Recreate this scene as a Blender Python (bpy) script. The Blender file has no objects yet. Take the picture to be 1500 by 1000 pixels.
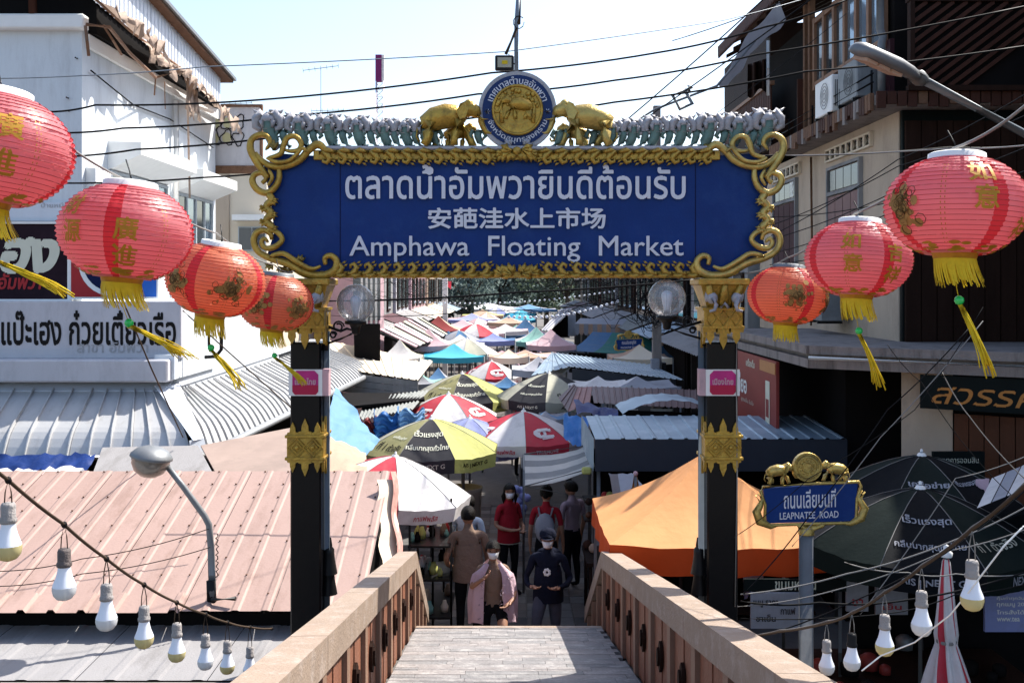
import bpy, bmesh, math, random
from mathutils import Vector, Matrix, Quaternion
PI = math.pi
random.seed(7)
S = bpy.context.scene
COL = S.collection
CAMZ = 4.35                      # eye height above the street
F = 1500.0

# ---------------------------------------------------------------- camera, sky, sun, exposure
cam = bpy.data.objects.new('camera', bpy.data.cameras.new('camera'))
COL.objects.link(cam)
cam.location = (0, 0, CAMZ)
cam.rotation_euler = (math.radians(90), 0, 0)
cam.data.sensor_width = 36.0
cam.data.lens = 36.0
cam.data.shift_y = -85.0 / 1500.0
cam.data.clip_start = 0.05
cam.data.clip_end = 3000
S.camera = cam
SUN = Vector((0.62, 0.50, 1.0)).normalized()          # direction towards the sun
world = bpy.data.worlds.new('World')
S.world = world
world.use_nodes = True
wn = world.node_tree
sky = wn.nodes.new('ShaderNodeTexSky')
sky.sky_type = 'NISHITA'
sky.sun_disc = False
sky.sun_elevation = math.asin(SUN.z)
sky.sun_rotation = math.atan2(SUN.x, SUN.y)
sky.air_density = 1.0
sky.dust_density = 2.0
sky.ozone_density = 1.0
wn.links.new(sky.outputs[0], wn.nodes['Background'].inputs[0])
wn.nodes['Background'].inputs[1].default_value = 0.135
sl = bpy.data.lights.new('sun', 'SUN')
sl.energy = 4.5
sl.angle = math.radians(0.5)
sl.color = (1.0, 0.955, 0.88)
so = bpy.data.objects.new('sun', sl)
so.rotation_euler = SUN.to_track_quat('Z', 'Y').to_euler()
so.location = (20, 30, 40)
COL.objects.link(so)
S.view_settings.view_transform = 'Standard'
S.view_settings.look = 'None'
S.view_settings.gamma = 1.0
S.view_settings.use_curve_mapping = False
S.view_settings.exposure = 1.12
S.render.engine = 'CYCLES'
S.cycles.max_bounces = 7
S.cycles.diffuse_bounces = 3
S.cycles.glossy_bounces = 3
S.cycles.transmission_bounces = 6
S.cycles.transparent_max_bounces = 12
S.cycles.caustics_reflective = False
S.cycles.caustics_refractive = False

# ---------------------------------------------------------------- helpers
def W(px, py, D):
    """A place in the street: D metres ahead, found from its bearing in the photograph."""
    return Vector(((px - 750.0) / F * D, D, CAMZ + (415.0 - py) / F * D))

MATS = {}
def mat(name, col, rough=0.7, metal=0.0, var=0.12, scale=3.0, bump=0.0, bscale=40.0, transl=0.0,
        spec=None, streak=0.0, dirt=None, dirt_amt=0.0, emit=None, coat=0.0, dscale=1.3, sy=1.0):
    if name in MATS: return MATS[name]
    if spec is None: spec = .06 if max(col) < .09 and metal == 0 else .22
    m = bpy.data.materials.new(name); m.use_nodes = True
    nt = m.node_tree; N = nt.nodes; L = nt.links
    b = N['Principled BSDF']; out = N['Material Output']
    b.inputs['Roughness'].default_value = rough
    b.inputs['Metallic'].default_value = metal
    b.inputs['Specular IOR Level'].default_value = spec
    b.inputs['Coat Weight'].default_value = coat
    tc = N.new('ShaderNodeTexCoord')
    cur = None
    c4 = (col[0], col[1], col[2], 1)
    if var > 0:
        nz = N.new('ShaderNodeTexNoise'); nz.inputs['Scale'].default_value = scale
        nz.inputs['Detail'].default_value = 6; nz.inputs['Roughness'].default_value = 0.65
        mp = N.new('ShaderNodeMapping')
        mp.inputs['Scale'].default_value = (1, sy, 1 - streak)
        L.new(tc.outputs['Object'], mp.inputs[0]); L.new(mp.outputs[0], nz.inputs['Vector'])
        mx = N.new('ShaderNodeMix'); mx.data_type = 'RGBA'
        mx.inputs[6].default_value = tuple(max(0, x * (1 - var * 1.6)) for x in col) + (1,)
        mx.inputs[7].default_value = tuple(min(1, x * (1 + var * 1.3)) for x in col) + (1,)
        L.new(nz.outputs[0], mx.inputs[0]); cur = mx.outputs[2]
        if dirt is not None:
            n2 = N.new('ShaderNodeTexNoise'); n2.inputs['Scale'].default_value = dscale
            n2.inputs['Detail'].default_value = 9; n2.inputs['Roughness'].default_value = 0.75
            L.new(mp.outputs[0], n2.inputs['Vector'])
            cr = N.new('ShaderNodeValToRGB')
            cr.color_ramp.elements[0].position = 0.5; cr.color_ramp.elements[1].position = 0.72
            cr.color_ramp.elements[0].color = (0, 0, 0, 1)
            cr.color_ramp.elements[1].color = (dirt_amt,) * 3 + (1,)
            L.new(n2.outputs[0], cr.inputs[0])
            m2 = N.new('ShaderNodeMix'); m2.data_type = 'RGBA'
            L.new(cr.outputs[0], m2.inputs[0]); L.new(cur, m2.inputs[6])
            m2.inputs[7].default_value = tuple(dirt) + (1,)
            cur = m2.outputs[2]
        L.new(cur, b.inputs['Base Color'])
    else:
        b.inputs['Base Color'].default_value = c4
    if bump > 0:
        n3 = N.new('ShaderNodeTexNoise'); n3.inputs['Scale'].default_value = bscale
        n3.inputs['Detail'].default_value = 5
        L.new(tc.outputs['Object'], n3.inputs['Vector'])
        bp = N.new('ShaderNodeBump'); bp.inputs['Strength'].default_value = bump
        bp.inputs['Distance'].default_value = 0.02
        L.new(n3.outputs[0], bp.inputs['Height']); L.new(bp.outputs[0], b.inputs['Normal'])
    if transl > 0:
        tr = N.new('ShaderNodeBsdfTranslucent')
        if cur is not None: L.new(cur, tr.inputs[0])
        else: tr.inputs[0].default_value = c4
        ms = N.new('ShaderNodeMixShader'); ms.inputs[0].default_value = transl
        L.new(b.outputs[0], ms.inputs[1]); L.new(tr.outputs[0], ms.inputs[2]); L.new(ms.outputs[0], out.inputs[0])
    if emit:
        b.inputs['Emission Color'].default_value = tuple(emit[:3]) + (1,)
        b.inputs['Emission Strength'].default_value = emit[3]
    MATS[name] = m
    return m

ORG = {}        # world location of each thing's root, so that parts can be modelled in place
def thing(name, label, cat, loc=(0, 0, 0), group=None, kind=None):
    o = bpy.data.objects.new(name, None); COL.objects.link(o)
    o.location = loc; o.empty_display_size = 0.2
    o['label'] = label; o['category'] = cat
    if group: o['group'] = group
    if kind: o['kind'] = kind
    ORG[o.name] = Vector(loc)
    return o

def tag(o, label=None, cat=None, group=None, kind=None):
    if label: o['label'] = label
    if cat: o['category'] = cat
    if group: o['group'] = group
    if kind: o['kind'] = kind
    return o

def frame_of(d, up=Vector((0, 0, 1))):
    d = d.normalized()
    if abs(d.dot(up)) > 0.98: up = Vector((0, 1, 0))
    a = d.cross(up).normalized(); b = a.cross(d).normalized()
    return a, b

class MB:
    def __init__(s): s.v = []; s.f = []; s.m = []; s.sm = []
    def add(s, vs, fs, mi=0, smooth=False):
        k = len(s.v); s.v += [Vector(p) for p in vs]
        for f in fs:
            s.f.append([k + i for i in f]); s.m.append(mi); s.sm.append(smooth)
        return s
    def box(s, c, sz, mi=0, rot=None, bev=0.0):
        hx, hy, hz = sz[0] / 2, sz[1] / 2, sz[2] / 2
        if bev > 0:
            bev = min(bev, hx * .9, hy * .9, hz * .9)
            ps = []
            idx = {}
            for sx in (-1, 1):
                for sy in (-1, 1):
                    for sz_ in (-1, 1):
                        for ax in range(3):
                            p = [sx * hx, sy * hy, sz_ * hz]
                            for q in range(3):
                                if q != ax: p[q] -= (sx, sy, sz_)[q] * bev
                            idx[(sx, sy, sz_, ax)] = len(ps); ps.append(Vector(p))
            fs = []
            I = lambda a, b, c_, d: idx[(a, b, c_, d)]
            for s_ in (-1, 1):
                q = [(s_, -1, -1), (s_, 1, -1), (s_, 1, 1), (s_, -1, 1)]; fs.append([I(*t, 0) for t in (q if s_ > 0 else q[::-1])])
                q = [(-1, s_, -1), (-1, s_, 1), (1, s_, 1), (1, s_, -1)]; fs.append([I(*t, 1) for t in (q if s_ > 0 else q[::-1])])
                q = [(-1, -1, s_), (1, -1, s_), (1, 1, s_), (-1, 1, s_)]; fs.append([I(*t, 2) for t in (q if s_ > 0 else q[::-1])])
            for a in (-1, 1):
                for b_ in (-1, 1):
                    fs.append([I(a, b_, -1, 0), I(a, b_, 1, 0), I(a, b_, 1, 1), I(a, b_, -1, 1)])
                    fs.append([I(a, -1, b_, 0), I(a, 1, b_, 0), I(a, 1, b_, 2), I(a, -1, b_, 2)])
                    fs.append([I(-1, a, b_, 1), I(1, a, b_, 1), I(1, a, b_, 2), I(-1, a, b_, 2)])
                    for c_ in (-1, 1): pass
            for a in (-1, 1):
                for b_ in (-1, 1):
                    for c_ in (-1, 1): fs.append([I(a, b_, c_, 0), I(a, b_, c_, 1), I(a, b_, c_, 2)])
        else:
            ps = [Vector((x, y, z)) for x in (-hx, hx) for y in (-hy, hy) for z in (-hz, hz)]
            fs = [(0, 1, 3, 2), (4, 6, 7, 5), (0, 4, 5, 1), (2, 3, 7, 6), (0, 2, 6, 4), (1, 5, 7, 3)]
        if rot is not None: ps = [rot @ p for p in ps]
        c = Vector(c)
        return s.add([p + c for p in ps], fs, mi)
    def bx(s, x0, x1, y0, y1, z0, z1, mi=0, bev=0.0):
        return s.box(((x0 + x1) / 2, (y0 + y1) / 2, (z0 + z1) / 2), (abs(x1 - x0), abs(y1 - y0), abs(z1 - z0)), mi, None, bev)
    def hexa(s, p, mi=0):
        """eight corners: bottom four then top four, both in the same turning sense"""
        return s.add(p, [(3, 2, 1, 0), (4, 5, 6, 7), (0, 1, 5, 4), (1, 2, 6, 5), (2, 3, 7, 6), (3, 0, 4, 7)], mi)
    def slab(s, a, b, c, d, t, mi=0):
        n = (Vector(b) - Vector(a)).cross(Vector(d) - Vector(a)).normalized() * t
        lo = [Vector(q) - n for q in (a, b, c, d)]
        return s.hexa(lo + [Vector(q) for q in (a, b, c, d)], mi)
    def quad(s, a, b, c, d, mi=0): return s.add([a, b, c, d], [(0, 1, 2, 3)], mi)
    def tube(s, pts, r, n=8, mi=0, smooth=True, cap=True, flat=None, closed=False):
        pts = [Vector(p) for p in pts]; k = len(pts)
        rs = r if isinstance(r, (list, tuple)) else [r] * k
        vs = []; pa = None
        for i, p in enumerate(pts):
            if closed: d = pts[(i + 1) % k] - pts[i - 1]
            else: d = pts[min(i + 1, k - 1)] - pts[max(i - 1, 0)]
            if d.length < 1e-9: d = Vector((0, 0, 1))
            d.normalize()
            if pa is None: a, b = frame_of(d)
            else:
                a = pa - d * pa.dot(d)
                if a.length < 1e-6: a, b = frame_of(d)
                a.normalize(); b = d.cross(a).normalized() * 1.0
            pa = a
            for j in range(n):
                t = 2 * PI * j / n + (PI / n if n == 4 else 0)
                o = a * math.cos(t) * rs[i] + b * math.sin(t) * rs[i]
                if flat is not None: o = Vector((o.x * flat[0], o.y * flat[1], o.z * flat[2]))
                vs.append(p + o)
        fs = []
        for i in range(k if closed else k - 1):
            for j in range(n):
                q = (i + 1) % k
                fs.append((i * n + j, i * n + (j + 1) % n, q * n + (j + 1) % n, q * n + j))
        if cap and not closed: fs += [tuple(range(n))[::-1], tuple((k - 1) * n + j for j in range(n))]
        return s.add(vs, fs, mi, smooth)
    def cyl(s, a, b, r, r2=None, n=12, mi=0, smooth=True):
        return s.tube([a, b], [r, r if r2 is None else r2], n, mi, smooth)
    def lathe(s, c, prof, n=16, mi=0, smooth=True, M=None, a0=0, a1=2 * PI):
        full = abs(a1 - a0 - 2 * PI) < 1e-6
        m_ = n if full else n + 1
        vs = []
        for (r, z) in prof:
            for j in range(m_):
                t = a0 + (a1 - a0) * j / n
                p = Vector((r * math.cos(t), r * math.sin(t), z))
                if M is not None: p = M @ p
                vs.append(p + Vector(c))
        fs = []
        for i in range(len(prof) - 1):
            for j in range(n):
                q = (j + 1) % m_
                fs.append((i * m_ + j, i * m_ + q, (i + 1) * m_ + q, (i + 1) * m_ + j))
        return s.add(vs, fs, mi, smooth)
    def ball(s, c, r, n=12, mi=0, sc=(1, 1, 1), M=None):
        prof = [(math.sin(PI * i / (n // 2 + 1)) * 1.0, -math.cos(PI * i / (n // 2 + 1))) for i in range(n // 2 + 2)]
        k = len(s.v)
        s.lathe((0, 0, 0), prof, n, mi, True)
        for i in range(k, len(s.v)):
            p = s.v[i]; p = Vector((p.x * r * sc[0], p.y * r * sc[1], p.z * r * sc[2]))
            if M is not None: p = M @ p
            s.v[i] = p + Vector(c)
        return s
    def prism(s, poly, f, t, mi=0):
        """poly: 2-D outline, f(x, y) -> point, t: thickness vector"""
        t = Vector(t); a = [Vector(f(x, y)) for x, y in poly]; n = len(a)
        return s.add(a + [p + t for p in a], [tuple(range(n))[::-1], tuple(range(n, 2 * n))] +
                     [(i, (i + 1) % n, n + (i + 1) % n, n + i) for i in range(n)], mi)
    def grid(s, f, nu, nv, mi=0, smooth=True, mif=None):
        vs = [Vector(f(i / nu, j / nv)) for j in range(nv + 1) for i in range(nu + 1)]
        k = len(s.v); s.v += vs
        for j in range(nv):
            for i in range(nu):
                a = k + j * (nu + 1) + i
                s.f.append([a, a + 1, a + nu + 2, a + nu + 1])
                s.m.append(mi if mif is None else mif(i, j)); s.sm.append(smooth)
        return s
    def build(s, name, mats, parent=None, root=None, local=False):
        me = bpy.data.meshes.new(name)
        off = Vector((0, 0, 0))
        if parent is not None and not local:
            r = parent
            while r.parent is not None: r = r.parent
            off = ORG.get(r.name, Vector((0, 0, 0)))
        me.from_pydata([tuple(p - off) for p in s.v], [], s.f)
        ms = mats if isinstance(mats, (list, tuple)) else [mats]
        for m in ms: me.materials.append(m)
        me.polygons.foreach_set('material_index', s.m)
        me.polygons.foreach_set('use_smooth', s.sm)
        me.update()
        o = bpy.data.objects.new(name, me); COL.objects.link(o)
        if parent is not None: o.parent = parent
        return o

def solo(mb, name, m, label, cat, group=None, kind=None, loc=None):
    """A thing that is one mesh, with its origin at its base."""
    if loc is None:
        n = len(mb.v); lo = min(p.z for p in mb.v)
        loc = Vector((sum(p.x for p in mb.v) / n, sum(p.y for p in mb.v) / n, lo))
    mb.v = [p - loc for p in mb.v]
    o = mb.build(name, m); o.location = loc
    return tag(o, label, cat, group, kind)

def kids(o): return [c for c in ALLKIDS.get(o.name, [])]
def copy_tree(o, parent=None):
    c = o.copy(); COL.objects.link(c); c.parent = parent
    for ch in [x for x in S.objects if x.parent == o]: copy_tree(ch, c)
    if parent is None: ORG[c.name] = Vector(c.location)
    return c
def place(o, loc, rz=0.0, sc=1.0, label=None, group=None, tilt=None):
    o.location = loc; o.rotation_euler = (tilt[0] if tilt else 0, tilt[1] if tilt else 0, rz)
    o.scale = (sc, sc, sc) if not isinstance(sc, tuple) else sc
    ORG[o.name] = Vector(loc)
    if label: o['label'] = label
    if group: o['group'] = group
    return o

# ---------------------------------------------------------------- lettering
_TC = {}
def glyphs(body, bold=0.0, slant=0.0):
    """Outline loops of a line of text in the built-in typeface: unit height, centred."""
    key = (body, slant)
    if key not in _TC:
        c = bpy.data.curves.new('lettering', 'FONT'); c.body = body; c.size = 1.0; c.resolution_u = 3
        c.fill_mode = 'NONE'; c.shear = slant
        o = bpy.data.objects.new('lettering', c); COL.objects.link(o)
        dg = bpy.context.evaluated_depsgraph_get()
        me = bpy.data.meshes.new_from_object(o.evaluated_get(dg))
        loops = []; nxt = {}
        for e in me.edges:
            a, b = e.vertices; nxt.setdefault(a, []).append(b); nxt.setdefault(b, []).append(a)
        seen = set()
        for s0 in range(len(me.vertices)):
            if s0 in seen or s0 not in nxt: continue
            lp = [s0]; seen.add(s0); cur = s0
            order = sorted(nxt[s0]); nx = s0 + 1 if (s0 + 1) in nxt[s0] else order[0]
            while nx is not None and nx not in seen:
                lp.append(nx); seen.add(nx)
                c2 = [q for q in nxt[nx] if q not in seen]; nx = c2[0] if c2 else None
            loops.append([(me.vertices[i].co.x, me.vertices[i].co.y) for i in lp])
        bpy.data.objects.remove(o); bpy.data.curves.remove(c); bpy.data.meshes.remove(me)
        _TC[key] = loops
    return _TC[key]

def lettering(body, f, w, h=None, bold=0.0, step=0.02, depth=None, slant=0.0, mb=None, mi=0, fit=True):
    """Fill the outlines by thin strips (works for overlapping outlines), fit to width w (height h), and map with f(x, y) -> point."""
    loops = glyphs(body, bold, slant)
    if bold:
        L2 = []
        for lp in loops:
            for dx, dy in ((-bold, 0), (bold, 0), (0, bold), (0, -bold), (bold*.7, bold*.7), (-bold*.7, bold*.7), (bold*.7, -bold*.7), (-bold*.7, -bold*.7)):
                L2.append([(x + dx, y + dy) for x, y in lp])
        use = L2
    else: use = loops
    xs = [x for lp in use for x, y in lp]; ys = [y for lp in use for x, y in lp]
    x0, x1, y0, y1 = min(xs), max(xs), min(ys), max(ys)
    sx = w / (x1 - x0); sy = sx if h is None else h / (y1 - y0)
    cx, cy = (x0 + x1) / 2, (y0 + y1) / 2
    T = lambda x, y: f((x - cx) * sx, (y - cy) * sy)
    mb = mb or MB()
    edges = []
    for lp in use:
        for i in range(len(lp)):
            a, b = lp[i], lp[(i + 1) % len(lp)]
            if a[1] == b[1]: continue
            edges.append((a[0], a[1], b[0], b[1], 1) if a[1] < b[1] else (b[0], b[1], a[0], a[1], -1))
    n = max(4, int((y1 - y0) / step))
    rows = [[] for _ in range(n)]
    hgt = (y1 - y0) / n
    for e in edges:
        i0 = max(0, int((e[1] - y0) / hgt)); i1 = min(n - 1, int((e[3] - y0) / hgt))
        for i in range(i0, i1 + 1):
            ym = y0 + (i + .5) * hgt
            if e[1] <= ym < e[3]: rows[i].append(e)
    for i, row in enumerate(rows):
        ya, yb = y0 + i * hgt, y0 + (i + 1) * hgt; ym = (ya + yb) / 2
        cr = []
        for e in row:
            sl_ = (e[2] - e[0]) / (e[3] - e[1])
            if abs(sl_) > 2.5: xm = e[0] + sl_ * (ym - e[1]); cr.append((xm, xm, xm, e[4]))
            else: cr.append((e[0] + sl_ * (ym - e[1]), e[0] + sl_ * (ya - e[1]), e[0] + sl_ * (yb - e[1]), e[4]))
        cr.sort(); wnd = 0
        for k, c_ in enumerate(cr):
            if wnd == 0: st = c_
            wnd += c_[3]
            if wnd == 0:
                mb.add([T(st[1], ya), T(c_[1], ya), T(c_[2], yb), T(st[2], yb)], [(0, 1, 2, 3)], mi)
    if depth is not None:
        dv = Vector(depth)
        for lp in (loops if not bold else use[::8][:0] + loops):
            p = [Vector(T(x, y)) for x, y in lp]; n_ = len(p)
            mb.add(p + [q + dv for q in p], [(i, (i + 1) % n_, n_ + (i + 1) % n_, n_ + i) for i in range(n_)], mi)
    return mb

def plane_map(c, ux, uy, off=0.0):
    c = Vector(c); ux = Vector(ux).normalized(); uy = Vector(uy).normalized(); n = ux.cross(uy).normalized() * off
    return lambda x, y: c + ux * x + uy * y + n
def front_map(c, off=0.0):      # faces the camera side (-y)
    return plane_map(c, (1, 0, 0), (0, 0, 1), off)

def corr(a, b, c, d, n, amp, prof='trap', nv=1, curve=None, thick=0.004, mb=None, mi=0):
    """Ribbed metal sheet: a->b is the eave, d->c the top; n ribs run from eave to top."""
    a, b, c, d = map(Vector, (a, b, c, d)); nn = (b - a).cross(d - a).normalized()
    if prof == 'trap': us = [(0, 0), (.62, 0), (.70, 1), (.86, 1), (.94, 0)]
    elif prof == 'sine': us = [(i / 6, .5 - .5 * math.cos(2 * PI * i / 6)) for i in range(6)]
    elif prof == 'seam': us = [(0, 0), (.90, 0), (.905, 1), (.96, 1), (.965, 0)]
    else: us = [(0, 0), (.8, 0), (.84, 1), (.92, 1), (.96, 0)]
    U = [((k + u) / n, h) for k in range(n) for u, h in us] + [(1.0, 0)]
    mb = mb or MB(); k0 = len(mb.v)
    for j in range(nv + 1):
        v = j / nv
        for u, h in U:
            p = (a.lerp(b, u)).lerp(d.lerp(c, u), v) + nn * (h * amp)
            if curve: p = p + curve(u, v)
            mb.v.append(p)
    m_ = len(U)
    for j in range(nv):
        for i in range(m_ - 1):
            q = k0 + j * m_ + i
            mb.f.append([q, q + 1, q + m_ + 1, q + m_]); mb.m.append(mi); mb.sm.append(False)
    return mb
# ---------------------------------------------------------------- materials
M = {}
M['gold'] = mat('gold_paint', (0.47, 0.29, 0.045), .38, .55, .35, 14, .35, 60, spec=.6, dirt=(.10, .055, .015), dirt_amt=.8, dscale=9)
M['gold_pale'] = mat('gold_paint_pale', (0.52, 0.37, 0.10), .36, .55, .25, 12, .25, 60, spec=.6, dirt=(.14, .085, .03), dirt_amt=.7, dscale=9)
M['silver'] = mat('silver_grey_paint', (0.40, 0.39, 0.41), .5, .15, .25, 12, .3, 60, dirt=(.12, .12, .12), dirt_amt=.6, dscale=12)
M['seagreen'] = mat('faded_sea_green_paint', (0.14, 0.22, 0.19), .5, .15, .3, 12, .3, 60)
M['signblue'] = mat('sign_blue_enamel', (0.006, 0.033, 0.165), .45, 0, .22, 2.2, .08, 60, spec=.15, dirt=(.02, .06, .20), dirt_amt=.6, dscale=2.5)
M['ringblue'] = mat('ring_blue_enamel', (0.008, 0.028, 0.115), .45, 0, .1, 5)
M['letter'] = mat('white_letter_paint', (0.62, 0.63, 0.70), .5, 0, .05, 20)
M['white'] = mat('white_paint', (0.78, 0.78, 0.76), .55, 0, .06, 6)
M['blackgloss'] = mat('glossy_black_paint', (0.004, 0.004, 0.005), .22, 0, .1, 5, spec=.22, bump=.04, bscale=20)
M['blackiron'] = mat('black_cast_iron', (0.010, 0.010, 0.011), .42, .2, .1, 8)
M['cable'] = mat('black_cable_rubber', (0.012, 0.012, 0.013), .6, 0, 0)
M['browncable'] = mat('brown_cable_sheath', (0.06, 0.042, 0.03), .6, 0, .2, 30)
M['greycable'] = mat('grey_cable_sheath', (0.22, 0.21, 0.20), .6, 0, 0)
M['steel'] = mat('galvanised_steel', (0.17, 0.175, 0.18), .5, .4, .18, 8, .05)
M['steeldull'] = mat('dull_grey_steel', (0.20, 0.21, 0.22), .5, .4, .18, 8, .05)
M['paintgrey'] = mat('grey_blue_pole_paint', (0.17, 0.20, 0.23), .45, .2, .15, 8)
M['rail'] = mat('tan_painted_concrete', (0.36, 0.305, 0.235), .62, 0, .13, 5, .25, 70, dirt=(.55, .46, .40), dirt_amt=.55, dscale=7)
M['railtop'] = mat('worn_tan_cap_concrete', (0.30, 0.228, 0.175), .6, 0, .16, 4, .3, 70, dirt=(.48, .41, .37), dirt_amt=.6, dscale=9)
M['railwood'] = mat('red_brown_rail_boards', (0.235, 0.10, 0.06), .55, 0, .28, 9, .3, 60, streak=.85)
M['railpost'] = mat('light_brown_rail_post', (0.26, 0.16, 0.11), .6, 0, .2, 7, .2, 60, streak=.7)
M['deck'] = mat('grey_worn_deck_slab', (0.235, 0.22, 0.215), .6, 0, .3, 5, .6, 40, dirt=(.46, .44, .42), dirt_amt=.8, dscale=8)
M['pave'] = mat('street_paver', (0.12, 0.108, 0.10), .75, 0, .25, 5, .4, 60)
M['asphalt'] = mat('worn_concrete_ground', (0.13, 0.12, 0.11), .85, 0, .25, 2, .3, 30)
M['wallwhite'] = mat('white_rendered_wall', (0.62, 0.665, 0.70), .8, 0, .05, 2, .15, 50, dirt=(.40, .42, .44), dirt_amt=.6, streak=.8, dscale=3)
M['wallcream'] = mat('cream_rendered_wall', (0.47, 0.38, 0.29), .85, 0, .14, 2, .2, 40, streak=.6, dirt=(.22, .17, .13), dirt_amt=.55)
M['wallcream2'] = mat('pale_cream_render', (0.66, 0.58, 0.46), .85, 0, .06, 2)
M['wallgrey'] = mat('stained_grey_wall', (0.26, 0.26, 0.26), .85, 0, .25, 3, .2, 40, streak=.7, dirt=(.08, .08, .08), dirt_amt=.7)
M['walldark'] = mat('painted_shade_black', (0.009, 0.008, 0.008), .9, 0, .3, 2)  # near-black colour imitates the shade under roofs and inside shops
M['tan'] = mat('tan_sheet', (.30, .225, .19), .7, 0, .16, 3, dirt=(.18, .14, .12), dirt_amt=.6)
M['concrete'] = mat('weathered_concrete_ledge', (0.24, 0.21, 0.195), .85, 0, .2, 5, .35, 40, streak=.8, dirt=(.045, .04, .035), dirt_amt=.9, dscale=3)
M['wooddark'] = mat('dark_teak_boards', (0.028, 0.014, 0.010), .6, 0, .35, 6, .3, 50, streak=.85)
M['woodred'] = mat('red_brown_boards', (0.065, 0.028, 0.020), .6, 0, .3, 6, .3, 50, streak=.85)
M['woodpurple'] = mat('purple_brown_cladding', (0.055, 0.022, 0.028), .55, 0, .3, 8, .2, 50, streak=.8)
M['woodframe'] = mat('tan_brown_window_frame', (0.23, 0.125, 0.075), .55, 0, .2, 8)
M['wooddoor'] = mat('orange_brown_shop_doors', (0.09, 0.030, 0.013), .5, 0, .25, 6, .2, 50, streak=.8)
M['glass'] = mat('dark_window_glass', (0.035, 0.045, 0.05), .08, 0, .1, 2, spec=.8)
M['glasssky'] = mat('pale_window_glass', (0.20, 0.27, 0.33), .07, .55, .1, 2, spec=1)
M['mint'] = mat('pale_grey_window_frame', (0.42, 0.46, 0.48), .5, 0, .08, 3)
M['rust'] = mat('rusty_tile_edge', (0.16, 0.085, 0.05), .8, 0, .35, 12, .5, 60)
M['tinwhite'] = mat('white_corrugated_siding', (0.62, 0.66, 0.72), .5, .1, .1, 2, .1, 60, streak=.9)
M['tinsilver'] = mat('silver_galvalume_roof', (0.48, 0.48, 0.48), .5, .25, .10, 2, .12, 90, dirt=(.30, .285, .27), dirt_amt=.7, dscale=4, sy=.2)
M['tinpink'] = mat('faded_pink_metal_roof', (0.35, 0.242, 0.208), .55, .05, .12, 1.6, .12, 30, streak=.0, dirt=(.22, .14, .11), dirt_amt=.8, dscale=4.5, sy=.16)
M['tingrey'] = mat('pale_grey_fibre_roof', (0.27, 0.26, 0.26), .7, 0, .14, 1.8, .2, 60, dirt=(.16, .15, .145), dirt_amt=.8, dscale=4, sy=.25)
M['tincream'] = mat('cream_metal_roof', (0.60, 0.52, 0.41), .6, .05, .10, 2, .1, 60)
M['tinmaroon'] = mat('maroon_metal_roof', (0.075, 0.02, 0.024), .5, .1, .2, 3, .1, 60, dirt=(.12, .05, .05), dirt_amt=.4)
M['tinblue'] = mat('pale_blue_metal_roof', (0.24, 0.31, 0.37), .45, .15, .14, 2, .1, 60, dirt=(.52, .58, .62), dirt_amt=.6)
M['tinslate'] = mat('slate_blue_fascia_panel', (0.028, 0.034, 0.048), .55, .1, .14, 2, .08, 60)
M['tinold'] = mat('old_fibre_cement_roof', (0.24, 0.25, 0.24), .85, 0, .3, 6, .4, 60, dirt=(.08, .09, .08), dirt_amt=.7, dscale=5)
M['gutter'] = mat('zinc_gutter', (0.34, 0.35, 0.36), .45, .5, .2, 5)
M['tarpblue'] = mat('blue_tarpaulin', (0.04, 0.17, 0.46), .5, 0, .25, 3, .5, 12, transl=.15)
M['tarplight'] = mat('light_blue_tarpaulin', (0.15, 0.31, 0.54), .5, 0, .15, 3, .3, 10, transl=.2)
M['tarpnavy'] = mat('navy_tarpaulin', (0.012, 0.035, 0.15), .5, 0, .3, 4, .5, 12)
M['turq'] = mat('turquoise_canopy_cloth', (0.10, 0.52, 0.66), .7, 0, .1, 3, .2, 20, transl=.3)
M['turqdeep'] = mat('deep_turquoise_valance', (0.02, 0.29, 0.47), .7, 0, .1, 3)
M['orange'] = mat('orange_canopy_cloth', (0.78, 0.36, 0.14), .7, 0, .09, 2, .25, 9, transl=.22)
M['orangedeep'] = mat('deep_orange_valance', (0.62, 0.085, 0.015), .7, 0, .12, 3, .3, 9, transl=.25)
M['uyellow'] = mat('yellow_green_umbrella_cloth', (0.52, 0.52, 0.17), .75, 0, .08, 4, .45, 9, transl=.25, dirt=(.20, .185, .17), dirt_amt=.38, dscale=2.6)
M['uolive'] = mat('olive_umbrella_cloth', (0.30, 0.28, 0.13), .75, 0, .1, 4, .45, 9, transl=.2, dirt=(.20, .185, .17), dirt_amt=.38, dscale=2.6)
M['ublack'] = mat('charcoal_umbrella_cloth', (0.045, 0.045, 0.05), .75, 0, .15, 4, .15, 25, transl=.1)
M['ucream'] = mat('grey_cream_umbrella_cloth', (0.46, 0.45, 0.36), .75, 0, .08, 4, .45, 9, transl=.2, dirt=(.20, .185, .17), dirt_amt=.38, dscale=2.6)
M['ugreen'] = mat('shade_darkened_green_cloth', (0.012, 0.018, 0.016), .75, 0, .12, 4, .15, 25, transl=.1)  # dark green, darkened further to imitate deep shade on the right
M['udark'] = mat('shade_darkened_black_cloth', (0.007, 0.008, 0.010), .75, 0, .15, 4, .15, 25)  # black cloth deepened so its colour carries the shade
M['ured'] = mat('red_umbrella_cloth', (0.62, 0.055, 0.085), .7, 0, .1, 4, .45, 9, transl=.3, dirt=(.20, .185, .17), dirt_amt=.38, dscale=2.6)
M['uwhite'] = mat('white_umbrella_cloth', (0.80, 0.78, 0.78), .75, 0, .05, 4, .45, 9, transl=.3, dirt=(.20, .185, .17), dirt_amt=.38, dscale=2.6)
M['ulilac'] = mat('lilac_blue_umbrella_cloth', (0.30, 0.34, 0.62), .75, 0, .1, 4, .45, 9, transl=.25, dirt=(.20, .185, .17), dirt_amt=.38, dscale=2.6)
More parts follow.
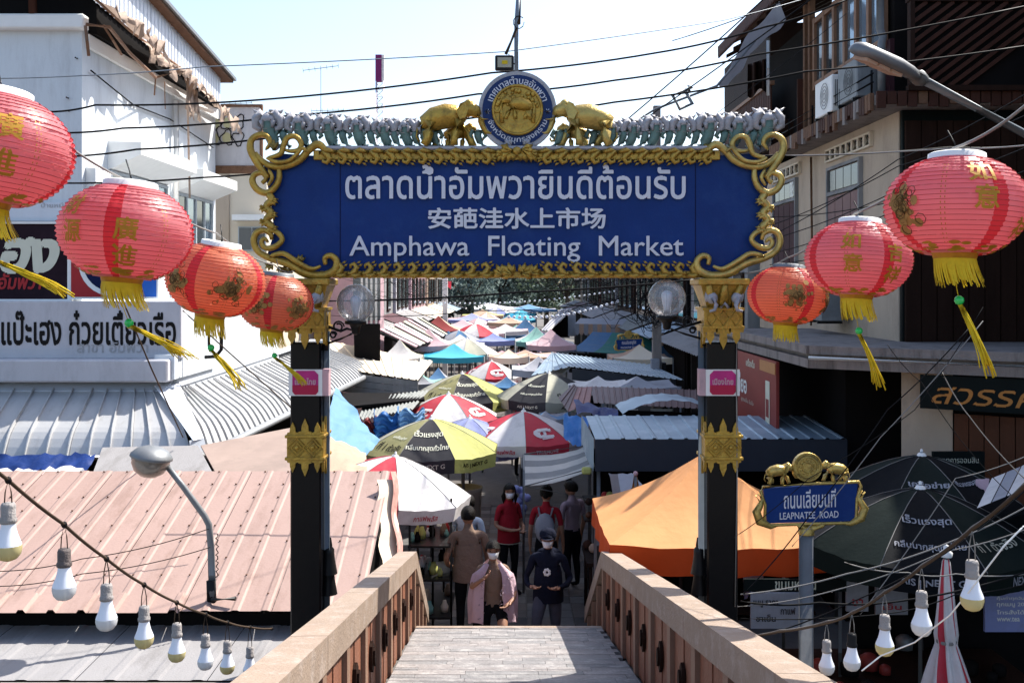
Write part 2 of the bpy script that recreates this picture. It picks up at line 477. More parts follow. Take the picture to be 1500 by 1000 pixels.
M['upink'] = mat('pale_pink_awning_cloth', (0.66, 0.46, 0.50), .75, 0, .1, 4, .5, 9, transl=.3, dirt=(.20, .185, .17), dirt_amt=.38, dscale=2.6)
M['umint'] = mat('mint_awning_cloth', (0.30, 0.56, 0.50), .75, 0, .1, 4, .5, 9, transl=.3, dirt=(.20, .185, .17), dirt_amt=.38, dscale=2.6)
M['upeach'] = mat('peach_awning_cloth', (0.62, 0.42, 0.31), .75, 0, .1, 4, .5, 9, transl=.3, dirt=(.20, .185, .17), dirt_amt=.38, dscale=2.6)
M['uteal'] = mat('teal_green_awning_cloth', (0.02, 0.17, 0.145), .75, 0, .15, 4, .5, 9, transl=.15, dirt=(.20, .185, .17), dirt_amt=.38, dscale=2.6)
M['ublue'] = mat('mid_blue_awning_cloth', (0.05, 0.15, 0.30), .75, 0, .15, 4, .5, 9, transl=.15, dirt=(.20, .185, .17), dirt_amt=.38, dscale=2.6)
M['ugrey'] = mat('grey_awning_cloth', (0.36, 0.37, 0.42), .75, 0, .12, 4, .5, 9, transl=.2, dirt=(.20, .185, .17), dirt_amt=.38, dscale=2.6)
M['cloth_grey'] = mat('grey_stripe_cloth', (0.22, 0.22, 0.22), .8, 0, .15, 5, .3, 30, transl=.1)
M['cloth_pale'] = mat('pale_stripe_cloth', (0.48, 0.46, 0.43), .8, 0, .12, 5, .3, 30, transl=.15)
M['canvas'] = mat('torn_beige_canvas', (0.47, 0.36, 0.29), .85, 0, .2, 4, .6, 18, transl=.25, dirt=(.22, .14, .10), dirt_amt=.6)
M['yellow'] = mat('yellow_tassel_thread', (0.72, 0.52, 0.02), .6, 0, .2, 40, transl=.15)
M['bead'] = mat('green_glass_bead', (0.01, 0.50, 0.09), .2, 0, .05, 5, spec=.7)
M['lred'] = mat('pink_red_lantern_cloth', (0.90, 0.34, 0.37), .38, 0, .06, 5, .15, 40, transl=.62, spec=.6)
M['lstripe'] = mat('deep_red_lantern_band', (0.74, 0.07, 0.09), .6, 0, .05, 5, transl=.5)
M['lorange'] = mat('orange_red_lantern_cloth', (0.90, 0.34, 0.20), .38, 0, .06, 5, .15, 40, transl=.62, spec=.6)
M['lgold'] = mat('gold_lantern_print', (0.50, 0.27, 0.03), .5, .2, .25, 30, transl=.2)
M['lprint'] = mat('brown_lantern_print', (0.16, 0.085, 0.03), .6, 0, .3, 30, transl=.15)
M['lbronze'] = mat('bronze_lantern_print', (0.40, 0.22, 0.07), .5, .2, .3, 30, transl=.2)
M['wire'] = mat('lantern_hoop_wire', (0.36, 0.03, 0.03), .5, 0, 0)
M['bulbwhite'] = mat('white_bulb_plastic', (0.72, 0.75, 0.82), .4, 0, .02, 5)
M['bulbdome'] = mat('frosted_bulb_dome', (0.70, 0.72, 0.74), .25, 0, .02, 5, transl=.35)
M['bulbyellow'] = mat('yellowed_bulb_dome', (0.66, 0.58, 0.30), .25, 0, .03, 5, transl=.35)
M['socket'] = mat('dusty_grey_socket', (0.28, 0.26, 0.25), .7, 0, .2, 30, .4, 80)
M['socketdark'] = mat('brown_grey_socket', (0.11, 0.09, 0.085), .6, 0, .2, 30, .4, 80)
M['socketblack'] = mat('black_socket', (0.015, 0.015, 0.016), .45, 0, .1, 30)
M['maroonsign'] = mat('maroon_vinyl_banner', (0.23, 0.035, 0.03), .5, 0, .12, 3)
M['goldletter'] = mat('gilt_letters', (0.42, 0.19, 0.055), .4, .4, .15, 10)
M['darkboard'] = mat('near_black_sign_board', (0.008, 0.012, 0.012), .5, 0, .2, 4)
M['purpleboard'] = mat('dark_plum_sign_board', (0.022, 0.011, 0.018), .45, 0, .5, 3)
M['redprint'] = mat('red_print', (0.36, 0.02, 0.025), .5, 0, .08, 5)
M['blueprint'] = mat('blue_print', (0.015, 0.10, 0.42), .5, 0, .08, 5)
M['navyprint'] = mat('navy_print', (0.008, 0.012, 0.055), .5, 0, .08, 5)
M['blackprint'] = mat('black_print', (0.014, 0.013, 0.013), .6, 0, .2, 20)
M['greyprint'] = mat('faded_grey_print', (0.36, 0.36, 0.37), .7, 0, .25, 20)
M['creamletter'] = mat('cream_letters', (0.62, 0.62, 0.50), .5, 0, .08, 5)
M['signwhite'] = mat('stained_white_sign_panel', (0.50, 0.50, 0.53), .7, 0, .12, 2, .1, 60, streak=.7, dirt=(.34, .33, .35), dirt_amt=.7, dscale=3)
M['sticker'] = mat('magenta_sticker', (0.50, 0.03, 0.20), .4, 0, .35, 4)
M['stickerred'] = mat('crimson_sticker_band', (0.42, 0.015, 0.06), .4, 0, .1, 4)
M['skin'] = mat('warm_brown_skin', (0.34, 0.175, 0.11), .5, 0, .08, 12, spec=.35)
M['hair'] = mat('black_hair', (0.012, 0.010, 0.009), .4, 0, .3, 40, .5, 120)
M['browncloth'] = mat('brown_tshirt_cotton', (0.22, 0.145, 0.105), .85, 0, .08, 8, .9, 16)
M['redcloth'] = mat('crimson_polo_cotton', (0.30, 0.012, 0.022), .85, 0, .1, 8, .9, 16)
M['navycloth'] = mat('navy_hoodie_fleece', (0.012, 0.014, 0.026), .9, 0, .15, 8, .9, 16)
M['blackcloth'] = mat('black_trouser_cloth', (0.010, 0.010, 0.012), .9, 0, .15, 8, .9, 16)
M['jeans'] = mat('grey_blue_denim', (0.07, 0.075, 0.10), .9, 0, .15, 12, .9, 16)
M['pinkcloth'] = mat('pale_pink_towel_cloth', (0.62, 0.44, 0.50), .9, 0, .07, 8, .9, 16, transl=.1)
M['palecloth'] = mat('pale_blue_shirt_cotton', (0.42, 0.50, 0.60), .85, 0, .08, 8, .9, 16)
M['mauvecloth'] = mat('mauve_shirt_cotton', (0.35, 0.27, 0.33), .85, 0, .08, 8, .9, 16)
M['maskcloth'] = mat('white_face_mask', (0.72, 0.72, 0.74), .8, 0, .03, 8)
M['leaf'] = mat('tree_leaf', (0.08, 0.11, 0.065), .6, 0, .35, 1.5, transl=.3)
M['leaf2'] = mat('haze_tinted_leaf', (0.14, 0.19, 0.17), .7, 0, .3, .5, transl=.3)  # leaf green paled and blued to imitate distance haze
M['bark'] = mat('grey_tree_bark', (0.09, 0.075, 0.06), .9, 0, .3, 5)
M['purple'] = mat('purple_sign_paint', (0.20, 0.02, 0.12), .6, 0, .1, 2)
M['whitefar'] = mat('white_lattice_paint', (0.72, 0.66, 0.72), .6, 0, 0)
M['plasticred'] = mat('red_plastic', (0.4, 0.03, 0.03), .45, 0, .1, 8)
M['plasticwhite'] = mat('cream_plastic_crate', (0.5, 0.48, 0.42), .5, 0, .1, 8)
M['water'] = mat('river_water', (0.16, 0.19, 0.18), .12, 0, .2, .3, .3, 3)

def clear_glass():
    m = bpy.data.materials.new('clear_acrylic_globe'); m.use_nodes = True
    nt = m.node_tree; N = nt.nodes; L = nt.links; out = N['Material Output']
    N.remove(N['Principled BSDF'])
    g = N.new('ShaderNodeBsdfGlossy'); g.inputs['Roughness'].default_value = .06
    t = N.new('ShaderNodeBsdfTransparent'); t.inputs[0].default_value = (.90, .91, .93, 1)
    d = N.new('ShaderNodeBsdfDiffuse'); d.inputs[0].default_value = (.75, .78, .8, 1)
    lw = N.new('ShaderNodeLayerWeight'); lw.inputs[0].default_value = .35
    m1 = N.new('ShaderNodeMixShader'); m1.inputs[0].default_value = .2
    L.new(t.outputs[0], m1.inputs[1]); L.new(d.outputs[0], m1.inputs[2])
    mp = N.new('ShaderNodeMath'); mp.operation = 'MULTIPLY'; mp.inputs[1].default_value = .75
    L.new(lw.outputs['Fresnel'], mp.inputs[0])
    m2 = N.new('ShaderNodeMixShader'); L.new(mp.outputs[0], m2.inputs[0])
    L.new(m1.outputs[0], m2.inputs[1]); L.new(g.outputs[0], m2.inputs[2]); L.new(m2.outputs[0], out.inputs[0])
    return m
M['globe'] = clear_glass()
# ---------------------------------------------------------------- ground
g = MB()
for (x0, x1, y0, y1) in ((-900, 900, -900, 11.24), (-900, -3.4, 11.24, 75), (3.6, 900, 11.24, 75), (-900, 900, 75, 1200)):
    g.quad((x0, y0, -.004), (x1, y0, -.004), (x1, y1, -.004), (x0, y1, -.004))
g.quad((-3.4, 11.24, -.012), (3.6, 11.24, -.012), (3.6, 75, -.012), (-3.4, 75, -.012))
tag(g.build('ground', M['asphalt']), kind='structure')
pm = MB().quad((-3.4, 20.1, 0), (3.6, 20.1, 0), (3.6, 75, 0), (-3.4, 75, 0)).quad((-3.4, 11.25, 0), (-1.9, 11.25, 0), (-1.9, 20.1, 0), (-3.4, 20.1, 0)).quad((1.7, 11.25, 0), (3.6, 11.25, 0), (3.6, 20.1, 0), (1.7, 20.1, 0))
pav = tag(pm.build('pavement', M['pave']), kind='structure'); ORG['pavement'] = Vector((0, 0, 0))
pav_tones = [mat('street_paver_%s' % t, c, .75, 0, .25, 5, .4, 60) for t, c in (('brown', (.115, .10, .09)), ('grey', (.13, .125, .12)), ('dark', (.085, .08, .078)))]
pmesh = []
for t in pav_tones:
    o = MB().box((0, 0, 0), (.292, .292, .05), 0, None, .006).build('paver', t); pmesh.append(o.data); bpy.data.objects.remove(o)
for j in range(30):
    for i in range(12):
        o = bpy.data.objects.new('paver', random.choice(pmesh)); COL.objects.link(o); o.parent = pav
        o.location = (-1.75 + i * .3, 11.4 + j * .3, -.024 + random.uniform(-.0015, .0025))
        o.rotation_euler = (0, 0, random.choice((0, PI / 2, PI)))
        if len([1]) and (i, j) == (0, 0): pass

# ---------------------------------------------------------------- footbridge
bcx = lambda y: .13 - .0168 * y
zr = lambda y: 3.662 - .189 * y
zd = lambda y: 2.96 - .189 * y
YB = 9.5; YE = 11.25; SL = 1.165 / 1.75
zr2 = lambda y: zr(YB) - (y - YB) * SL * .93
bridge = thing('footbridge', 'sloping footbridge with tan concrete parapets leading down to the market street', 'bridge', (0, 6, 1))
m = MB()
m.hexa([(bcx(-3) - 1.1, -3, zd(-3) - .3), (bcx(-3) + 1.1, -3, zd(-3) - .3), (bcx(YB) + 1.1, YB, zd(YB) - .3), (bcx(YB) - 1.1, YB, zd(YB) - .3),
        (bcx(-3) - 1.1, -3, zd(-3) - .03), (bcx(-3) + 1.1, -3, zd(-3) - .03), (bcx(YB) + 1.1, YB, zd(YB) - .03), (bcx(YB) - 1.1, YB, zd(YB) - .03)])
m.build('deck_base', M['asphalt'], bridge)
y = 5.6; row = 0; ang = -math.atan(.189)
deck_tones = [M['deck'], mat('grey_pink_deck_slab', (.255, .232, .222), .6, 0, .3, 5, .6, 40, dirt=(.48, .45, .43), dirt_amt=.8, dscale=9), mat('dark_grey_deck_slab', (.205, .197, .195), .6, 0, .3, 5, .6, 40, dirt=(.42, .40, .38), dirt_amt=.8, dscale=7)]
while y < YB - .08:
    d = .135; x = -.86 - (row % 2) * .15
    while x < .86:
        w = random.choice((.32, .42, .52)); a, b = max(x, -.86), min(x + w, .86)
        if b - a > .05:
            e = .003; jz = random.uniform(-.0015, .0015)
            y0, y1 = y + .002, y + d - .002; c0, c1 = bcx(y0), bcx(y1)
            b_ = MB().hexa([(c0 + a + e / 2, y0, zd(y0) - .04), (c0 + b - e / 2, y0, zd(y0) - .04), (c1 + b - e / 2, y1, zd(y1) - .04), (c1 + a + e / 2, y1, zd(y1) - .04),
                            (c0 + a + e / 2, y0, zd(y0) + jz), (c0 + b - e / 2, y0, zd(y0) + jz), (c1 + b - e / 2, y1, zd(y1) + jz), (c1 + a + e / 2, y1, zd(y1) + jz)])
            b_.build('deck_slab', random.choice(deck_tones), bridge)
        x += w
    y += d; row += 1
m = MB().hexa([(bcx(9.43) - .86, 9.44, zd(9.44) - .06), (bcx(9.43) + .86, 9.44, zd(9.44) - .06), (bcx(9.5) + .86, 9.53, zd(9.5) - .06), (bcx(9.5) - .86, 9.53, zd(9.5) - .06),
               (bcx(9.43) - .86, 9.44, zd(9.44) + .004), (bcx(9.43) + .86, 9.44, zd(9.44) + .004), (bcx(9.5) + .86, 9.53, zd(9.5) + .002), (bcx(9.5) - .86, 9.53, zd(9.5) + .002)])
m.build('nosing', M['railtop'], bridge)
for k in range(7):
    y0 = YB + .03 + k * .25; z1 = zd(YB) - (k + 1) * 1.165 / 7
    if z1 > .01: MB().bx(bcx(y0) - .86, bcx(y0) + .86, y0, y0 + .25, 0, z1).build('stair_step', M['deck'], bridge)
def sweep(sect, s, y0, z0, y1, z1, mb, mi=0):
    """sect: (outward, height) outline around the parapet, from y0 to y1"""
    c0, c1 = bcx(y0), bcx(y1); n = len(sect)
    a = [(c0 + s * u, y0, z0 + h) for u, h in sect]; b = [(c1 + s * u, y1, z1 + h) for u, h in sect]
    fs = [tuple(range(n)), tuple(range(n, 2 * n))[::-1]] + [(i, n + i, n + (i + 1) % n, (i + 1) % n) for i in range(n)]
    mb.add(a + b, fs, mi)
capsec = [(.855, 0), (.855, -.155), (1.09, -.155), (1.09, -.075), (1.02, -.002)]
for s in (-1, 1):
    par = MB(); stations = [-2, .8, 2.7, 4.45, 6.15, 7.85, YB] if s < 0 else [-2, 1.2, 3.6, 5.35, 7.1, 8.3, YB]
    for i in range(len(stations) - 1):
        a, b = stations[i] + .003, stations[i + 1] - (.003 if i < len(stations) - 2 else 0)
        c_ = MB(); sweep(capsec, s, a, zr(a), b, zr(b), c_); c_.build('parapet_cap', M['railtop'], bridge)
    c_ = MB(); sweep(capsec, s, YB, zr(YB), YE, zr2(YE), c_); c_.build('parapet_cap', M['railtop'], bridge)
    # timber-faced parapet: posts, boards, a carved medallion in each bay
    bays = [YB - .72 * k for k in range(13)][::-1]
    for i, yb in enumerate(bays):
        p = MB(); y0, y1 = yb - .1, yb
        p.hexa([(bcx(y0) + s * .862, y0, zd(y0) - .02), (bcx(y0) + s * 1.03, y0, zd(y0) - .02), (bcx(y1) + s * 1.03, y1, zd(y1) - .02), (bcx(y1) + s * .862, y1, zd(y1) - .02),
                (bcx(y0) + s * .862, y0, zr(y0) - .153), (bcx(y0) + s * 1.03, y0, zr(y0) - .153), (bcx(y1) + s * 1.03, y1, zr(y1) - .153), (bcx(y1) + s * .862, y1, zr(y1) - .153)])
        p.build('parapet_post', M['railpost'], bridge)
        if i == len(bays) - 1: break
        nb = 4; L_ = .62 / nb
        for k in range(nb):
            y0 = yb + k * L_ + .0025; y1 = yb + (k + 1) * L_ - .0025; off = .882 + (k % 2) * .006
            b_ = MB(); b_.hexa([(bcx(y0) + s * off, y0, zd(y0) - .02), (bcx(y0) + s * .96, y0, zd(y0) - .02), (bcx(y1) + s * .96, y1, zd(y1) - .02), (bcx(y1) + s * off, y1, zd(y1) - .02),
                    (bcx(y0) + s * off, y0, zr(y0) - .153), (bcx(y0) + s * .96, y0, zr(y0) - .153), (bcx(y1) + s * .96, y1, zr(y1) - .153), (bcx(y1) + s * off, y1, zr(y1) - .153)])
            b_.build('parapet_board', M['railwood'], bridge)
        yc = yb + .31; zc = (zd(yc) + zr(yc) - .155) / 2 + .03
        md = MB(); rr = [(.055, 0), (.04, .065), (0, .095), (-.04, .065), (-.055, 0), (-.04, -.065), (0, -.095), (.04, -.065)]
        md.prism([(a, b) for a, b in rr], lambda u, v: (bcx(yc) + s * .884, yc + u, zc + v - u * .189), (s * -.018, 0, 0), 0)
        md.prism([(a * .6, b * .6) for a, b in rr], lambda u, v: (bcx(yc) + s * .866, yc + u, zc + v - u * .189), (s * -.014, 0, 0), 0)
        md.build('medallion', M['wooddark'], bridge)
    k_ = MB(); sweep([(.90, 0), (.90, .52), (1.02, .52), (1.02, 0)], s, YB + .05, zd(YB) - .25, YE, -.05, k_); 
    k_.build('stair_parapet', M['railwood'], bridge)
    for j in range(3):
        yy = YB + .45 + j * .5; zz = zr2(yy)
        MB().bx(bcx(yy) + s * .865, bcx(yy) + s * 1.03, yy, yy + .09, max(0, zz - 1.1), zz - .17).build('parapet_post', M['railpost'], bridge)
    # plinth along the outer bottom edge
    q = MB(); sweep([(.93, -.3), (.93, .02), (1.05, .02), (1.05, -.3)], s, -2, zd(-2), YB, zd(YB), q); q.build('plinth', M['rail'], bridge)

# ---------------------------------------------------------------- left: white building
LB = thing('white_building', 'white rendered building with metal siding and torn canvas awnings, beside the big lanterns', 'building', (-7.5, 17, 0))
m = MB()
m.bx(-11, -5.88, 14, 20.3, 3.0, 7.97)
m.build('wall', M['wallwhite'], LB)
MB().bx(-11, -5.80, 13.85, 14.05, 7.8, 8.0, 0, .02).build('wall_coping', M['white'], LB)
MB().bx(-5.9, -5.82, 14.1, 20.3, 7.60, 7.78).build('wall_coping', M['white'], LB)
# near-black block painted as the shade under the roof, and the ribbed siding of the upper storey
MB().hexa([(-11, 14.2, 7.8), (-5.76, 14.2, 7.8), (-5.76, 20.2, 7.8), (-11, 20.2, 7.8), (-11, 14.2, 9.0), (-5.76, 14.2, 9.0), (-5.76, 20.2, 8.3), (-11, 20.2, 8.3)]).build('roof_shade_block', M['walldark'], LB)
for k in range(5):
    y0, y1 = 13.6 + k * 1.3, 13.6 + (k + 1) * 1.3 - .01
    f0 = lambda y: CAMZ + 3.87 - .065 * (y - 14); f1 = lambda y: CAMZ + 4.70 - .108 * (y - 14)
    c_ = corr((-5.72, y1, f0(y1)), (-5.72, y0, f0(y0)), (-5.72, y0, f1(y0)), (-5.72, y1, f1(y1)), 8, .018)
    c_.build('siding_sheet', M['tinwhite'], LB)
m = MB(); m.hexa([(-5.9, 13.4, f1(13.4) - .02), (-5.55, 13.4, f1(13.4) - .02), (-5.55, 20.4, f1(20.4) - .02), (-5.9, 20.4, f1(20.4) - .02), (-5.9, 13.4, f1(13.4) + .06), (-5.55, 13.4, f1(13.4) + .06), (-5.55, 20.4, f1(20.4) + .06), (-5.9, 20.4, f1(20.4) + .06)])
m.build('roof_edge', M['rust'], LB)
MB().hexa([(-12, 13.4, f1(13.4) + .03), (-5.5, 13.4, f1(13.4) + .03), (-5.5, 20.45, f1(20.45) + .03), (-12, 20.45, f1(20.45) + .03), (-12, 13.4, f1(13.4) + .09), (-5.5, 13.4, f1(13.4) + .09), (-5.5, 20.45, f1(20.45) + .09), (-12, 20.45, f1(20.45) + .09)]).build('roof', M['steeldull'], LB)
m = MB()
for y0, x1 in ((13.8, -6.8), ):
    m.tube([(-6.5, 13.9, 8.0), (-6.6, 14.0, 9.3)], .06)
m.build('roof_post', M['woodred'], LB)
def hood_window(y0, y1, zt, zw0, zw1, depth=.5):
    h = MB(); h.hexa([(-5.88, y0, zt - .42), (-5.88 + depth, y0 - .05, zt - .2), (-5.88 + depth, y1 + .05, zt - .2), (-5.88, y1, zt - .42),
                      (-5.88, y0, zt), (-5.88 + depth, y0 - .05, zt - .02), (-5.88 + depth, y1 + .05, zt - .02), (-5.88, y1, zt)])
    h.build('window_hood', M['white'], LB)
    f = MB(); w = .05
    f.bx(-5.89, -5.83, y0, y0 + w, zw0, zw1); f.bx(-5.89, -5.83, y1 - w, y1, zw0, zw1); f.bx(-5.89, -5.83, y0 + w, y1 - w, zw1 - w, zw1); f.bx(-5.89, -5.83, y0 + w, y1 - w, zw0, zw0 + w)
    n = max(2, int((y1 - y0) / .5))
    for i in range(1, n): yy = y0 + (y1 - y0) * i / n; f.bx(-5.885, -5.835, yy - .02, yy + .02, zw0 + w, zw1 - w)
    fo = f.build('window', M['mint'], LB)
    for i in range(n):
        a, b = y0 + (y1 - y0) * i / n + .03, y0 + (y1 - y0) * (i + 1) / n - .03
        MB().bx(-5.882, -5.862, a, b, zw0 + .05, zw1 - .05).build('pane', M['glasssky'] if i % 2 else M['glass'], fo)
hood_window(14.9, 17.4, 6.42, 4.6, 6.0)
hood_window(17.9, 20.0, 6.36, 4.6, 5.95)
hood_window(14.12, 14.62, 5.95, 5.0, 5.62, .16)
for (px, py) in ((113, 86), (100, 144), (101, 163)):
    p = W(px, py, 13.99); MB().cyl(p, p + Vector((0, -.06, 0)), .012, n=6).build('wall_bolt', M['blackiron'], LB)
MB().tube([(-5.8, 17.68, 7.5), (-5.8, 17.68, 4.1)], .045, 8).build('drain_pipe', M['white'], LB)
MB().tube([(-5.84, 14.2, 7.3), (-5.84, 15.8, 7.1), (-5.84, 17.5, 7.15), (-5.84, 20, 7.0)], .012, 5).build('wall_cable', M['cable'], LB)
# torn canvas strips and their bent frame, hanging from the siding
random.seed(21)
def torn(y0, y1, drop, out, seed, name='canvas_flap', hang=.3):
    random.seed(seed); n = 22; rows = 8
    prof = [random.uniform(.35, 1.0) for _ in range(n + 1)]
    def f(u, v):
        y = y0 + (y1 - y0) * u; e = prof[min(n, int(u * n + .5))]
        z = CAMZ + 3.84 - .065 * (y - 14) - drop * v * (e if v > .5 else 1) - .02 * math.sin(v * 9 + u * 17)
        x = -5.66 + out * math.sin(v * 1.9) + .05 * math.sin(u * 40 + v * 5) * v
        return (x, y + .05 * math.sin(v * 6 + u * 9), z)
    return MB().grid(f, n, rows).build(name, M['canvas'], aw)
aw = thing('torn_awning', 'torn beige canvas awning hanging in rags below the metal siding', 'awning', (-5.5, 17, 7.5))
torn(13.7, 15.6, .40, .42, 1); torn(15.5, 17.0, .42, .22, 2); torn(16.6, 18.5, .34, .28, 3); torn(18.3, 20.2, .6, .3, 4); torn(17.6, 18.2, .8, .1, 5)
m = MB()
m.tube([W(126, 36, 13.7), W(160, 40, 13.9), W(190, 78, 14.8), W(228, 114, 15.6)], .025, 6)
m.tube([W(125, 38, 13.7), W(130, 82, 13.7)], .022, 6); m.tube([W(152, 38, 14.2), W(178, 80, 14.9)], .02, 6)
m.tube([W(141, 0, 13.6), W(190, 45, 15.1), W(265, 100, 17.6)], .02, 6)
m.tube([W(228, 114, 15.6), W(226, 140, 15.6)], .012, 6); m.tube([W(241, 120, 16.2), W(242, 160, 16.2)], .008, 6)
m.tube([W(228, 114, 15.6), W(268, 102, 17.2), W(320, 155, 20)], .02, 6)
m.build('awning_frame', M['woodframe'], aw)
MB().tube([W(274, 108, 17.5), W(276, 200, 17.5), W(278, 290, 17.5)], .018, 6).build('hanging_cord', M['canvas'], aw)

# cream building beyond it
cb = thing('cream_building', 'pale cream building behind the graffiti board with a hooded window', 'building', (-6.5, 26, 0))
MB().bx(-9.5, -5.75, 24, 30, 0, 6.95).build('wall', M['wallcream2'], cb)
MB().bx(-7.0, -6.62, 23.94, 24, 0, 6.9).build('painted_shade_strip', M['wallcream'], cb)  # darker cream strip stands in for the shaded side of the wall
MB().bx(-9.5, -5.7, 23.9, 30, 6.95, 7.05).build('parapet', M['white'], cb)
m = MB(); p = W(365, 320, 23.8); m.bx(p.x - .35, p.x + .4, 23.6, 24, p.z - .05, p.z + .08); m.build('window_hood', M['white'], cb)
f = MB(); f.bx(p.x - .3, p.x + .35, 23.95, 23.995, p.z - .75, p.z - .18); fo = f.build('window', M['mint'], cb)
for i in (0, 1): MB().bx(p.x - .27 + i * .31, p.x + .01 + i * .31, 23.93, 23.945, p.z - .72, p.z - .21).build('pane', M['glass'], fo)

# graffiti board on posts
gb = thing('graffiti_board', 'weathered white billboard with bubble graffiti in a brown frame', 'billboard', W(325, 250, 20.5))
a, b = W(270, 157, 20.5), W(381, 243, 20.5)
MB().bx(a.x, b.x, 20.5, 20.56, b.z, a.z).build('board', M['signwhite'], gb)
m = MB(); w = .05
for (x0, x1, z0, z1) in ((a.x - w, a.x, b.z - 1.2, a.z + w), (b.x, b.x + w, b.z - .1, a.z + w), (a.x, b.x, a.z, a.z + w), (a.x, b.x, b.z - .15, b.z)): m.bx(x0, x1, 20.46, 20.56, z0, z1)
m.build('board_frame', M['rust'], gb)
m = MB()
random.seed(4)
for (cx, cy, r) in ((285, 180, 9), (300, 178, 8), (316, 181, 9), (333, 180, 10), (350, 178, 9), (296, 202, 8), (314, 203, 10), (332, 202, 10), (349, 203, 9)):
    pts = []
    for k in range(15):
        t = 2 * PI * k / 15; rr = r * (1 + .28 * math.sin(3 * t + cx)); pts.append(W(cx + rr * .85 * math.cos(t), cy + rr * 1.05 * math.sin(t), 20.49))
    m.tube(pts, .013, 4, closed=True)
m.build('graffiti_outline', M['blackprint'], gb)
m = MB()
for (cx, cy, r) in ((285, 180, 8), (316, 181, 8), (333, 180, 9), (314, 203, 9), (332, 202, 9)):
    m.add([W(cx + r * .75 * math.cos(2 * PI * k / 10), cy + r * .9 * math.sin(2 * PI * k / 10), 20.496) for k in range(10)], [tuple(range(10))])
m.build('graffiti_fill', mat('faded_yellow_spray', (.50, .49, .30), .8, 0, .1, 5), gb)
m = MB(); m.bx(-6.22, -6.14, 20.4, 20.46, 3, 6.2); m.build('board_post', M['paintgrey'], gb)

# noodle shop below: sign box, ledge, dark board
ns = thing('noodle_shop', 'single storey white noodle shop with black Thai lettering on its sign band', 'shop', (-6.5, 15, 0))
MB().bx(-11, -4.44, 13.65, 19.5, 0, 4.10).build('wall', M['wallwhite'], ns)
a, b = W(0, 441, 13.5), W(265, 525, 13.5)
sgn = MB().bx(-9.5, b.x, 13.5, 13.66, b.z, a.z, 0, .01).build('sign_band', M['signwhite'], ns)
c = (a + b) / 2
w_ = lambda p0, p1, D: (p1 - p0) / F * D
lettering('แป๊ะเฮง ก๋วยเตี๋ยวเรือ', front_map((W(130, 478, 13.5).x, 13.494, W(0, 480, 13.5).z)), w_(2, 258, 13.5), .46, bold=.022, step=.025).build('sign_lettering', M['blackprint'], sgn)
lettering('สาขา อัมพวา', front_map((W(165, 508, 13.5).x, 13.493, W(0, 508, 13.5).z)), w_(112, 216, 13.5), .15, bold=.01, step=.04).build('sign_lettering', M['greyprint'], sgn)
m = MB(); a, b = W(0, 527, 13.2), W(245, 560, 13.2)
m.bx(-9.5, b.x, 13.2, 13.62, b.z, a.z, 0, .02); m.build('ledge', M['signwhite'], ns)
m = MB(); m.bx(-4.66, -4.40, 13.35, 15.2, 3.10, 3.42); m.build('side_ledge', M['wallwhite'], ns)
m = MB(); m.tube([W(287, 440, 13.9), W(287, 480, 13.9)], .02, 6); m.tube([W(306, 470, 13.9), W(306, 510, 13.9)], .02, 6)
m.tube([W(325, 470, 13.9), W(324, 512, 13.9), W(316, 522, 13.9), W(300, 523, 13.9)], .025, 6); m.build('drain_pipe', M['blackiron'], ns)
bd = thing('shop_board', 'dark plum shop sign with big cream Thai letters above the white sign band', 'sign', W(40, 440, 13.9))
a, b = W(-60, 328, 13.9), W(100, 438, 13.9)
MB().bx(a.x, b.x, 13.9, 13.98, b.z, a.z).build('board', M['purpleboard'], bd)
m = MB(); m.bx(a.x, b.x, 13.87, 13.9, b.z - .04, b.z); m.bx(b.x, b.x + .05, 13.87, 13.95, b.z - .04, a.z); m.bx(a.x, b.x, 13.87, 13.9, a.z, a.z + .03); m.build('board_frame', M['white'], bd)
lettering('ฮง', front_map(Vector(W(44, 374, 13.9)) + Vector((0, -.012, 0))), w_(0, 88, 13.9), .50, bold=.05, step=.02, slant=.25, depth=(0, .02, 0)).build('big_lettering', M['creamletter'], bd)
lettering('อัมพวา', front_map(Vector(W(30, 412, 13.9)) + Vector((0, -.01, 0))), w_(-2, 62, 13.9), .22, bold=.03, step=.03, slant=.2).build('small_lettering', M['redprint'], bd)
m = MB(); m.bx(a.x - 1, W(100, 0, 13.9).x, 13.95, 14.0, a.z + .04, W(0, 296, 13.9).z); m.build('upper_panel', M['tinwhite'], bd)
lettering('ป้ายหมึก', front_map(Vector(W(78, 300, 13.9)) + Vector((0, .04, 0))), w_(58, 98, 13.9), .07, step=.05).build('panel_lettering', M['greyprint'], bd)
lp = thing('drink_logo_panel', 'drink sign with red white and blue wave roundel behind the second lantern', 'sign', W(167, 438, 13.9))
a, b = W(104, 392, 13.9), W(234, 438, 13.9)
MB().bx(a.x, b.x, 13.86, 13.93, b.z, a.z + .45).build('panel', M['white'], lp)
MB().bx(a.x + .02, (a.x * .62 + b.x * .38), 13.853, 13.858, b.z + .03, a.z + .43).build('red_field', M['redprint'], lp)
MB().bx((a.x * .62 + b.x * .38), b.x - .03, 13.853, 13.858, b.z + .03, a.z + .43).build('blue_field', M['blueprint'], lp)
cx, cz, r = (a.x + b.x) / 2 - .02, b.z + .5, .46
m = MB(); m.add([(cx + r * math.cos(2 * PI * k / 32), 13.845, cz + r * math.sin(2 * PI * k / 32)) for k in range(32)], [tuple(range(32))]); m.build('roundel', M['white'], lp)
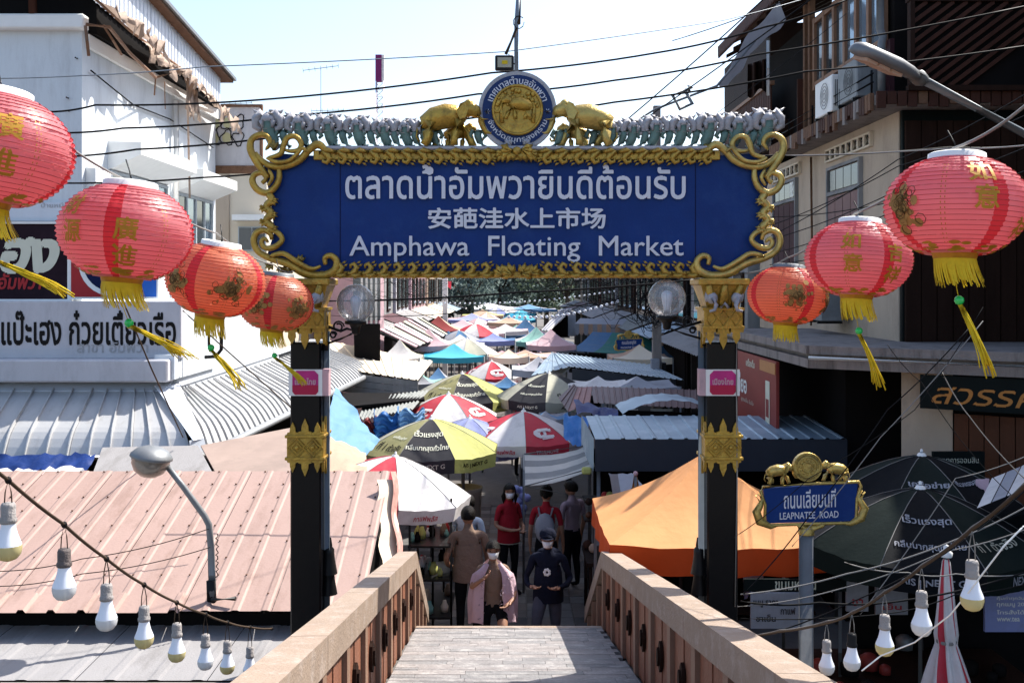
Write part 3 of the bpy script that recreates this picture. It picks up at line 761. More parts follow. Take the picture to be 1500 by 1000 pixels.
for s, mm in ((1, 'redprint'), (-1, 'navyprint')):
    pts = []; r2 = r * .86
    for k in range(17):
        t = (PI * k / 16) * s; pts.append((r2 * math.cos(t), r2 * math.sin(t)))
    for k in range(9):
        u = -1 + 2 * k / 8; pts.append((u * r2 * .98, s * .07 + .07 * math.sin(u * PI)))
    MB().add([(cx + x, 13.84, cz + z) for x, z in pts], [tuple(range(len(pts)))]).build('wave_half', M[mm], lp)

# ---------------------------------------------------------------- left roofs
sr = thing('silver_roof', 'silver ribbed metal canopy with a curved lip below the noodle shop sign', 'roof', (-6, 13, 2.2))
bull = lambda amp: (lambda u, v: Vector((0, 0, -amp * max(0, (0.28 - v) / .28) ** 2)))
xs = [-9.2 + k * .77 for k in range(8)]
e0, t0 = (12.36, 2.42), (13.38, 2.96)
for i in range(7):
    x0, x1 = xs[i], xs[i + 1] - .004
    if i == 6: x1 = -3.86
    tx = lambda x: x if x < -5 else -5 + (x + 5) * (.52 / 1.14)
    c_ = corr((x0, e0[0], e0[1]), (x1, e0[0], e0[1]), (tx(x1) - .1, t0[0], t0[1]), (tx(x0) - .1, t0[0], t0[1]), 3, .035, 'seam', 14, bull(.17))
    c_.build('roof_sheet', M['tinsilver'], sr)
ys = [12.5 + 1.22 * k for k in range(10)]
for i in range(9):
    ya, yb = ys[i], ys[i + 1] - .006
    ex = lambda y: -3.80 + (y - 12.4) * .054
    ez = 2.44
    wx = lambda y: -4.5 - .02 * (y - 13)
    st = max(0, .9 - (i) * .9) if i == 0 else 0
    c_ = corr((ex(ya), ya, ez), (ex(yb), yb, ez), (wx(yb), yb + .1 + .25, 2.98), (wx(ya), ya + st + .1, 2.98), 5, .03, 'seam', 14, bull(.15))
    c_.build('roof_sheet', M['tinsilver'], sr)
m = MB(); m.slab((-3.84, 12.34, 2.46), (-3.76, 12.5, 2.46), (-4.42, 13.6, 3.02), (-4.66, 13.36, 3.02), .01); m.slab((-3.86, 12.32, 2.31), (-3.72, 12.5, 2.31), (-3.76, 12.5, 2.46), (-3.88, 12.32, 2.46), .01); m.build('hip_flashing', M['tinwhite'], sr)
m = MB()
m.tube([(-7.6, 12.30, 2.24), (-3.84, 12.30, 2.27)], .055, 8); m.tube([(-3.84, 12.30, 2.27), (-3.72, 12.45, 2.27), (-3.18, 23.4, 2.30)], .055, 8)
m.build('gutter', M['gutter'], sr)
m = MB(); m.slab((-9.2, 13.34, 2.95), (-4.5, 13.34, 2.95), (-4.5, 13.64, 3.10), (-9.2, 13.64, 3.10), .02); m.slab((-4.62, 13.4, 3.0), (-4.42, 13.4, 3.0), (-4.42, 24, 3.04), (-4.72, 24, 3.04), .02); m.build('ridge_flashing', M['tinwhite'], sr)
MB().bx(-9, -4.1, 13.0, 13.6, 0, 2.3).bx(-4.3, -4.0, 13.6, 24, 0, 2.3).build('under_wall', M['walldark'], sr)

pr = thing('pink_roof', 'faded pink ribbed metal roof behind the left gate pillar', 'roof', (-5, 9.6, 1.6))
pe, pt = 8.6, 11.28
zp = lambda y: 1.60 + (y - pe) * .255
for i in range(11):
    xa = -1.26 - i * .76; xb = xa - .755; dx = -.031 * (pt - pe)
    c_ = corr((xb, pe, zp(pe)), (xa, pe, zp(pe)), (xa + dx, pt, zp(pt)), (xb + dx, pt, zp(pt)), 3, .009, 'trap', 1)
    c_.build('roof_sheet', M['tinpink'], pr)
    if i > 1:     # the lower course of short sheets near the eave
        c_ = corr((xb, pe - .06, zp(pe) + .005), (xa, pe - .06, zp(pe) + .005), (xa - .01, pe + .22, zp(pe + .22) + .012), (xb - .01, pe + .22, zp(pe + .22) + .012), 3, .028, 'trap', 1)
        c_.build('eave_sheet', M['tinpink'], pr)
MB().bx(-9, -1.35, 8.85, 9.0, 0, 1.5).bx(-1.5, -1.35, 9, 11.2, 0, 1.7).build('under_wall', M['walldark'], pr)  # near-black wall stands in for the shade gap below the eave
scr = MB(); nrm = Vector((0, -.25, 1)).normalized()
rnd = random.Random(2)
for i in range(33):
    for j in range(9):
        x = -1.34 - i * .253 - .01 * j * .3; y = pe + .25 + j * .3; 
        if rnd.random() < .25: continue
        c_ = Vector((x - .031 * (y - pe), y, zp(y) + .003)); scr.tube([c_, c_ + nrm * .012], .009, 6)
so_ = scr.build('roof_screws', M['rust'], pr); so_['kind'] = 'stuff'
gr_ = thing('grey_roof', 'pale grey fibre sheet roof at the water side, below the pink roof', 'roof', (-5, 8, 1.3))
for i in range(8):
    xa = -1.3 - i * 1.0; xb = xa - .994
    corr((xb, 7.72, 1.36), (xa, 7.72, 1.36), (xa, 8.84, 1.40), (xb, 8.84, 1.40), 3, .006, 'trap').build('roof_sheet', M['tingrey'], gr_)
m = MB(); m.bx(-9, -1.3, 7.6, 7.70, 1.29, 1.355); m.build('eave_board', M['concrete'], gr_)
MB().slab((-9, 6.2, 1.1), (-1.3, 6.2, 1.1), (-1.3, 7.6, 1.2), (-9, 7.6, 1.2), .03).build('lower_sheet', M['tingrey'], gr_)
wr = thing('white_sheet_roof', 'flat white and tan roof sheets between the silver and pink roofs', 'roof', (-3.9, 11.8, 2.2))
a = lambda px, py, D: W(px, py, D)
MB().slab(a(135, 695, 11.35), a(312, 693, 11.35), a(290, 652, 12.3), a(150, 655, 12.3), .02).build('white_sheet', M['tingrey'], wr)
MB().slab(a(316, 692, 11.4), a(432, 690, 11.4), a(432, 625, 13.2), a(294, 652, 12.32), .02).build('tan_sheet', M['tan'], wr)
tb = MB()
random.seed(8)
def crum(a, b, c, d, nu, nv, amp, seed=0, mb=None):
    rnd = random.Random(seed); P = [[rnd.uniform(-1, 1) for _ in range(nu + 1)] for _ in range(nv + 1)]
    a, b, c, d = map(Vector, (a, b, c, d)); n = (b - a).cross(d - a).normalized()
    def f(u, v):
        i, j = round(u * nu), round(v * nv)
        p = a.lerp(b, u).lerp(d.lerp(c, u), v) + n * P[j][i] * amp
        if j == 0: p = p + (a - d).normalized() * rnd.uniform(-.5, 1) * amp * 2
        return p
    return (mb or MB()).grid(f, nu, nv)
solo(crum(a(-20, 694, 11.9), a(128, 688, 11.9), a(140, 664, 12.25), a(-20, 668, 12.25), 22, 4, .035, 3), 'blue_tarp', M['tarpnavy'], 'crumpled navy blue tarpaulin tucked under the curved silver roof lip', 'tarpaulin')
solo(crum(a(-20, 700, 11.6), a(125, 692, 11.6), a(120, 684, 11.85), a(-20, 688, 11.85), 18, 3, .03, 5), 'plastic_sheet', M['uwhite'], 'crumpled white plastic sheet along the top edge of the pink roof', 'plastic sheet')
# ---------------------------------------------------------------- left mid-ground roofs
cr_ = thing('cream_roof', 'cream ribbed roof with dark timber side beyond the silver canopy', 'roof', W(570, 580, 23))
A, B, C, D_ = a(520, 543, 22.5), a(612, 557, 22), a(634, 529, 26), a(470, 497, 27)
corr(A, B, C, D_, 9, .02).build('roof_sheet', M['tincream'], cr_)
for k in range(3):
    t0, t1 = k / 3, (k + 1) / 3 - .02
    lo = lambda P, t: P - Vector((0, 0, t * .42))
    MB().slab(lo(A + Vector((-.6, .1, -.02)), t1), lo(B + Vector((0, .02, -.02)), t1), lo(B + Vector((0, .02, -.02)), t0), lo(A + Vector((-.6, .1, -.02)), t0), .02).build('side_board', M['wallgrey'], cr_)
of = thing('old_roof', 'old grey-green fibre cement roof behind the upper striped umbrella', 'roof', W(570, 620, 18))
corr(a(522, 617, 17), a(604, 600, 17.3), a(628, 572, 20), a(536, 584, 20), 16, .03, 'sine').build('roof_sheet', M['tinold'], of)
m = MB(); m.slab(a(480, 598, 18), a(622, 584, 18.4), a(620, 575, 20.2), a(500, 575, 20.4), .05); m.build('painted_shadow_board', M['walldark'], of)  # near-black slab painted as the shadow behind the old roof
solo(crum(a(470, 640, 13.9), a(536, 668, 14.0), a(556, 646, 15.0), a(492, 566, 16.9), 12, 9, .045, 6), 'light_blue_tarp', M['tarplight'], 'smooth light blue tarpaulin stretched beside the left gate pillar', 'tarpaulin')
solo(crum(a(476, 690, 12.3), a(538, 690, 12.3), a(536, 664, 13.6), a(478, 636, 13.9), 8, 6, .03, 7), 'beige_tarp', M['upeach'], 'pale beige tarpaulin below the light blue one, above the pink roof', 'tarpaulin')
for i, (x0, x1, y0, y1, mm, lab) in enumerate(((528, 552, 614, 640, 'maroonsign', 'dark red bundled cloth under the old grey roof'), (548, 585, 606, 640, 'tarpblue', 'blue bundled cloth in folds under the old grey roof'), (583, 622, 600, 622, 'tarplight', 'bright blue folded sheet at the corner of the old grey roof'))):
    P0 = a((x0 + x1) / 2, (y0 + y1) / 2, 16.6); rr = w_(x0, x1, 16.6) / 2
    m = MB()
    m.grid(lambda u, v: P0 + Vector((rr * math.cos(PI * (1 - u)) * (1 + .06 * math.sin(v * 30 + i)), -.35 * math.sin(PI * u) + .05 * math.sin(v * 22 + u * 9), (v - .5) * w_(y0, y1, 16.6) * 1.2 + .05 * math.sin(u * 14 + i))), 16, 14)
    solo(m, 'bundled_cloth', M[mm], lab, 'cloth')
# ---------------------------------------------------------------- right: tall house
RB = thing('timber_house', 'tall cream and dark timber house with balconies on the market corner', 'house', (7, 17, 0))
MB().bx(5.4, 12, 14.3, 22.3, 3.4, 6.75).build('wall', M['wallcream'], RB)
MB().bx(5.42, 12, 14.22, 14.3, 3.4, 6.75).build('front_wall', M['darkboard'], RB)
for k in range(16):
    x0 = 5.45 + k * .22; MB().bx(x0, x0 + .205, 14.16 + .01 * (k % 2), 14.22, 3.5, 6.6).build('wall_board', M['wooddark'], RB)
# tall windows on the street side
def tall_window(y0, y1, zt, zb, tr):
    f = MB(); x = 5.33; w = .05
    f.bx(x, 5.4, y0, y0 + w, zb, zt); f.bx(x, 5.4, y1 - w, y1, zb, zt); f.bx(x, 5.4, y0 + w, y1 - w, zt - w, zt); f.bx(x, 5.4, y0 + w, y1 - w, tr - .03, tr + .03); f.bx(x, 5.4, y0 + w, y1 - w, zb, zb + w)
    fo = f.build('window', M['wallgrey'], RB)
    n = 4; L_ = (y1 - y0 - .1) / n
    for i in range(n):
        a_, b_ = y0 + .05 + i * L_ + .015, y0 + .05 + (i + 1) * L_ - .015
        MB().bx(5.36, 5.39, a_, b_, tr + .05, zt - .07).build('pane', M['glass'], fo)
        MB().bx(5.35, 5.39, a_, b_, zb + .06, tr - .05).build('shutter', M['woodpurple'] if y0 > 18 else mat('faded_plum_shutter', (.22, .135, .125), .7, 0, .15, 6), fo)
    return fo
tall_window(15.75, 17.4, 6.30, 4.0, 5.85); tall_window(19.3, 21.0, 6.35, 3.9, 5.95)
lettering('ขาย', plane_map((5.335, 19.55, 6.14), (0, -1, 0), (0, 0, 1)), .24, .3, bold=.02, step=.05).build('window_lettering', M['white'], RB)
for (y0, y1, n) in ((15.3, 17.5, 8), (19.1, 21.2, 7)):
    for i in range(n):
        L_ = (y1 - y0) / n; a_ = y0 + i * L_
        v = MB(); x = 5.34
        v.bx(x, 5.4, a_, a_ + .03, 6.4, 6.62); v.bx(x, 5.4, a_ + L_ - .04, a_ + L_ - .01, 6.4, 6.62); v.bx(x, 5.4, a_ + .03, a_ + L_ - .04, 6.40, 6.43); v.bx(x, 5.4, a_ + .03, a_ + L_ - .04, 6.59, 6.62)
        v.tube([(5.365, a_ + .03, 6.43), (5.365, a_ + L_ - .04, 6.59)], .012, 4); v.tube([(5.367, a_ + .03, 6.59), (5.367, a_ + L_ - .04, 6.43)], .012, 4)
        v.bx(5.385, 5.398, a_ + .03, a_ + L_ - .04, 6.43, 6.59, 1)
        v.build('vent_block', [M['wallcream2'], M['blackprint']], RB)
MB().tube([(5.33, 18.25, 6.6), (5.33, 18.2, 5.2), (5.33, 18.25, 3.6)], .02, 6).build('wall_pipe', M['rust'], RB)
# balcony slab, tiled drip edge, rail
MB().bx(4.92, 12, 13.8, 19.4, 6.76, 6.90).build('balcony_slab', M['concrete'], RB)
random.seed(5)
for k in range(46):
    y0 = 13.9 + k * .119; h = random.uniform(.13, .24)
    MB().bx(4.86, 4.915, y0, y0 + .1, 6.90 - h, 6.93).build('edge_tile', random.choice((M['rust'], M['woodred'], M['rust'], M['concrete'])), RB)
for k in range(20):
    x0 = 4.9 + k * .14; h = random.uniform(.12, .2)
    MB().bx(x0, x0 + .12, 13.74, 13.79, 6.90 - h, 6.93).build('edge_tile', random.choice((M['rust'], M['woodred'], M['woodred'])), RB)
m = MB()
for z in (7.08, 7.2): m.tube([(4.9, 13.9, z), (4.9, 19.4, z - .02)], .014, 6)
for y0 in (13.95, 15.3, 16.7, 18.1, 19.3): m.tube([(4.9, y0, 6.9), (4.9, y0, 7.25)], .016, 6)
m.build('balcony_rail', M['blackiron'], RB)
# upper storey: boards, window band
MB().bx(5.36, 12, 14.35, 22.2, 6.9, 9.05).build('upper_wall', M['walldark'], RB)
for k in range(26):
    y0 = 14.35 + k * .128; MB().bx(5.30, 5.36, y0, y0 + .12, 6.92, 7.78).build('wall_board', M['woodpurple'], RB)
fo = MB(); 
n = 6; y0, y1 = 14.55, 17.8
fo.bx(5.24, 5.32, y0, y1, 7.76, 7.83); fo.bx(5.24, 5.32, y0, y1, 8.85, 8.93)
for i in range(n + 1): yy = y0 + (y1 - y0) * i / n; fo.bx(5.235, 5.325, yy - .05, yy + .05, 7.7, 8.95)
fo = fo.build('window', M['woodframe'], RB)
for i in range(n):
    a_, b_ = y0 + (y1 - y0) * i / n + .06, y0 + (y1 - y0) * (i + 1) / n - .06
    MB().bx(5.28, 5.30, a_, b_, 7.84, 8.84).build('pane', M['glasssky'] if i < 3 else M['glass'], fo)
MB().tube([(5.16, 14.35, 9.05), (5.16, 14.35, 7.9), (5.2, 14.35, 7.8), (5.16, 14.3, 7.7), (5.16, 14.3, 6.9)], .055, 10).build('down_pipe', M['steel'], RB)
# left balcony recess with plank railing and posts
for k in range(30):
    y0 = 19.9 + k * .145; MB().bx(5.02, 5.05, y0, y0 + .115, 7.55, 8.2).build('railing_plank', M['woodred'], RB)
m = MB(); m.bx(4.99, 5.08, 19.8, 24.3, 8.2, 8.27); m.bx(4.99, 5.08, 19.8, 24.3, 7.48, 7.55); m.build('hand_rail', M['woodframe'], RB)
for k in range(11):
    x0 = 5.1 + k * .13; MB().bx(x0, x0 + .11, 18.3, 18.33, 6.95, 8.0).build('railing_plank', M['woodred'], RB)
MB().bx(4.95, 7, 19.5, 24.4, 6.95, 7.48).build('balcony_floor', M['wooddark'], RB)
MB().bx(5.6, 12, 22.2, 27, 3, 10).build('rear_wall', M['wooddark'], RB)
MB().tube([W(1125, 60, 18.5), W(1125, 140, 18.5)], .03, 6).build('porch_post', M['white'], RB)
for i, yy in enumerate((17.9, 18.2)): MB().bx(5.2, 5.3, yy, yy + .1, 6.9, 9.3).build('wall_post', M['rust'], RB)
# roof with scalloped fascia
m = MB(); m.hexa([(4.62, 16.2, 9.39), (9, 16.2, 11.6), (9, 22.6, 11.7), (4.62, 22.6, 9.5), (4.62, 16.2, 9.47), (9, 16.2, 11.7), (9, 22.6, 11.8), (4.62, 22.6, 9.58)]); m.build('roof', M['rust'], RB)
for k in range(60):
    y0 = 16.5 + k * .105; z = 9.36 + (y0 - 12.5) * .017
    MB().prism([(0, 0), (0, .2), (.1, .2), (.1, 0), (.05, -.07)], lambda u, v: (4.58, y0 + u, z + v - .12), (.03, 0, 0)).build('scallop', M['woodred'], RB)
for k in range(9):
    y0 = 16.8 + k * .7; MB().hexa([(4.7, y0, 9.28), (7, y0, 10.45), (7, y0 + .07, 10.45), (4.7, y0 + .07, 9.28), (4.7, y0, 9.36), (7, y0, 10.53), (7, y0 + .07, 10.53), (4.7, y0 + .07, 9.36)]).build('rafter', M['wooddark'], RB)
# chevron slatted balcony front
MB().bx(5.35, 9, 13.76, 13.82, 6.93, 8.2).build('balcony_backing', M['walldark'], RB)
for k in range(22):
    for (x0, x1, sgn_) in ((5.38, 6.9, 1), (6.98, 8.6, -1)):
        L_ = x1 - x0; cz = 6.5 + k * .135
        # slat clipped to the panel height
        pa, pb = (x0, cz if sgn_ > 0 else cz + L_ * .75), (x1, cz + L_ * .75 if sgn_ > 0 else cz)
        def clip(p, q, lo, hi):
            (xa, za), (xb, zb) = p, q
            if za > zb: (xa, za), (xb, zb) = (xb, zb), (xa, za)
            if zb <= lo or za >= hi: return None
            if za < lo: t = (lo - za) / (zb - za); xa += (xb - xa) * t; za = lo
            if zb > hi: t = (hi - za) / (zb - za); xb = xa + (xb - xa) * t; zb = hi
            return (xa, za), (xb, zb)
        c_ = clip(pa, pb, 6.98, 8.12)
        if c_:
            (xa, za), (xb, zb) = c_; w = .032
            MB().hexa([(xa, 13.70, za - w), (xa, 13.75, za - w), (xb, 13.75, zb - w), (xb, 13.70, zb - w), (xa, 13.70, za + w), (xa, 13.75, za + w), (xb, 13.75, zb + w), (xb, 13.70, zb + w)]).build('balcony_slat', M['woodred'], RB)
m = MB(); m.bx(5.3, 9, 13.68, 13.80, 8.12, 8.2); m.bx(5.3, 9, 13.68, 13.78, 6.93, 7.0)
for x0 in (5.32, 6.92, 8.62): m.bx(x0, x0 + .06, 13.67, 13.78, 6.93, 8.8)
for z in (8.45, 8.7): m.bx(5.3, 9, 13.70, 13.74, z, z + .05)
m.build('balcony_frame', M['wooddark'], RB)
for k in range(14):
    z = 8.2 + k * .12
    if k < 7: MB().bx(5.6, 10, 14.25 - .01 * (k % 2), 14.34, z, z + .11).build('wall_board', M['woodred'] if k % 3 else M['wooddark'], RB)
MB().bx(5.72, 6.25, 14.18, 14.26, 8.4, 9.0).build('window', M['woodframe'], RB)
MB().bx(5.78, 6.19, 14.15, 14.18, 8.45, 9.0).build('pane', M['glasssky'], RB)
# air conditioners
def aircon(p, label, faded=False):
    t = thing('air_conditioner', label, 'air conditioner', p)
    MB().box((0, 0, .28), (.34, .85, .56), 0, None, .015).build('casing', M['white'] if not faded else M['steeldull'], t, local=True)
    f = MB()
    for r in (.05, .1, .15, .2): f.tube([(-.185, -.1 + r * math.cos(2 * PI * k / 20), .28 + r * math.sin(2 * PI * k / 20)) for k in range(20)], .004, 4, closed=True)
    f.build('fan_grille', M['blackiron'], t, local=True)
    f = MB()
    for k in range(9): f.bx(-.12 + k * .03, -.105 + k * .03, -.432, -.427, .08, .48)
    f.build('side_louvre', M['steeldull'], t, local=True)
    MB().box((0, -.32, -.02), (.4, .04, .04)).box((0, .32, -.02), (.4, .04, .04)).build('bracket', M['blackiron'], t, local=True)
aircon((5.03, 16.0, 6.97), 'white air conditioner unit on the balcony below the brown windows')
aircon((5.06, 14.95, 7.0), 'grey weathered air conditioner unit next to the downpipe', True)
aircon((5.05, 16.6, 3.75), 'grey air conditioner standing on the concrete ledge behind the lanterns', True)
MB().bx(7.3, 12, 3.5, 13.7, 0, 9.0).build('unseen_shade_wing', M['wooddark'], RB)  # unseen wing, added and sized to shade the dark umbrellas
# ledge above the ground floor
lg = thing('shop_row', 'ground floor shops of the corner house in deep shade under a stained concrete ledge', 'shop', (5.2, 13, 0))
P1, P2, P0 = Vector((3.67, 12.4, 0)), Vector((6.6, 10.5, 0)), Vector((3.62, 18.5, 0))
def strip(p, q, z0, z1, out, th, mm, name='ledge', parent=lg):
    p, q = Vector(p), Vector(q); d = (q - p).normalized(); n_ = Vector((d.y, -d.x, 0)) * out
    return MB().hexa([p + Vector((0, 0, z0)) + n_, q + Vector((0, 0, z0)) + n_, q + Vector((0, 0, z0)) + n_ * 0 - n_.normalized() * th if out else q, p + Vector((0, 0, z0)) - n_.normalized() * th,
                      p + Vector((0, 0, z1)) + n_, q + Vector((0, 0, z1)) + n_, q + Vector((0, 0, z1)) - n_.normalized() * th, p + Vector((0, 0, z1)) - n_.normalized() * th]).build(name, mm, parent)
m = MB()
top = [(3.67, 12.4), (6.6, 10.5), (9, 10.5), (9, 14.2), (5.5, 14.2), (5.5, 18.5), (3.62, 18.5)]
m.prism(top, lambda x, y: (x, y, 3.34), (0, 0, .20)); m.build('ledge_slab', M['concrete'], lg)
for (p, q) in (((3.60, 12.36), (6.6, 10.42)), ((3.60, 12.36), (3.55, 18.5))):
    p, q = Vector(p + (0,)), Vector(q + (0,)); d = (q - p); n_ = Vector((-d.y, d.x, 0)).normalized() * .05
    for (z0, z1, o_) in ((3.50, 3.60, 1.0), (3.33, 3.44, .6)):
        MB().hexa([p - n_ * o_ + Vector((0, 0, z0)), q - n_ * o_ + Vector((0, 0, z0)), q + n_ * o_ + Vector((0, 0, z0)), p + n_ * o_ + Vector((0, 0, z0)),
                   p - n_ * o_ + Vector((0, 0, z1)), q - n_ * o_ + Vector((0, 0, z1)), q + n_ * o_ + Vector((0, 0, z1)), p + n_ * o_ + Vector((0, 0, z1))]).build('ledge_moulding', M['concrete'], lg)
MB().tube([(3.55, 12.25, 3.46), (6.6, 10.28, 3.46)], .022, 8).build('conduit', M['white'], lg)
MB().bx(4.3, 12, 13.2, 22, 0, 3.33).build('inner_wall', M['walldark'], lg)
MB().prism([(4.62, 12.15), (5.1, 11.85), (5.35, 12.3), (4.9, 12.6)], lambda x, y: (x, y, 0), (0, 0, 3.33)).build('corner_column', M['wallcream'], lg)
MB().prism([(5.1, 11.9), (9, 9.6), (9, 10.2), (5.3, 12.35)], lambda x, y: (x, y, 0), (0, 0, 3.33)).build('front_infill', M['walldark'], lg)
d = Vector((.86, -.52, 0)).normalized()
for k in range(12):
    p = Vector((5.12, 11.84, 0)) + d * (.16 * k); q = p + d * .15; nn = Vector((-.52, -.86, 0)) * .05
    MB().hexa([p + nn, q + nn, q, p, p + nn + Vector((0, 0, 2.85)), q + nn + Vector((0, 0, 2.85)), q + Vector((0, 0, 2.85)), p + Vector((0, 0, 2.85))]).build('door_board', M['wooddoor'], lg)
sg = thing('gilt_shop_sign', 'black shop board with gilt Thai letters under the concrete ledge', 'sign', (5.1, 11.3, 2.95))
p = Vector((4.68, 11.72, 2.93)); q = p + d * 2.2; nn = Vector((-.52, -.86, 0)) * .06
MB().hexa([p + nn, q + nn, q, p, p + nn + Vector((0, 0, .38)), q + nn + Vector((0, 0, .38)), q + Vector((0, 0, .38)), p + Vector((0, 0, .38))]).build('board', M['darkboard'], sg)
lettering('สวรรค์ไทย', plane_map(p + d * 1.0 + nn * 1.15 + Vector((0, 0, .2)), d, (0, 0, 1)), 1.75, .27, bold=.004, step=.03, slant=.3, depth=(.01, .02, 0)).build('gilt_lettering', M['goldletter'], sg)
at = thing('atm_sign', 'small black cash machine sign with white letters beside the wooden doors', 'sign', W(1410, 690, 11.2))
p = W(1405, 683, 11.15); MB().bx(p.x - .28, p.x + .28, 11.15, 11.2, p.z - .16, p.z + .16).build('board', M['darkboard'], at)
lettering('ATM', front_map(p + Vector((-.12, -.005, -.06))), .2, .08, bold=.02, step=.05).build('sign_lettering', M['creamletter'], at)
lettering('ธนาคารออมสิน', front_map(p + Vector((0, -.005, .07))), .42, .06, step=.05).build('sign_lettering', M['creamletter'], at)
# maroon banner facing the street
bn = thing('maroon_banner', 'maroon advertising banner with white Thai lettering below the ledge, right of the gate', 'banner', (3.56, 15.3, 2.28))
MB().bx(3.54, 3.58, 13.72, 17.0, 2.27, 3.30).build('banner_sheet', M['maroonsign'], bn)
ban = lambda y, z: plane_map((3.535, y, z), (0, -1, 0), (0, 0, 1))
lettering('ไหล่ยอ', ban(15.9, 2.83), .95, .30, bold=.03, step=.04).build('banner_lettering', M['white'], bn)
lettering('เครื่องดื่ม', ban(15.2, 3.17), .55, .12, bold=.02, step=.05).build('banner_lettering', M['creamletter'], bn)
lettering('สูตรเย็น ชื่นใจ', ban(15.4, 2.58), .8, .08, step=.05).build('banner_lettering', M['creamletter'], bn)
MB().bx(3.53, 3.538, 14.05, 14.27, 2.4, 3.0).build('bottle_print', M['creamletter'], bn)
MB().bx(3.528, 3.534, 14.08, 14.24, 2.5, 2.75).build('bottle_label', M['maroonsign'], bn)
MB().bx(3.53, 3.538, 13.75, 14.6, 3.12, 3.27).build('gold_corner', M['goldletter'], bn)
# grey tarpaulin and its rigging at the house's far end
gt = thing('grey_sail_tarp', 'grey tarpaulin strip rigged from the timber house over the street', 'tarpaulin', W(1100, 70, 18))
MB().grid(lambda u, v: W(1050 + 90 * u + 14 * v * (1 - u * .3) + 4 * math.sin(u * 9), 124 - 124 * u ** .9 + (4 + 26 * u) * v + 2 * math.sin(u * 20 + v * 3), 17.5 + .3 * v), 16, 4).build('cloth', M['ugrey'], gt)
MB().tube([W(870, 215, 17.2), W(960, 160, 17.3), W(1050, 126, 17.5), W(1106, 60, 17.5)], .022, 6).build('rig_pole', M['steeldull'], gt)
m = MB(); m.tube([W(985, 140, 17.2), W(1003, 132, 17.2), W(1014, 152, 17.2), W(996, 160, 17.2)], .035, 6, closed=True); m.tube([W(1008, 133, 17.2), W(1011, 127, 17.2)], .06, 6); m.build('clamp', M['steeldull'], gt)
solo(MB().grid(lambda u, v: W(1095 + 30 * u, 95 + 5 * math.sin(u * 8) * v + v * 46 - u * 10, 19 + .2 * math.sin(u * 14)), 12, 5), 'brown_curtain', M['wooddark'], 'dark brown cloth blind hanging at the far end of the house balcony', 'blind')
# ---------------------------------------------------------------- welcome gate over the foot of the bridge
GD = 8.0; gs = GD / F
G = lambda px, py, dy=0.0: Vector(((px - 750) * gs, GD + dy, CAMZ + (415 - py) * gs))
gate = thing('welcome_gate', 'blue market welcome gate with gold scroll frame on two glossy black pillars', 'gate', (0, GD, 0))
# board with the shaped outline
out = [(412, 226), (500, 232), (1010, 232), (1100, 226), (1128, 246), (1118, 290), (1112, 340), (1122, 372), (1060, 396), (1010, 402), (500, 402), (455, 396), (394, 372), (404, 340), (398, 290), (388, 246)]
MB().prism(out, lambda x, y: G(x, y, -.05), (0, .12, 0)).build('sign_board', M['signblue'], gate)
for px in (1017, 500):
    m = MB(); a, b = G(px - .6, 236), G(px + .6, 398); m.bx(a.x, b.x, GD - .053, GD - .05, b.z, a.z); m.build('board_joint', M['navyprint'], gate)
def gtext(body, px0, px1, py0, py1, bold, step=.016, mm='letter'):
    c = G((px0 + px1) / 2, (py0 + py1) / 2)
    lettering(body, lambda x, y: Vector((c.x + x, GD - .075, c.z + y)), (px1 - px0) * gs, (py1 - py0) * gs, bold=bold, step=step, depth=(0, .026, 0)).build('sign_lettering', M[mm], gate)
gtext('ตลาดน้ำอัมพวายินดีต้อนรับ', 508, 1002, 243, 293, .014)
gtext('安葩洼水上市场', 628, 886, 305, 336, .022)
gtext('Amphawa  Floating  Market', 514, 999, 346, 384, .006)
# cornices of repeated carved leaves
def leaf_unit(name, flip=1):
    m = MB()
    pts = [(0, 0, .045), (.25, .02, .06), (.5, -.12, .075), (.62, -.38, .06), (.45, -.58, .045), (.22, -.5, .035), (.24, -.3, .025)]
    u = 25 * gs
    m.tube([(x * u - .5 * u, -.03, z * u * flip) for x, z, r in pts], [r * 3.0 * u for x, z, r in pts], 8)
    m.tube([(-.45 * u, -.01, .06 * u * flip), (.0 * u, -.05, .14 * u * flip), (.5 * u, -.02, .04 * u * flip)], [.1 * u, .17 * u, .1 * u], 7)
    for k in range(4):
        t = k / 3; x = (.35 + .5 * math.sin(t * 2.2)) * u - .5 * u; z = (-.15 - .5 * t) * u * flip
        m.tube([(x - .12 * u, -.04, z + .05 * u * flip), (x + .05 * u, -.05, z), (x + .16 * u, -.02, z - .1 * u * flip)], [.02 * u, .08 * u, .015 * u], 6)
    o = m.build(name, M['gold'], gate, local=True); return o
lt = leaf_unit('leaf_ornament', 1); first = True
for s in range(22):
    for side in (-1, 1):
        px = 757 + side * (38 + s * 10.9)
        if s % 2: continue
        if first: o = lt; first = False
        else: o = lt.copy(); COL.objects.link(o); o.parent = gate
        g_ = G(757 + side * (42 + (s // 2) * 23.2), 226); o.location = (g_.x, -.06, g_.z); o.scale = (-side * .98, 1, 1)
lb = leaf_unit('leaf_ornament', -1); first = True
for s in range(11):
    for side in (-1, 1):
        if first: o = lb; first = False
        else: o = lb.copy(); COL.objects.link(o); o.parent = gate
        g_ = G(757 + side * (44 + s * 21.2), 401); o.location = (g_.x, -.06, g_.z); o.scale = (-side * .9, 1, 1)
m = MB(); a, b = G(480, 216), G(1034, 222); m.bx(a.x, b.x, GD - .10, GD + .10, b.z, a.z, 0, .01); m.build('top_cornice', M['silver'], gate)
m = MB(); a, b = G(462, 222), G(1052, 236); m.bx(a.x, b.x, GD - .085, GD + .08, b.z, a.z, 0, .006); m.build('cornice_band', M['gold'], gate)
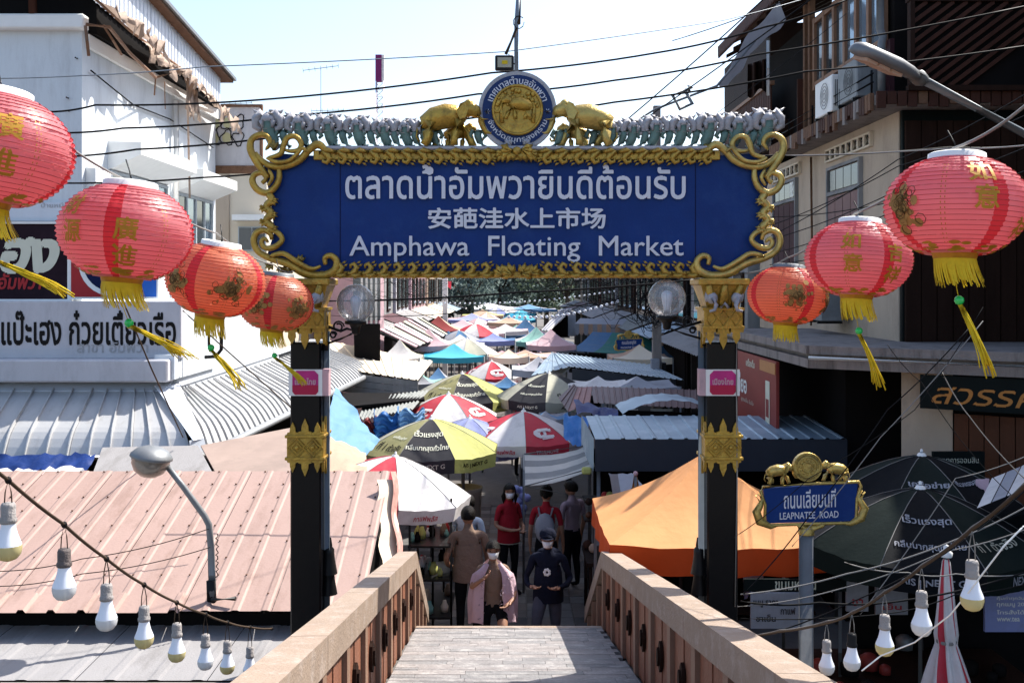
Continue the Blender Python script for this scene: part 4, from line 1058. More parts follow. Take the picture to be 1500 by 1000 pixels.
m = MB(); a, b = G(470, 397), G(1040, 407); m.bx(a.x, b.x, GD - .08, GD + .10, b.z, a.z, 0, .008); m.build('bottom_rail', M['gold'], gate)
def leafblob(m, cx, cy, r, ang, n=5, y=-.09):
    """a fan of pointed lobes"""
    for k in range(n):
        t = ang + (k - (n - 1) / 2) * .55; L_ = r * (1 - .13 * abs(k - (n - 1) / 2))
        dx, dy = math.cos(t), math.sin(t)
        m.tube([G(cx, cy, y), G(cx + dx * L_ * .55, cy + dy * L_ * .55, y - .02), G(cx + dx * L_, cy + dy * L_, y + .005)], [r * .16 * gs, r * .26 * gs, r * .05 * gs], 6)
m = MB()
for s in (-1, 1): leafblob(m, 757 + s * 8, 222, 22, PI / 2 - s * .9); leafblob(m, 757 + s * 20, 226, 16, PI / 2 - s * .6)
m.ball(G(757, 224, -.1), 7 * gs, 8); m.build('centre_ornament', M['gold'], gate)
m = MB()
for s in (-1, 1): leafblob(m, 757 + s * 8, 402, 20, -PI / 2 + s * .8); leafblob(m, 757 + s * 22, 402, 17, -PI / 2 + s * .5)
m.build('centre_ornament', M['gold'], gate)
# scrolls in the four corners and the leafy sides
def scrolls(mx, my):
    X = lambda x: x if mx > 0 else 1514 - x
    def tb(m, pts, rs, y=-.09): 
        P_ = [G(X(x), my_(yy), y) for x, yy in pts]; Q = []; R_ = []
        for i in range(len(P_) - 1):           # Catmull-Rom smoothing
            p0, p1, p2, p3 = P_[max(i - 1, 0)], P_[i], P_[i + 1], P_[min(i + 2, len(P_) - 1)]
            for k in range(4):
                t = k / 4; Q.append(.5 * ((2 * p1) + (p2 - p0) * t + (2 * p0 - 5 * p1 + 4 * p2 - p3) * t * t + (3 * p1 - p0 - 3 * p2 + p3) * t ** 3)); R_.append((rs[i] * (1 - t) + rs[i + 1] * t) * gs)
        Q.append(P_[-1]); R_.append(rs[-1] * gs); m.tube(Q, R_, 8)
    my_ = (lambda y: y) if my > 0 else None
    mm = M['gold'] if mx > 0 else M['gold_pale']
    m = MB()
    if my > 0:
        tb(m, [(393, 222), (400, 212), (395, 202), (384, 200), (373, 207), (371, 220), (377, 234), (386, 248), (398, 262)], [2, 3.5, 4, 4.5, 5, 5.5, 5.5, 5, 3])
        tb(m, [(484, 227), (470, 214), (456, 222), (443, 236), (424, 245), (404, 246), (388, 238), (378, 226)], [3, 6, 5.5, 5.5, 5, 5, 4.5, 3])
        tb(m, [(455, 226), (447, 220), (440, 228), (428, 238), (410, 240), (396, 234)], [2, 3, 3, 3, 3, 2], -.12)
        tb(m, [(421, 222), (430, 224), (442, 222), (445, 212), (437, 203), (426, 204), (420, 214), (415, 228), (398, 234)], [2, 3, 4, 4, 4, 4.5, 4.5, 4, 3], -.1)
        tb(m, [(412, 246), (413, 260), (408, 274), (396, 284), (382, 280), (374, 268), (377, 258), (388, 255), (394, 263), (388, 270)], [3, 4.5, 5, 5, 5, 5, 4.5, 4, 3.5, 3])
        tb(m, [(398, 250), (404, 262), (398, 274)], [2, 3, 2], -.12)
        leafblob(m, 405, 222, 15, -PI / 2 if mx > 0 else -PI / 2, 3)
        m.build('corner_scroll', mm, gate)
        m = MB()
        pts = [(396, 284), (402, 294), (394, 304), (401, 314), (394, 324), (402, 334), (396, 340)]
        tb(m, pts, [5, 6, 5.5, 6, 5.5, 6, 4])
        for i, (x, yy) in enumerate(pts[1:-1]):
            sgn_ = 1 if i % 2 == 0 else -1
            P_ = X(x + sgn_ * 1); leafblob(m, P_, yy, 11, (PI * .25 if sgn_ * mx > 0 else PI * .75), 4, -.10)
        m.build('side_foliage', mm, gate)
    else:
        my_ = lambda y: y
        tb(m, [(402, 352), (400, 343), (390, 338), (380, 342), (376, 354), (382, 368), (398, 378), (425, 386), (450, 400), (476, 404), (493, 396), (496, 383), (488, 375), (479, 378), (480, 388)], [2.5, 4, 4.5, 5, 5, 5, 5, 6, 6.5, 6.5, 6, 5, 4.5, 4, 3])
        tb(m, [(398, 356), (392, 350), (388, 356), (394, 364), (408, 362), (418, 352), (412, 342), (404, 340)], [2, 3, 3.5, 4, 4.5, 4, 4, 2], -.11)
        tb(m, [(400, 376), (420, 372), (440, 384), (460, 394), (474, 390)], [3, 4, 4, 3.5, 2], -.12)
        leafblob(m, 420, 392, 18, PI * .55, 5, -.06); leafblob(m, 444, 384, 12, -PI * .5, 4, -.1); leafblob(m, 400, 386, 12, PI * .7, 4, -.06)
        m.build('corner_scroll', mm, gate)
for mx in (1, -1):
    for my in (1, -1): scrolls(mx, my)
# silver naga finials along the top
def finial(px, h, lean, small=False):
    m = MB(); s = h / 50.0
    base = 216; P = lambda x, y, d=0: G(px + x * s * lean, base - y * s, d)
    if not small:
        m.tube([P(14, 0), P(8, 6), P(3, 15), P(1, 25), P(0, 36)], [c * s * gs for c in (7, 8.5, 8, 8.5, 10)], 8, 1)
        m.tube([P(0, 24), P(0, 36), P(0, 44)], [c * s * gs for c in (9, 12, 9)], 8, 0)
        for q in (-1, 1):
            m.tube([P(0, 42), P(9 * q, 45), (P(16 * q, 38)), P(17 * q, 28), P(11 * q, 24), P(8 * q, 29)], [c * s * gs for c in (8, 8, 7, 5.5, 4.5, 2.5)], 7, 0)
            m.tube([P(2 * q, 44), P(10 * q, 47), P(17 * q, 48), P(21 * q, 52)], [c * s * gs for c in (4.5, 3.5, 2.4, .6)], 6, 0)
            m.tube([P(2 * q, 40, -.03), P(8 * q, 34, -.04), P(6 * q, 26, -.03)], [c * s * gs for c in (3, 4, 2)], 6, 0)
        m.tube([P(0, 44), P(3, 49), P(8, 51)], [c * s * gs for c in (5, 3, .8)], 6, 0)
        m.tube([P(10, 30), P(17, 24), P(20, 18)], [c * s * gs for c in (2.4, 2.2, .6)], 6, 2)
    else:
        m.tube([P(10, 0), P(3, 8), P(0, 16), P(0, 22)], [c * s * gs for c in (4, 5, 5.5, 6)], 7, 1)
        for q in (-1, 1): m.tube([P(0, 22), P(8 * q, 24), P(12 * q, 17), P(8 * q, 13)], [c * s * gs for c in (5, 4.5, 3.5, 2)], 6, 1)
    m.build('naga_finial', [M['silver'], M['seagreen'], M['blackiron']], gate)
for i, (px, h) in enumerate(((393, 54), (438, 50), (481, 48), (523, 46), (562, 42), (593, 42), (621, 40))): finial(px, h, 1)
for px in (415, 459, 502, 543, 578, 608, 636, 700): finial(px, 50, 1, True)
for px, h in ((1125, 56), (1082, 50), (1040, 50), (1000, 46), (961, 46), (928, 42), (898, 40)): finial(px, h, -1)
for px in (1104, 1061, 1020, 981, 945, 913, 870, 820): finial(px, 50, -1, True)
# elephants
def elephant(m, T, s=1.0, mi=0):
    """side view walking towards +x; T(x, y, z) -> point; s = length of the animal in metres"""
    def tb(pts, rs, n=10): m.tube([T(*(c * s for c in p)) for p in pts], [r * s for r in rs], n, mi)
    tb([(-.56, 0, .36), (-.50, 0, .44), (-.32, 0, .54), (-.08, 0, .60), (.14, 0, .60), (.28, 0, .62)], [.06, .17, .235, .25, .22, .13], 12)
    tb([(.12, 0, .60), (.28, 0, .70), (.40, 0, .74), (.50, 0, .68), (.56, 0, .60)], [.10, .15, .155, .125, .07], 12)
    m.ball(T(.36 * s, .04 * s, .82 * s), .10 * s, 10, mi); m.ball(T(.36 * s, -.04 * s, .82 * s), .10 * s, 10, mi)
    tb([(.50, 0, .66), (.60, 0, .52), (.64, 0, .38), (.70, 0, .28), (.79, 0, .27), (.84, 0, .35), (.82, 0, .40)], [.10, .075, .058, .048, .042, .036, .026])
    for q in (-1, 1):
        tb([(.52, q * .06, .60), (.62, q * .10, .52), (.74, q * .11, .52)], [.02, .022, .006], 6)
        tb([(-.38, q * .12, .46), (-.42, q * .13, .26), (-.36 + q * .08, q * .13, .12), (-.40 + q * .10, q * .13, .02)], [.15, .115, .08, .085])
        tb([(.16, q * .11, .50), (.22 + q * .12, q * .12, .26), (.24 + q * .16, q * .12, .12), (.26 + q * .18, q * .12, .02)], [.13, .095, .075, .08])
        ear = [(.30, q * .14, .86), (.20, q * .20, .80), (.13, q * .22, .64), (.20, q * .20, .50), (.30, q * .16, .54), (.36, q * .15, .70)]
        k = [T(x * s, y * s, z * s) for x, y, z in ear] + [T(x * s, y * s * 1.25, z * s) for x, y, z in ear]
        n = 6; m.add(k, [tuple(range(n)), tuple(range(n, 2 * n))[::-1]] + [(i, (i + 1) % n, n + (i + 1) % n, n + i) for i in range(n)], mi)
    tb([(-.56, 0, .48), (-.64, 0, .36), (-.66, 0, .20), (-.60, 0, .10)], [.03, .022, .018, .03], 6)
    return m
for q in (1, -1):
    base = G(757 - q * 97, 216, -.03)
    T = lambda x, y, z: base + Vector((x * q, y, z))
    elephant(MB(), T, .40).build('elephant_figure', M['gold'] if q > 0 else M['gold_pale'], gate)
    m = MB(); T2 = lambda x, y, z: G(757 - q * 84, 216, .08) + Vector((x * q, y, z)); elephant(m, T2, .22).build('calf_figure', M['gold'] if q > 0 else M['gold_pale'], gate)
# round municipal emblem
ec = G(758, 163, -.04); R_ = 57 * gs
rotx = Matrix.Rotation(PI / 2, 4, 'X').to_3x3()
def disc(mb, c, r, y0, y1, mi=0, n=48):
    k = [Vector((c.x + r * math.cos(2 * PI * i / n), c.y + y0, c.z + r * math.sin(2 * PI * i / n))) for i in range(n)]
    k2 = [p + Vector((0, y1 - y0, 0)) for p in k]
    mb.add(k + k2, [tuple(range(n)), tuple(range(n, 2 * n))[::-1]] + [(i, n + i, n + (i + 1) % n, (i + 1) % n) for i in range(n)], mi)
m = MB(); disc(m, ec, R_, 0, .10); em = m.build('emblem_disc', M['silver'], gate)
m = MB(); disc(m, ec, R_ * .90, -.006, 0); m.build('blue_ring', M['ringblue'], em)
m = MB(); disc(m, ec, R_ * .63, -.02, -.006); m.tube([ec + Vector((R_ * .62 * math.cos(2 * PI * i / 40), -.022, R_ * .62 * math.sin(2 * PI * i / 40))) for i in range(40)], .012, 6, closed=True); m.build('gold_relief', M['gold'], em)
def arc_text(body, c, r, a0, a1, up, h, mm, parent, bold=.012, yoff=-.010, step=.05):
    L_ = abs(a1 - a0) * r
    if up: f = lambda x, y: c + Vector(((r + y) * math.cos(PI / 2 - x / r + 0), yoff, (r + y) * math.sin(PI / 2 - x / r)))
    else: f = lambda x, y: c + Vector(((r - y) * math.cos(-PI / 2 + x / r), yoff, (r - y) * math.sin(-PI / 2 + x / r)))
    lettering(body, f, L_, h, bold=bold, step=step).build('ring_lettering', mm, parent)
arc_text('เทศบาลตำบลอัมพวา', ec, R_ * .765, 0, 2.5, True, R_ * .20, M['letter'], em)
arc_text('จังหวัดสมุทรสงคราม', ec, R_ * .765, 0, 2.45, False, R_ * .19, M['letter'], em)
m = MB()
for q in (-1, 1):
    for k in range(3):
        t = k * PI / 3; c_ = ec + Vector((q * R_ * .77, -.010, -.01)); d_ = Vector((math.cos(t), 0, math.sin(t))) * R_ * .07
        m.tube([c_ - d_, c_ + d_], .004, 4)
m.build('star_mark', M['letter'], em)
m = MB()
T = lambda x, y, z: ec + Vector((-x, -.022 + y * .25, z - .075)); elephant(m, T, .21)
random.seed(3)
for k in range(26):
    t = random.uniform(.15, PI - .15); r = random.uniform(.25, .56) * R_; p = ec + Vector((r * math.cos(t), -.024, r * math.sin(t)))
    m.ball(p, random.uniform(.012, .022), 6)
for q in (-1, 1): m.tube([ec + Vector((q * .12, -.025, -.10)), ec + Vector((q * .13, -.025, .02)), ec + Vector((q * .09, -.025, .12))], [.018, .012, .008], 6)
m.build('relief_figures', M['gold'], em)
m = MB()
for q in (-1, 1): leafblob(m, 758 + q * 10, 216, 14, -PI / 2 + q * 1.0, 4, -.06)
m.build('emblem_base', M['silver'], gate)
# pillars
for q, cx in ((-1, 452), (1, 1054)):
    pc = G(cx, 0); hw = .118
    P = MB().bx(pc.x - hw, pc.x + hw, GD - .12, GD + .12, 0, G(0, 500).z, 0, .012).build('pillar_shaft', M['blackgloss'], gate)
    m = MB(); xi = pc.x - q * (hw + .022)
    m.tube([(xi, GD + .02, .2), (xi, GD + .02, G(0, 485).z)], .024, 10); xo = pc.x + q * (hw + .015); m.tube([(xo, GD + .05, .2), (xo, GD + .05, G(0, 485).z)], .018, 10)
    m.build('steel_pipe', M['paintgrey'], gate)
    m = MB()
    for z in (G(0, 812).z, G(0, 842).z): m.lathe((pc.x - q * (hw + .03), GD + .05, z), [(.02, .12), (.03, .06), (.028, .05), (.045, .03), (.045, 0), (.05, -.05), (.07, -.16)], 12)
    m.build('turned_base', M['blackiron'], gate)
    # gold band with flame teeth
    m = MB(); z0, z1 = G(0, 667).z, G(0, 635).z
    m.bx(pc.x - hw - .022, pc.x + hw + .022, GD - .142, GD + .142, z0, z1, 0, .006)
    for z in (z0, z1): m.bx(pc.x - hw - .035, pc.x + hw + .035, GD - .155, GD + .155, z - .012, z + .012, 0, .004)
    for k in range(2):
        c_ = Vector((pc.x - .06 + k * .12, GD - .146, (z0 + z1) / 2)); 
        for rr_ in (.075, .045): m.tube([c_ + Vector((rr_ * math.cos(t * PI / 2), 0, rr_ * math.sin(t * PI / 2))) for t in range(4)], .008, 5, closed=True)
        m.ball(c_, .02, 8)
    for s_ in (-1, 1):
        zb = z1 if s_ > 0 else z0
        for fx in (-1, 0, 1):
            w_2 = .055 if fx == 0 else .045; hh = .13 if fx == 0 else .10
            for (nx, ny) in ((0, -1), (-q, 0)):
                tooth = [(-w_2, 0), (-w_2 * .9, hh * .2), (-w_2 * .5, hh * .25), (-w_2 * .45, hh * .55), (0, hh), (w_2 * .45, hh * .55), (w_2 * .5, hh * .25), (w_2 * .9, hh * .2), (w_2, 0)]
                if ny: m.prism(tooth, lambda u, v: (pc.x + fx * .095 + u, GD - .143, zb + s_ * (v + .008)), (0, .02, 0))
                else: m.prism(tooth, lambda u, v: (pc.x - q * .143, GD + fx * .095 + u, zb + s_ * (v + .008)), (q * .02, 0, 0))
    m.build('gold_band', M['gold'], gate)
    # capital
    m = MB(); zc0, zc1 = G(0, 478).z, G(0, 452).z
    m.bx(pc.x - hw - .03, pc.x + hw + .03, GD - .15, GD + .15, zc0, zc1, 0, .006)
    for z in (zc0, zc1): m.bx(pc.x - hw - .042, pc.x + hw + .042, GD - .162, GD + .162, z - .01, z + .01)
    for k in range(3):
        c_ = Vector((pc.x - .095 + k * .095, GD - .152, (zc0 + zc1) / 2)); m.tube([c_ + Vector((.04 * math.cos(t * PI / 2), 0, .055 * math.sin(t * PI / 2))) for t in range(4)], .007, 5, closed=True)
    m.hexa([(pc.x - hw, GD - .12, zc1), (pc.x + hw, GD - .12, zc1), (pc.x + hw, GD + .12, zc1), (pc.x - hw, GD + .12, zc1),
            (pc.x - hw - .06, GD - .18, G(0, 418).z), (pc.x + hw + .06, GD - .18, G(0, 418).z), (pc.x + hw + .06, GD + .18, G(0, 418).z), (pc.x - hw - .06, GD + .18, G(0, 418).z)])
    for fx in (-1, 0, 1):
        m.tube([(pc.x + fx * .08, GD - .135, zc1), (pc.x + fx * .1, GD - .165, G(0, 435).z), (pc.x + fx * .125, GD - .21, G(0, 418).z)], [.03, .042, .02], 8)
    for fx in (-1, 0, 1):
        w_2 = .06; hh = .17 if fx == 0 else .13
        tooth = [(-w_2, 0), (-w_2 * .9, hh * .3), (-w_2 * .45, hh * .3), (-w_2 * .5, hh * .6), (0, hh), (w_2 * .5, hh * .6), (w_2 * .45, hh * .3), (w_2 * .9, hh * .3), (w_2, 0)]
        m.prism(tooth, lambda u, v: (pc.x + fx * .1 + u, GD - .150, zc0 - v), (0, .02, 0))
        m.prism(tooth, lambda u, v: (pc.x - q * .150, GD + fx * .1 + u, zc0 - v), (q * .02, 0, 0))
    m.bx(pc.x - hw - .08, pc.x + hw + .08, GD - .20, GD + .2, G(0, 418).z, G(0, 408).z, 0, .01)
    m.build('capital', M['gold'], gate)
    m = MB()
    for fx in (-1, 1):
        c_ = Vector((pc.x + fx * .095, GD - .19, G(0, 436).z)); m.ball(c_, .045, 10); m.ball(c_ + Vector((fx * .04, .02, .01)), .035, 8, 0, (.4, 1, 1.2))
        m.tube([c_ + Vector((0, -.03, 0)), c_ + Vector((-fx * .02, -.06, -.05)), c_ + Vector((-fx * .01, -.05, -.09)), c_ + Vector((fx * .03, -.06, -.10))], [.022, .017, .013, .010], 8)
    m.tube([(pc.x - .03, GD - .19, zc1 + .01), (pc.x, GD - .20, zc1 + .045), (pc.x + .03, GD - .19, zc1 + .01)], .014, 6)
    m.build('elephant_head', M['silver'], gate)
    # sticker wrapped round the shaft
    z0, z1 = G(0, 577).z, G(0, 539).z
    st = MB().bx(pc.x - hw - .012, pc.x + hw + .012, GD - .124, GD - .1205, z0, z1).build('sticker', M['white'], gate)
    MB().bx(pc.x - q * (hw + .012), pc.x - q * (hw + .06), GD - .12, GD - .02, z0, z1).build('sticker_side', M['upink'], gate)
    oct_ = lambda w, h, c: [(-w, -h + c), (-w + c, -h), (w - c, -h), (w, -h + c), (w, h - c), (w - c, h), (-w + c, h), (-w, h - c)]
    zc = (z0 + z1) / 2
    MB().prism(oct_(.10, .092, .03), lambda u, v: (pc.x + u, GD - .1265, zc + v), (0, .0015, 0)).build('sticker_print', M['sticker'], st)
    MB().prism([(-.1, -.02), (-.1, -.07), (-.08, -.093), (.08, -.093), (.1, -.07), (.1, -.02)], lambda u, v: (pc.x + u, GD - .1280, zc + v), (0, .001, 0)).build('sticker_print', M['stickerred'], st)
    lettering('เมืองไทย', lambda x, y: Vector((pc.x + x, GD - .1295, zc + .01 + y)), .16, .052, bold=.03, step=.05).build('sticker_lettering', M['upink'], st)
m = MB(); m.tube([G(1074, 410, -.14), G(1073, 560, -.14), G(1074, 700, -.14), G(1071, 880, -.14)], .005, 5); m.build('loose_cable', M['greycable'], gate)
# clear globe lamps on scrolled iron brackets
for q, gx, gy, px, lab in ((-1, 521, 444, 478, 'clear ribbed globe lamp on an iron bracket inside the left gate pillar'), (1, 977, 437, 1030, 'clear globe lamp on an iron bracket inside the right gate pillar')):
    c_ = G(gx, gy); r = .148
    t = thing('globe_lamp', lab, 'lamp', c_ - Vector((0, 0, .25)))
    m = MB(); prof = [(r * math.sin(PI * i / 24) * (1 + 0) + .0001, -r * math.cos(PI * i / 24)) for i in range(2, 25)]; m.lathe(c_, prof, 40); gl = m.build('globe', M['globe'], t)
    m = MB()
    for k in range(30 if q < 0 else 18):
        a_ = 2 * PI * k / (30 if q < 0 else 18); m.tube([c_ + Vector((r * .995 * math.sin(PI * i / 10) * math.cos(a_), r * .995 * math.sin(PI * i / 10) * math.sin(a_), r * .995 * math.cos(PI * i / 10))) for i in range(1, 10)], .0016, 4)
    m.build('globe_ribs', M['globe'], gl)
    m = MB(); m.lathe(c_, [(.0, .062), (.022, .058), (.038, .045), (.044, .028), (.043, .01)], 16, 0); b_ = m.build('bulb_dome', M['bulbwhite'], t)
    m = MB(); m.lathe(c_, [(.043, .01), (.040, -.02), (.028, -.07), (.026, -.12)], 16); m.build('bulb_body', M['bulbwhite'], t)
    m = MB(); zb = c_.z - r - .0
    m.lathe((c_.x, c_.y, zb), [(.0, .012), (.085, .012), (.085, -.014), (.05, -.02), (.035, -.05), (.03, -.09), (.0, -.10)], 16)
    xe = G(px, 0).x; mid = (c_.x + xe) / 2
    m.tube([(c_.x, c_.y, zb - .07), (c_.x + q * .07, c_.y, zb - .05), (mid, c_.y, zb - .07), (xe, c_.y, zb - .03)], .012, 6)
    m.tube([(c_.x + q * .03, c_.y, zb - .09), (mid, c_.y, zb - .13), (xe, c_.y, zb - .17)], .010, 6)
    for (sx, sz, rr_) in ((mid + q * .02, zb - .035, .045), (mid + q * .06, zb - .10, .028)):
        m.tube([(sx + rr_ * (1 - k * .03) * math.cos(k * .5), c_.y, sz + rr_ * (1 - k * .03) * math.sin(k * .5)) for k in range(18)], .008, 6)
    m.tube([(xe, c_.y, zb + .08), (xe, c_.y, zb - .22)], .016, 6)
    m.build('bracket', M['blackiron'], t)
# steel mast and floodlight above the emblem
t = thing('flood_light', 'small square floodlight on a grey mast above the round emblem', 'floodlight', G(757, 106, .12))
MB().tube([G(756.5, 112, .12), G(756.5, 30, .12), G(760, -20, .12)], .017, 8).build('mast', M['paintgrey'], t)
MB().tube([G(757, 36, .12), G(741, 76, .08)], .014, 8).tube([G(759, 30, .12), G(760, -20, .14)], .02, 8).build('cross_arm', M['browncable'], t)
a, b = G(725, 80), G(753, 102)
MB().bx(a.x, b.x, GD + .02, GD + .07, b.z, a.z, 0, .008).build('lamp_housing', M['blackiron'], t)
MB().bx(a.x + .02, b.x - .02, GD + .012, GD + .02, b.z + .02, a.z - .02).build('lamp_glass', M['ucream'], t)
MB().bx(a.x + .055, b.x - .05, GD + .008, GD + .012, b.z + .045, a.z - .045).build('led_chip', M['yellow'], t)
m = MB(); m.tube([G(760 + 8 * math.cos(k * .7) - (0), 28 + 8 * math.sin(k * .7) * 1.2, .1) for k in range(9)], .004, 5); m.tube([G(745, 76, .08), G(750, 86, .1), G(754, 90, .12)], .004, 5); m.build('lamp_wire', M['cable'], t)

# ---------------------------------------------------------------- street name signs
def street_sign(px0, px1, py0, py1, D, pole_px, label, t1, t2, rot=0.0, pole_bottom=0.0):
    s = D / F; H = lambda px, py, dy=0.0: W(px, py, D) + Vector((0, dy, 0))
    k = (px1 - px0) / 158.0
    c_ = H((px0 + px1) / 2, (py0 + py1) / 2); X = lambda u, v, dy=0: c_ + Vector((u * k * s, dy, v * k * s + u * k * s * .035))
    t = thing('street_sign', label, 'street sign', (c_.x, D, 0))
    MB().prism([(-69, 24), (69, 27), (64, -28), (-63, -27)], lambda u, v: X(u, v, -.02), (0, .03, 0)).build('name_plate', M['signblue'], t)
    m = MB(); path = [(-70, 26), (0, 28.5), (71, 29), (74, 22), (68, 5), (67, -22), (60, -31), (0, -30), (-60, -30), (-67, -24), (-66, 0), (-73, 20)]
    m.tube([X(u, v, -.02) for u, v in path], 2.4 * k * s, 6, closed=True)
    for q in (-1, 1):
        m.tube([X(q * 76, 16, -.01), X(q * 70, 8, -.02), X(q * 74, -2, -.02), X(q * 79, -10, -.02), X(q * 74, -24, -.02), X(q * 58, -32, -.02), X(q * 48, -31, -.02)], [x * k * s for x in (1.5, 3, 5, 6.5, 7, 4, 1.5)], 7)
        m.tube([X(q * 80, 14, -.01), X(q * 73, 4, -.03), X(q * 77, -14, -.03), X(q * 68, -24, -.03)], [x * k * s for x in (1, 2, 3, 1)], 6)
    for u in range(-22, 23, 4): m.tube([X(u, -31, -.01), X(u * .75, -38 + abs(u) * .25, -.03), X(u * .4, -44 + abs(u) * .4, -.01)], [x * k * s for x in (2.5, 4, 1.5)], 6)
    m.build('gilt_frame', M['gold_pale'], t)
    ce = X(-4, 53); r = 21 * k * s
    m = MB(); disc(m, ce, r, -.02, .02, 0, 28)
    for rr_ in (.97, .70, .35): m.tube([ce + Vector((r * rr_ * math.cos(2 * PI * i / 24), -.024, r * rr_ * math.sin(2 * PI * i / 24))) for i in range(24)], r * .06, 5, closed=True)
    for i in range(12): m.ball(ce + Vector((r * .5 * math.cos(i * PI / 6), -.022, r * .5 * math.sin(i * PI / 6))), r * .09, 6)
    sl_ = m.build('seal', M['gold_pale'], t)
    if k * F / D * s > .8:
        arc_text('เทศบาลตำบลอัมพวา', ce, r * .84, 0, 2.6, True, r * .16, M['browncable'], sl_, .01, -.03, .08)
        arc_text('สมุทรสงคราม', ce, r * .84, 0, 2.0, False, r * .16, M['browncable'], sl_, .01, -.03, .08)
    for q in (-1, 1):
        b0 = X(-4 + q * 40, 29)
        elephant(MB(), (lambda x, y, z: b0 + Vector((-q * x, y, z))), 34 * k * s).build('elephant_figure', M['gold_pale'], t)
    lettering(t1, lambda x, y: X(-1, 7, -.024) + Vector((x, 0, y + x * .035)), 76 * k * s, 27 * k * s, bold=.012, step=.03).build('sign_lettering', M['letter'], t)
    lettering(t2, lambda x, y: X(-2, -17, -.024) + Vector((x, 0, y + x * .035)), 86 * k * s, 10 * k * s, bold=.012, step=.04).build('sign_lettering', M['letter'], t)
    pc = H(pole_px, 0)
    MB().tube([(pc.x, D, 0), (pc.x, D, X(0, -36).z)], 10.5 * k * s, 14).build('pole', M['steel'], t)
    MB().lathe((pc.x, D, X(0, -38).z), [(11.5 * k * s, -8 * k * s), (12 * k * s, 0), (9 * k * s, 3 * k * s)], 14).build('pole_collar', M['gold_pale'], t)
street_sign(1107, 1265, 706, 766, 8.0, 1181, 'blue street name sign with two gold elephants and a round seal, on a steel pole', 'ถนนเลียบนที', 'LEAPNATEE  ROAD')
street_sign(900, 943, 496, 512, 28.5, 921, 'distant blue and gold street name sign in front of the green market tent', 'ถนนประชาอุทิศ', 'PRACHAUTHIT  ROAD')

# ---------------------------------------------------------------- street lamps
t = thing('street_lamp', 'grey cobra head street lamp on a long arm over the right side', 'street lamp', W(1500, 198, 6.5))
p0, p1 = W(1342, 112, 6.2), W(1520, 206, 6.8)
MB().tube([p0, p1, p1 + (p1 - p0) * 2], .030, 10).build('arm', M['paintgrey'], t)
MB().tube([p0 - (p1 - p0) * .13, p0 + (p1 - p0) * .02, p0 + (p1 - p0) * .06], [.048, .05, .036], 10).build('arm_collar', M['steel'], t)
a, b = W(1252, 72, 5.95), W(1342, 114, 6.2); dd = (b - a).normalized(); uu = Vector((0, -.35, 1)).normalized(); uu = (uu - dd * uu.dot(dd)).normalized(); sd = dd.cross(uu)
m = MB(); L_ = (b - a).length
sec = [(0, .035, .03), (.04, .075, .05), (.12, .10, .06), (.6, .105, .065), (.85, .07, .055), (1, .04, .04)]
vs = []; fs = []
for (t_, w2, h2) in sec:
    c_ = a + dd * (t_ * L_)
    for k in range(12):
        an = 2 * PI * k / 12; vs.append(c_ + sd * (w2 * math.cos(an)) + uu * (h2 * (math.sin(an) if math.sin(an) > 0 else .45 * math.sin(an))))
for i in range(len(sec) - 1):
    for k in range(12): fs.append((i * 12 + k, i * 12 + (k + 1) % 12, (i + 1) * 12 + (k + 1) % 12, (i + 1) * 12 + k))
fs += [tuple(range(12))[::-1], tuple(range(60, 72))]
m.add(vs, fs, 0, True); m.build('lamp_head', M['steel'], t)
for k in range(3):
    c_ = a + dd * (L_ * (.20 + k * .2)) - uu * .034
    MB().box(c_, (L_ * .16, .12, .02), 0, Matrix((dd, sd, uu)).transposed()).build('lamp_lens', M['upeach'], t)
t = thing('dome_lamp', 'old street lamp with glass dome bent over the pink roof', 'street lamp', W(312, 882, 8.75))
P = [W(312, 890, 8.75), W(309, 800, 8.75), W(306, 768, 8.75), W(300, 756, 8.74), W(268, 712, 8.72), W(243, 680, 8.70)]
MB().tube(P, [.034, .030, .028, .028, .026, .024], 10).build('post', M['steeldull'], t)
MB().tube([W(310, 886, 8.74), W(309, 850, 8.74)], .040, 10).tube([W(310, 878, 8.70), W(345, 876, 8.66)], .02, 6).build('post_bracket', M['blackiron'], t)
c_ = W(222, 668, 8.68); tl = Matrix.Rotation(.18, 3, 'Y')
MB().lathe(c_, [(0, .085), (.07, .08), (.13, .055), (.172, .01), (.178, -.012), (.165, -.02)], 28, M=tl).build('lamp_shade', M['steeldull'], t)
MB().lathe(c_, [(.160, -.018), (.155, -.07), (.125, -.13), (.07, -.17), (0, -.182)], 28, M=tl).build('glass_dome', mat('smoky_dome_glass', (.20, .17, .14), .12, .1, .4, 9, spec=.9), t)
m = MB(); m.tube([W(318, 782 + 3 * k, 8.70) + Vector((.012 * math.sin(k * 2.3), .012 * math.cos(k * 2.3), 0)) for k in range(22)], .005, 4); m.build('coiled_wire', M['cable'], t)
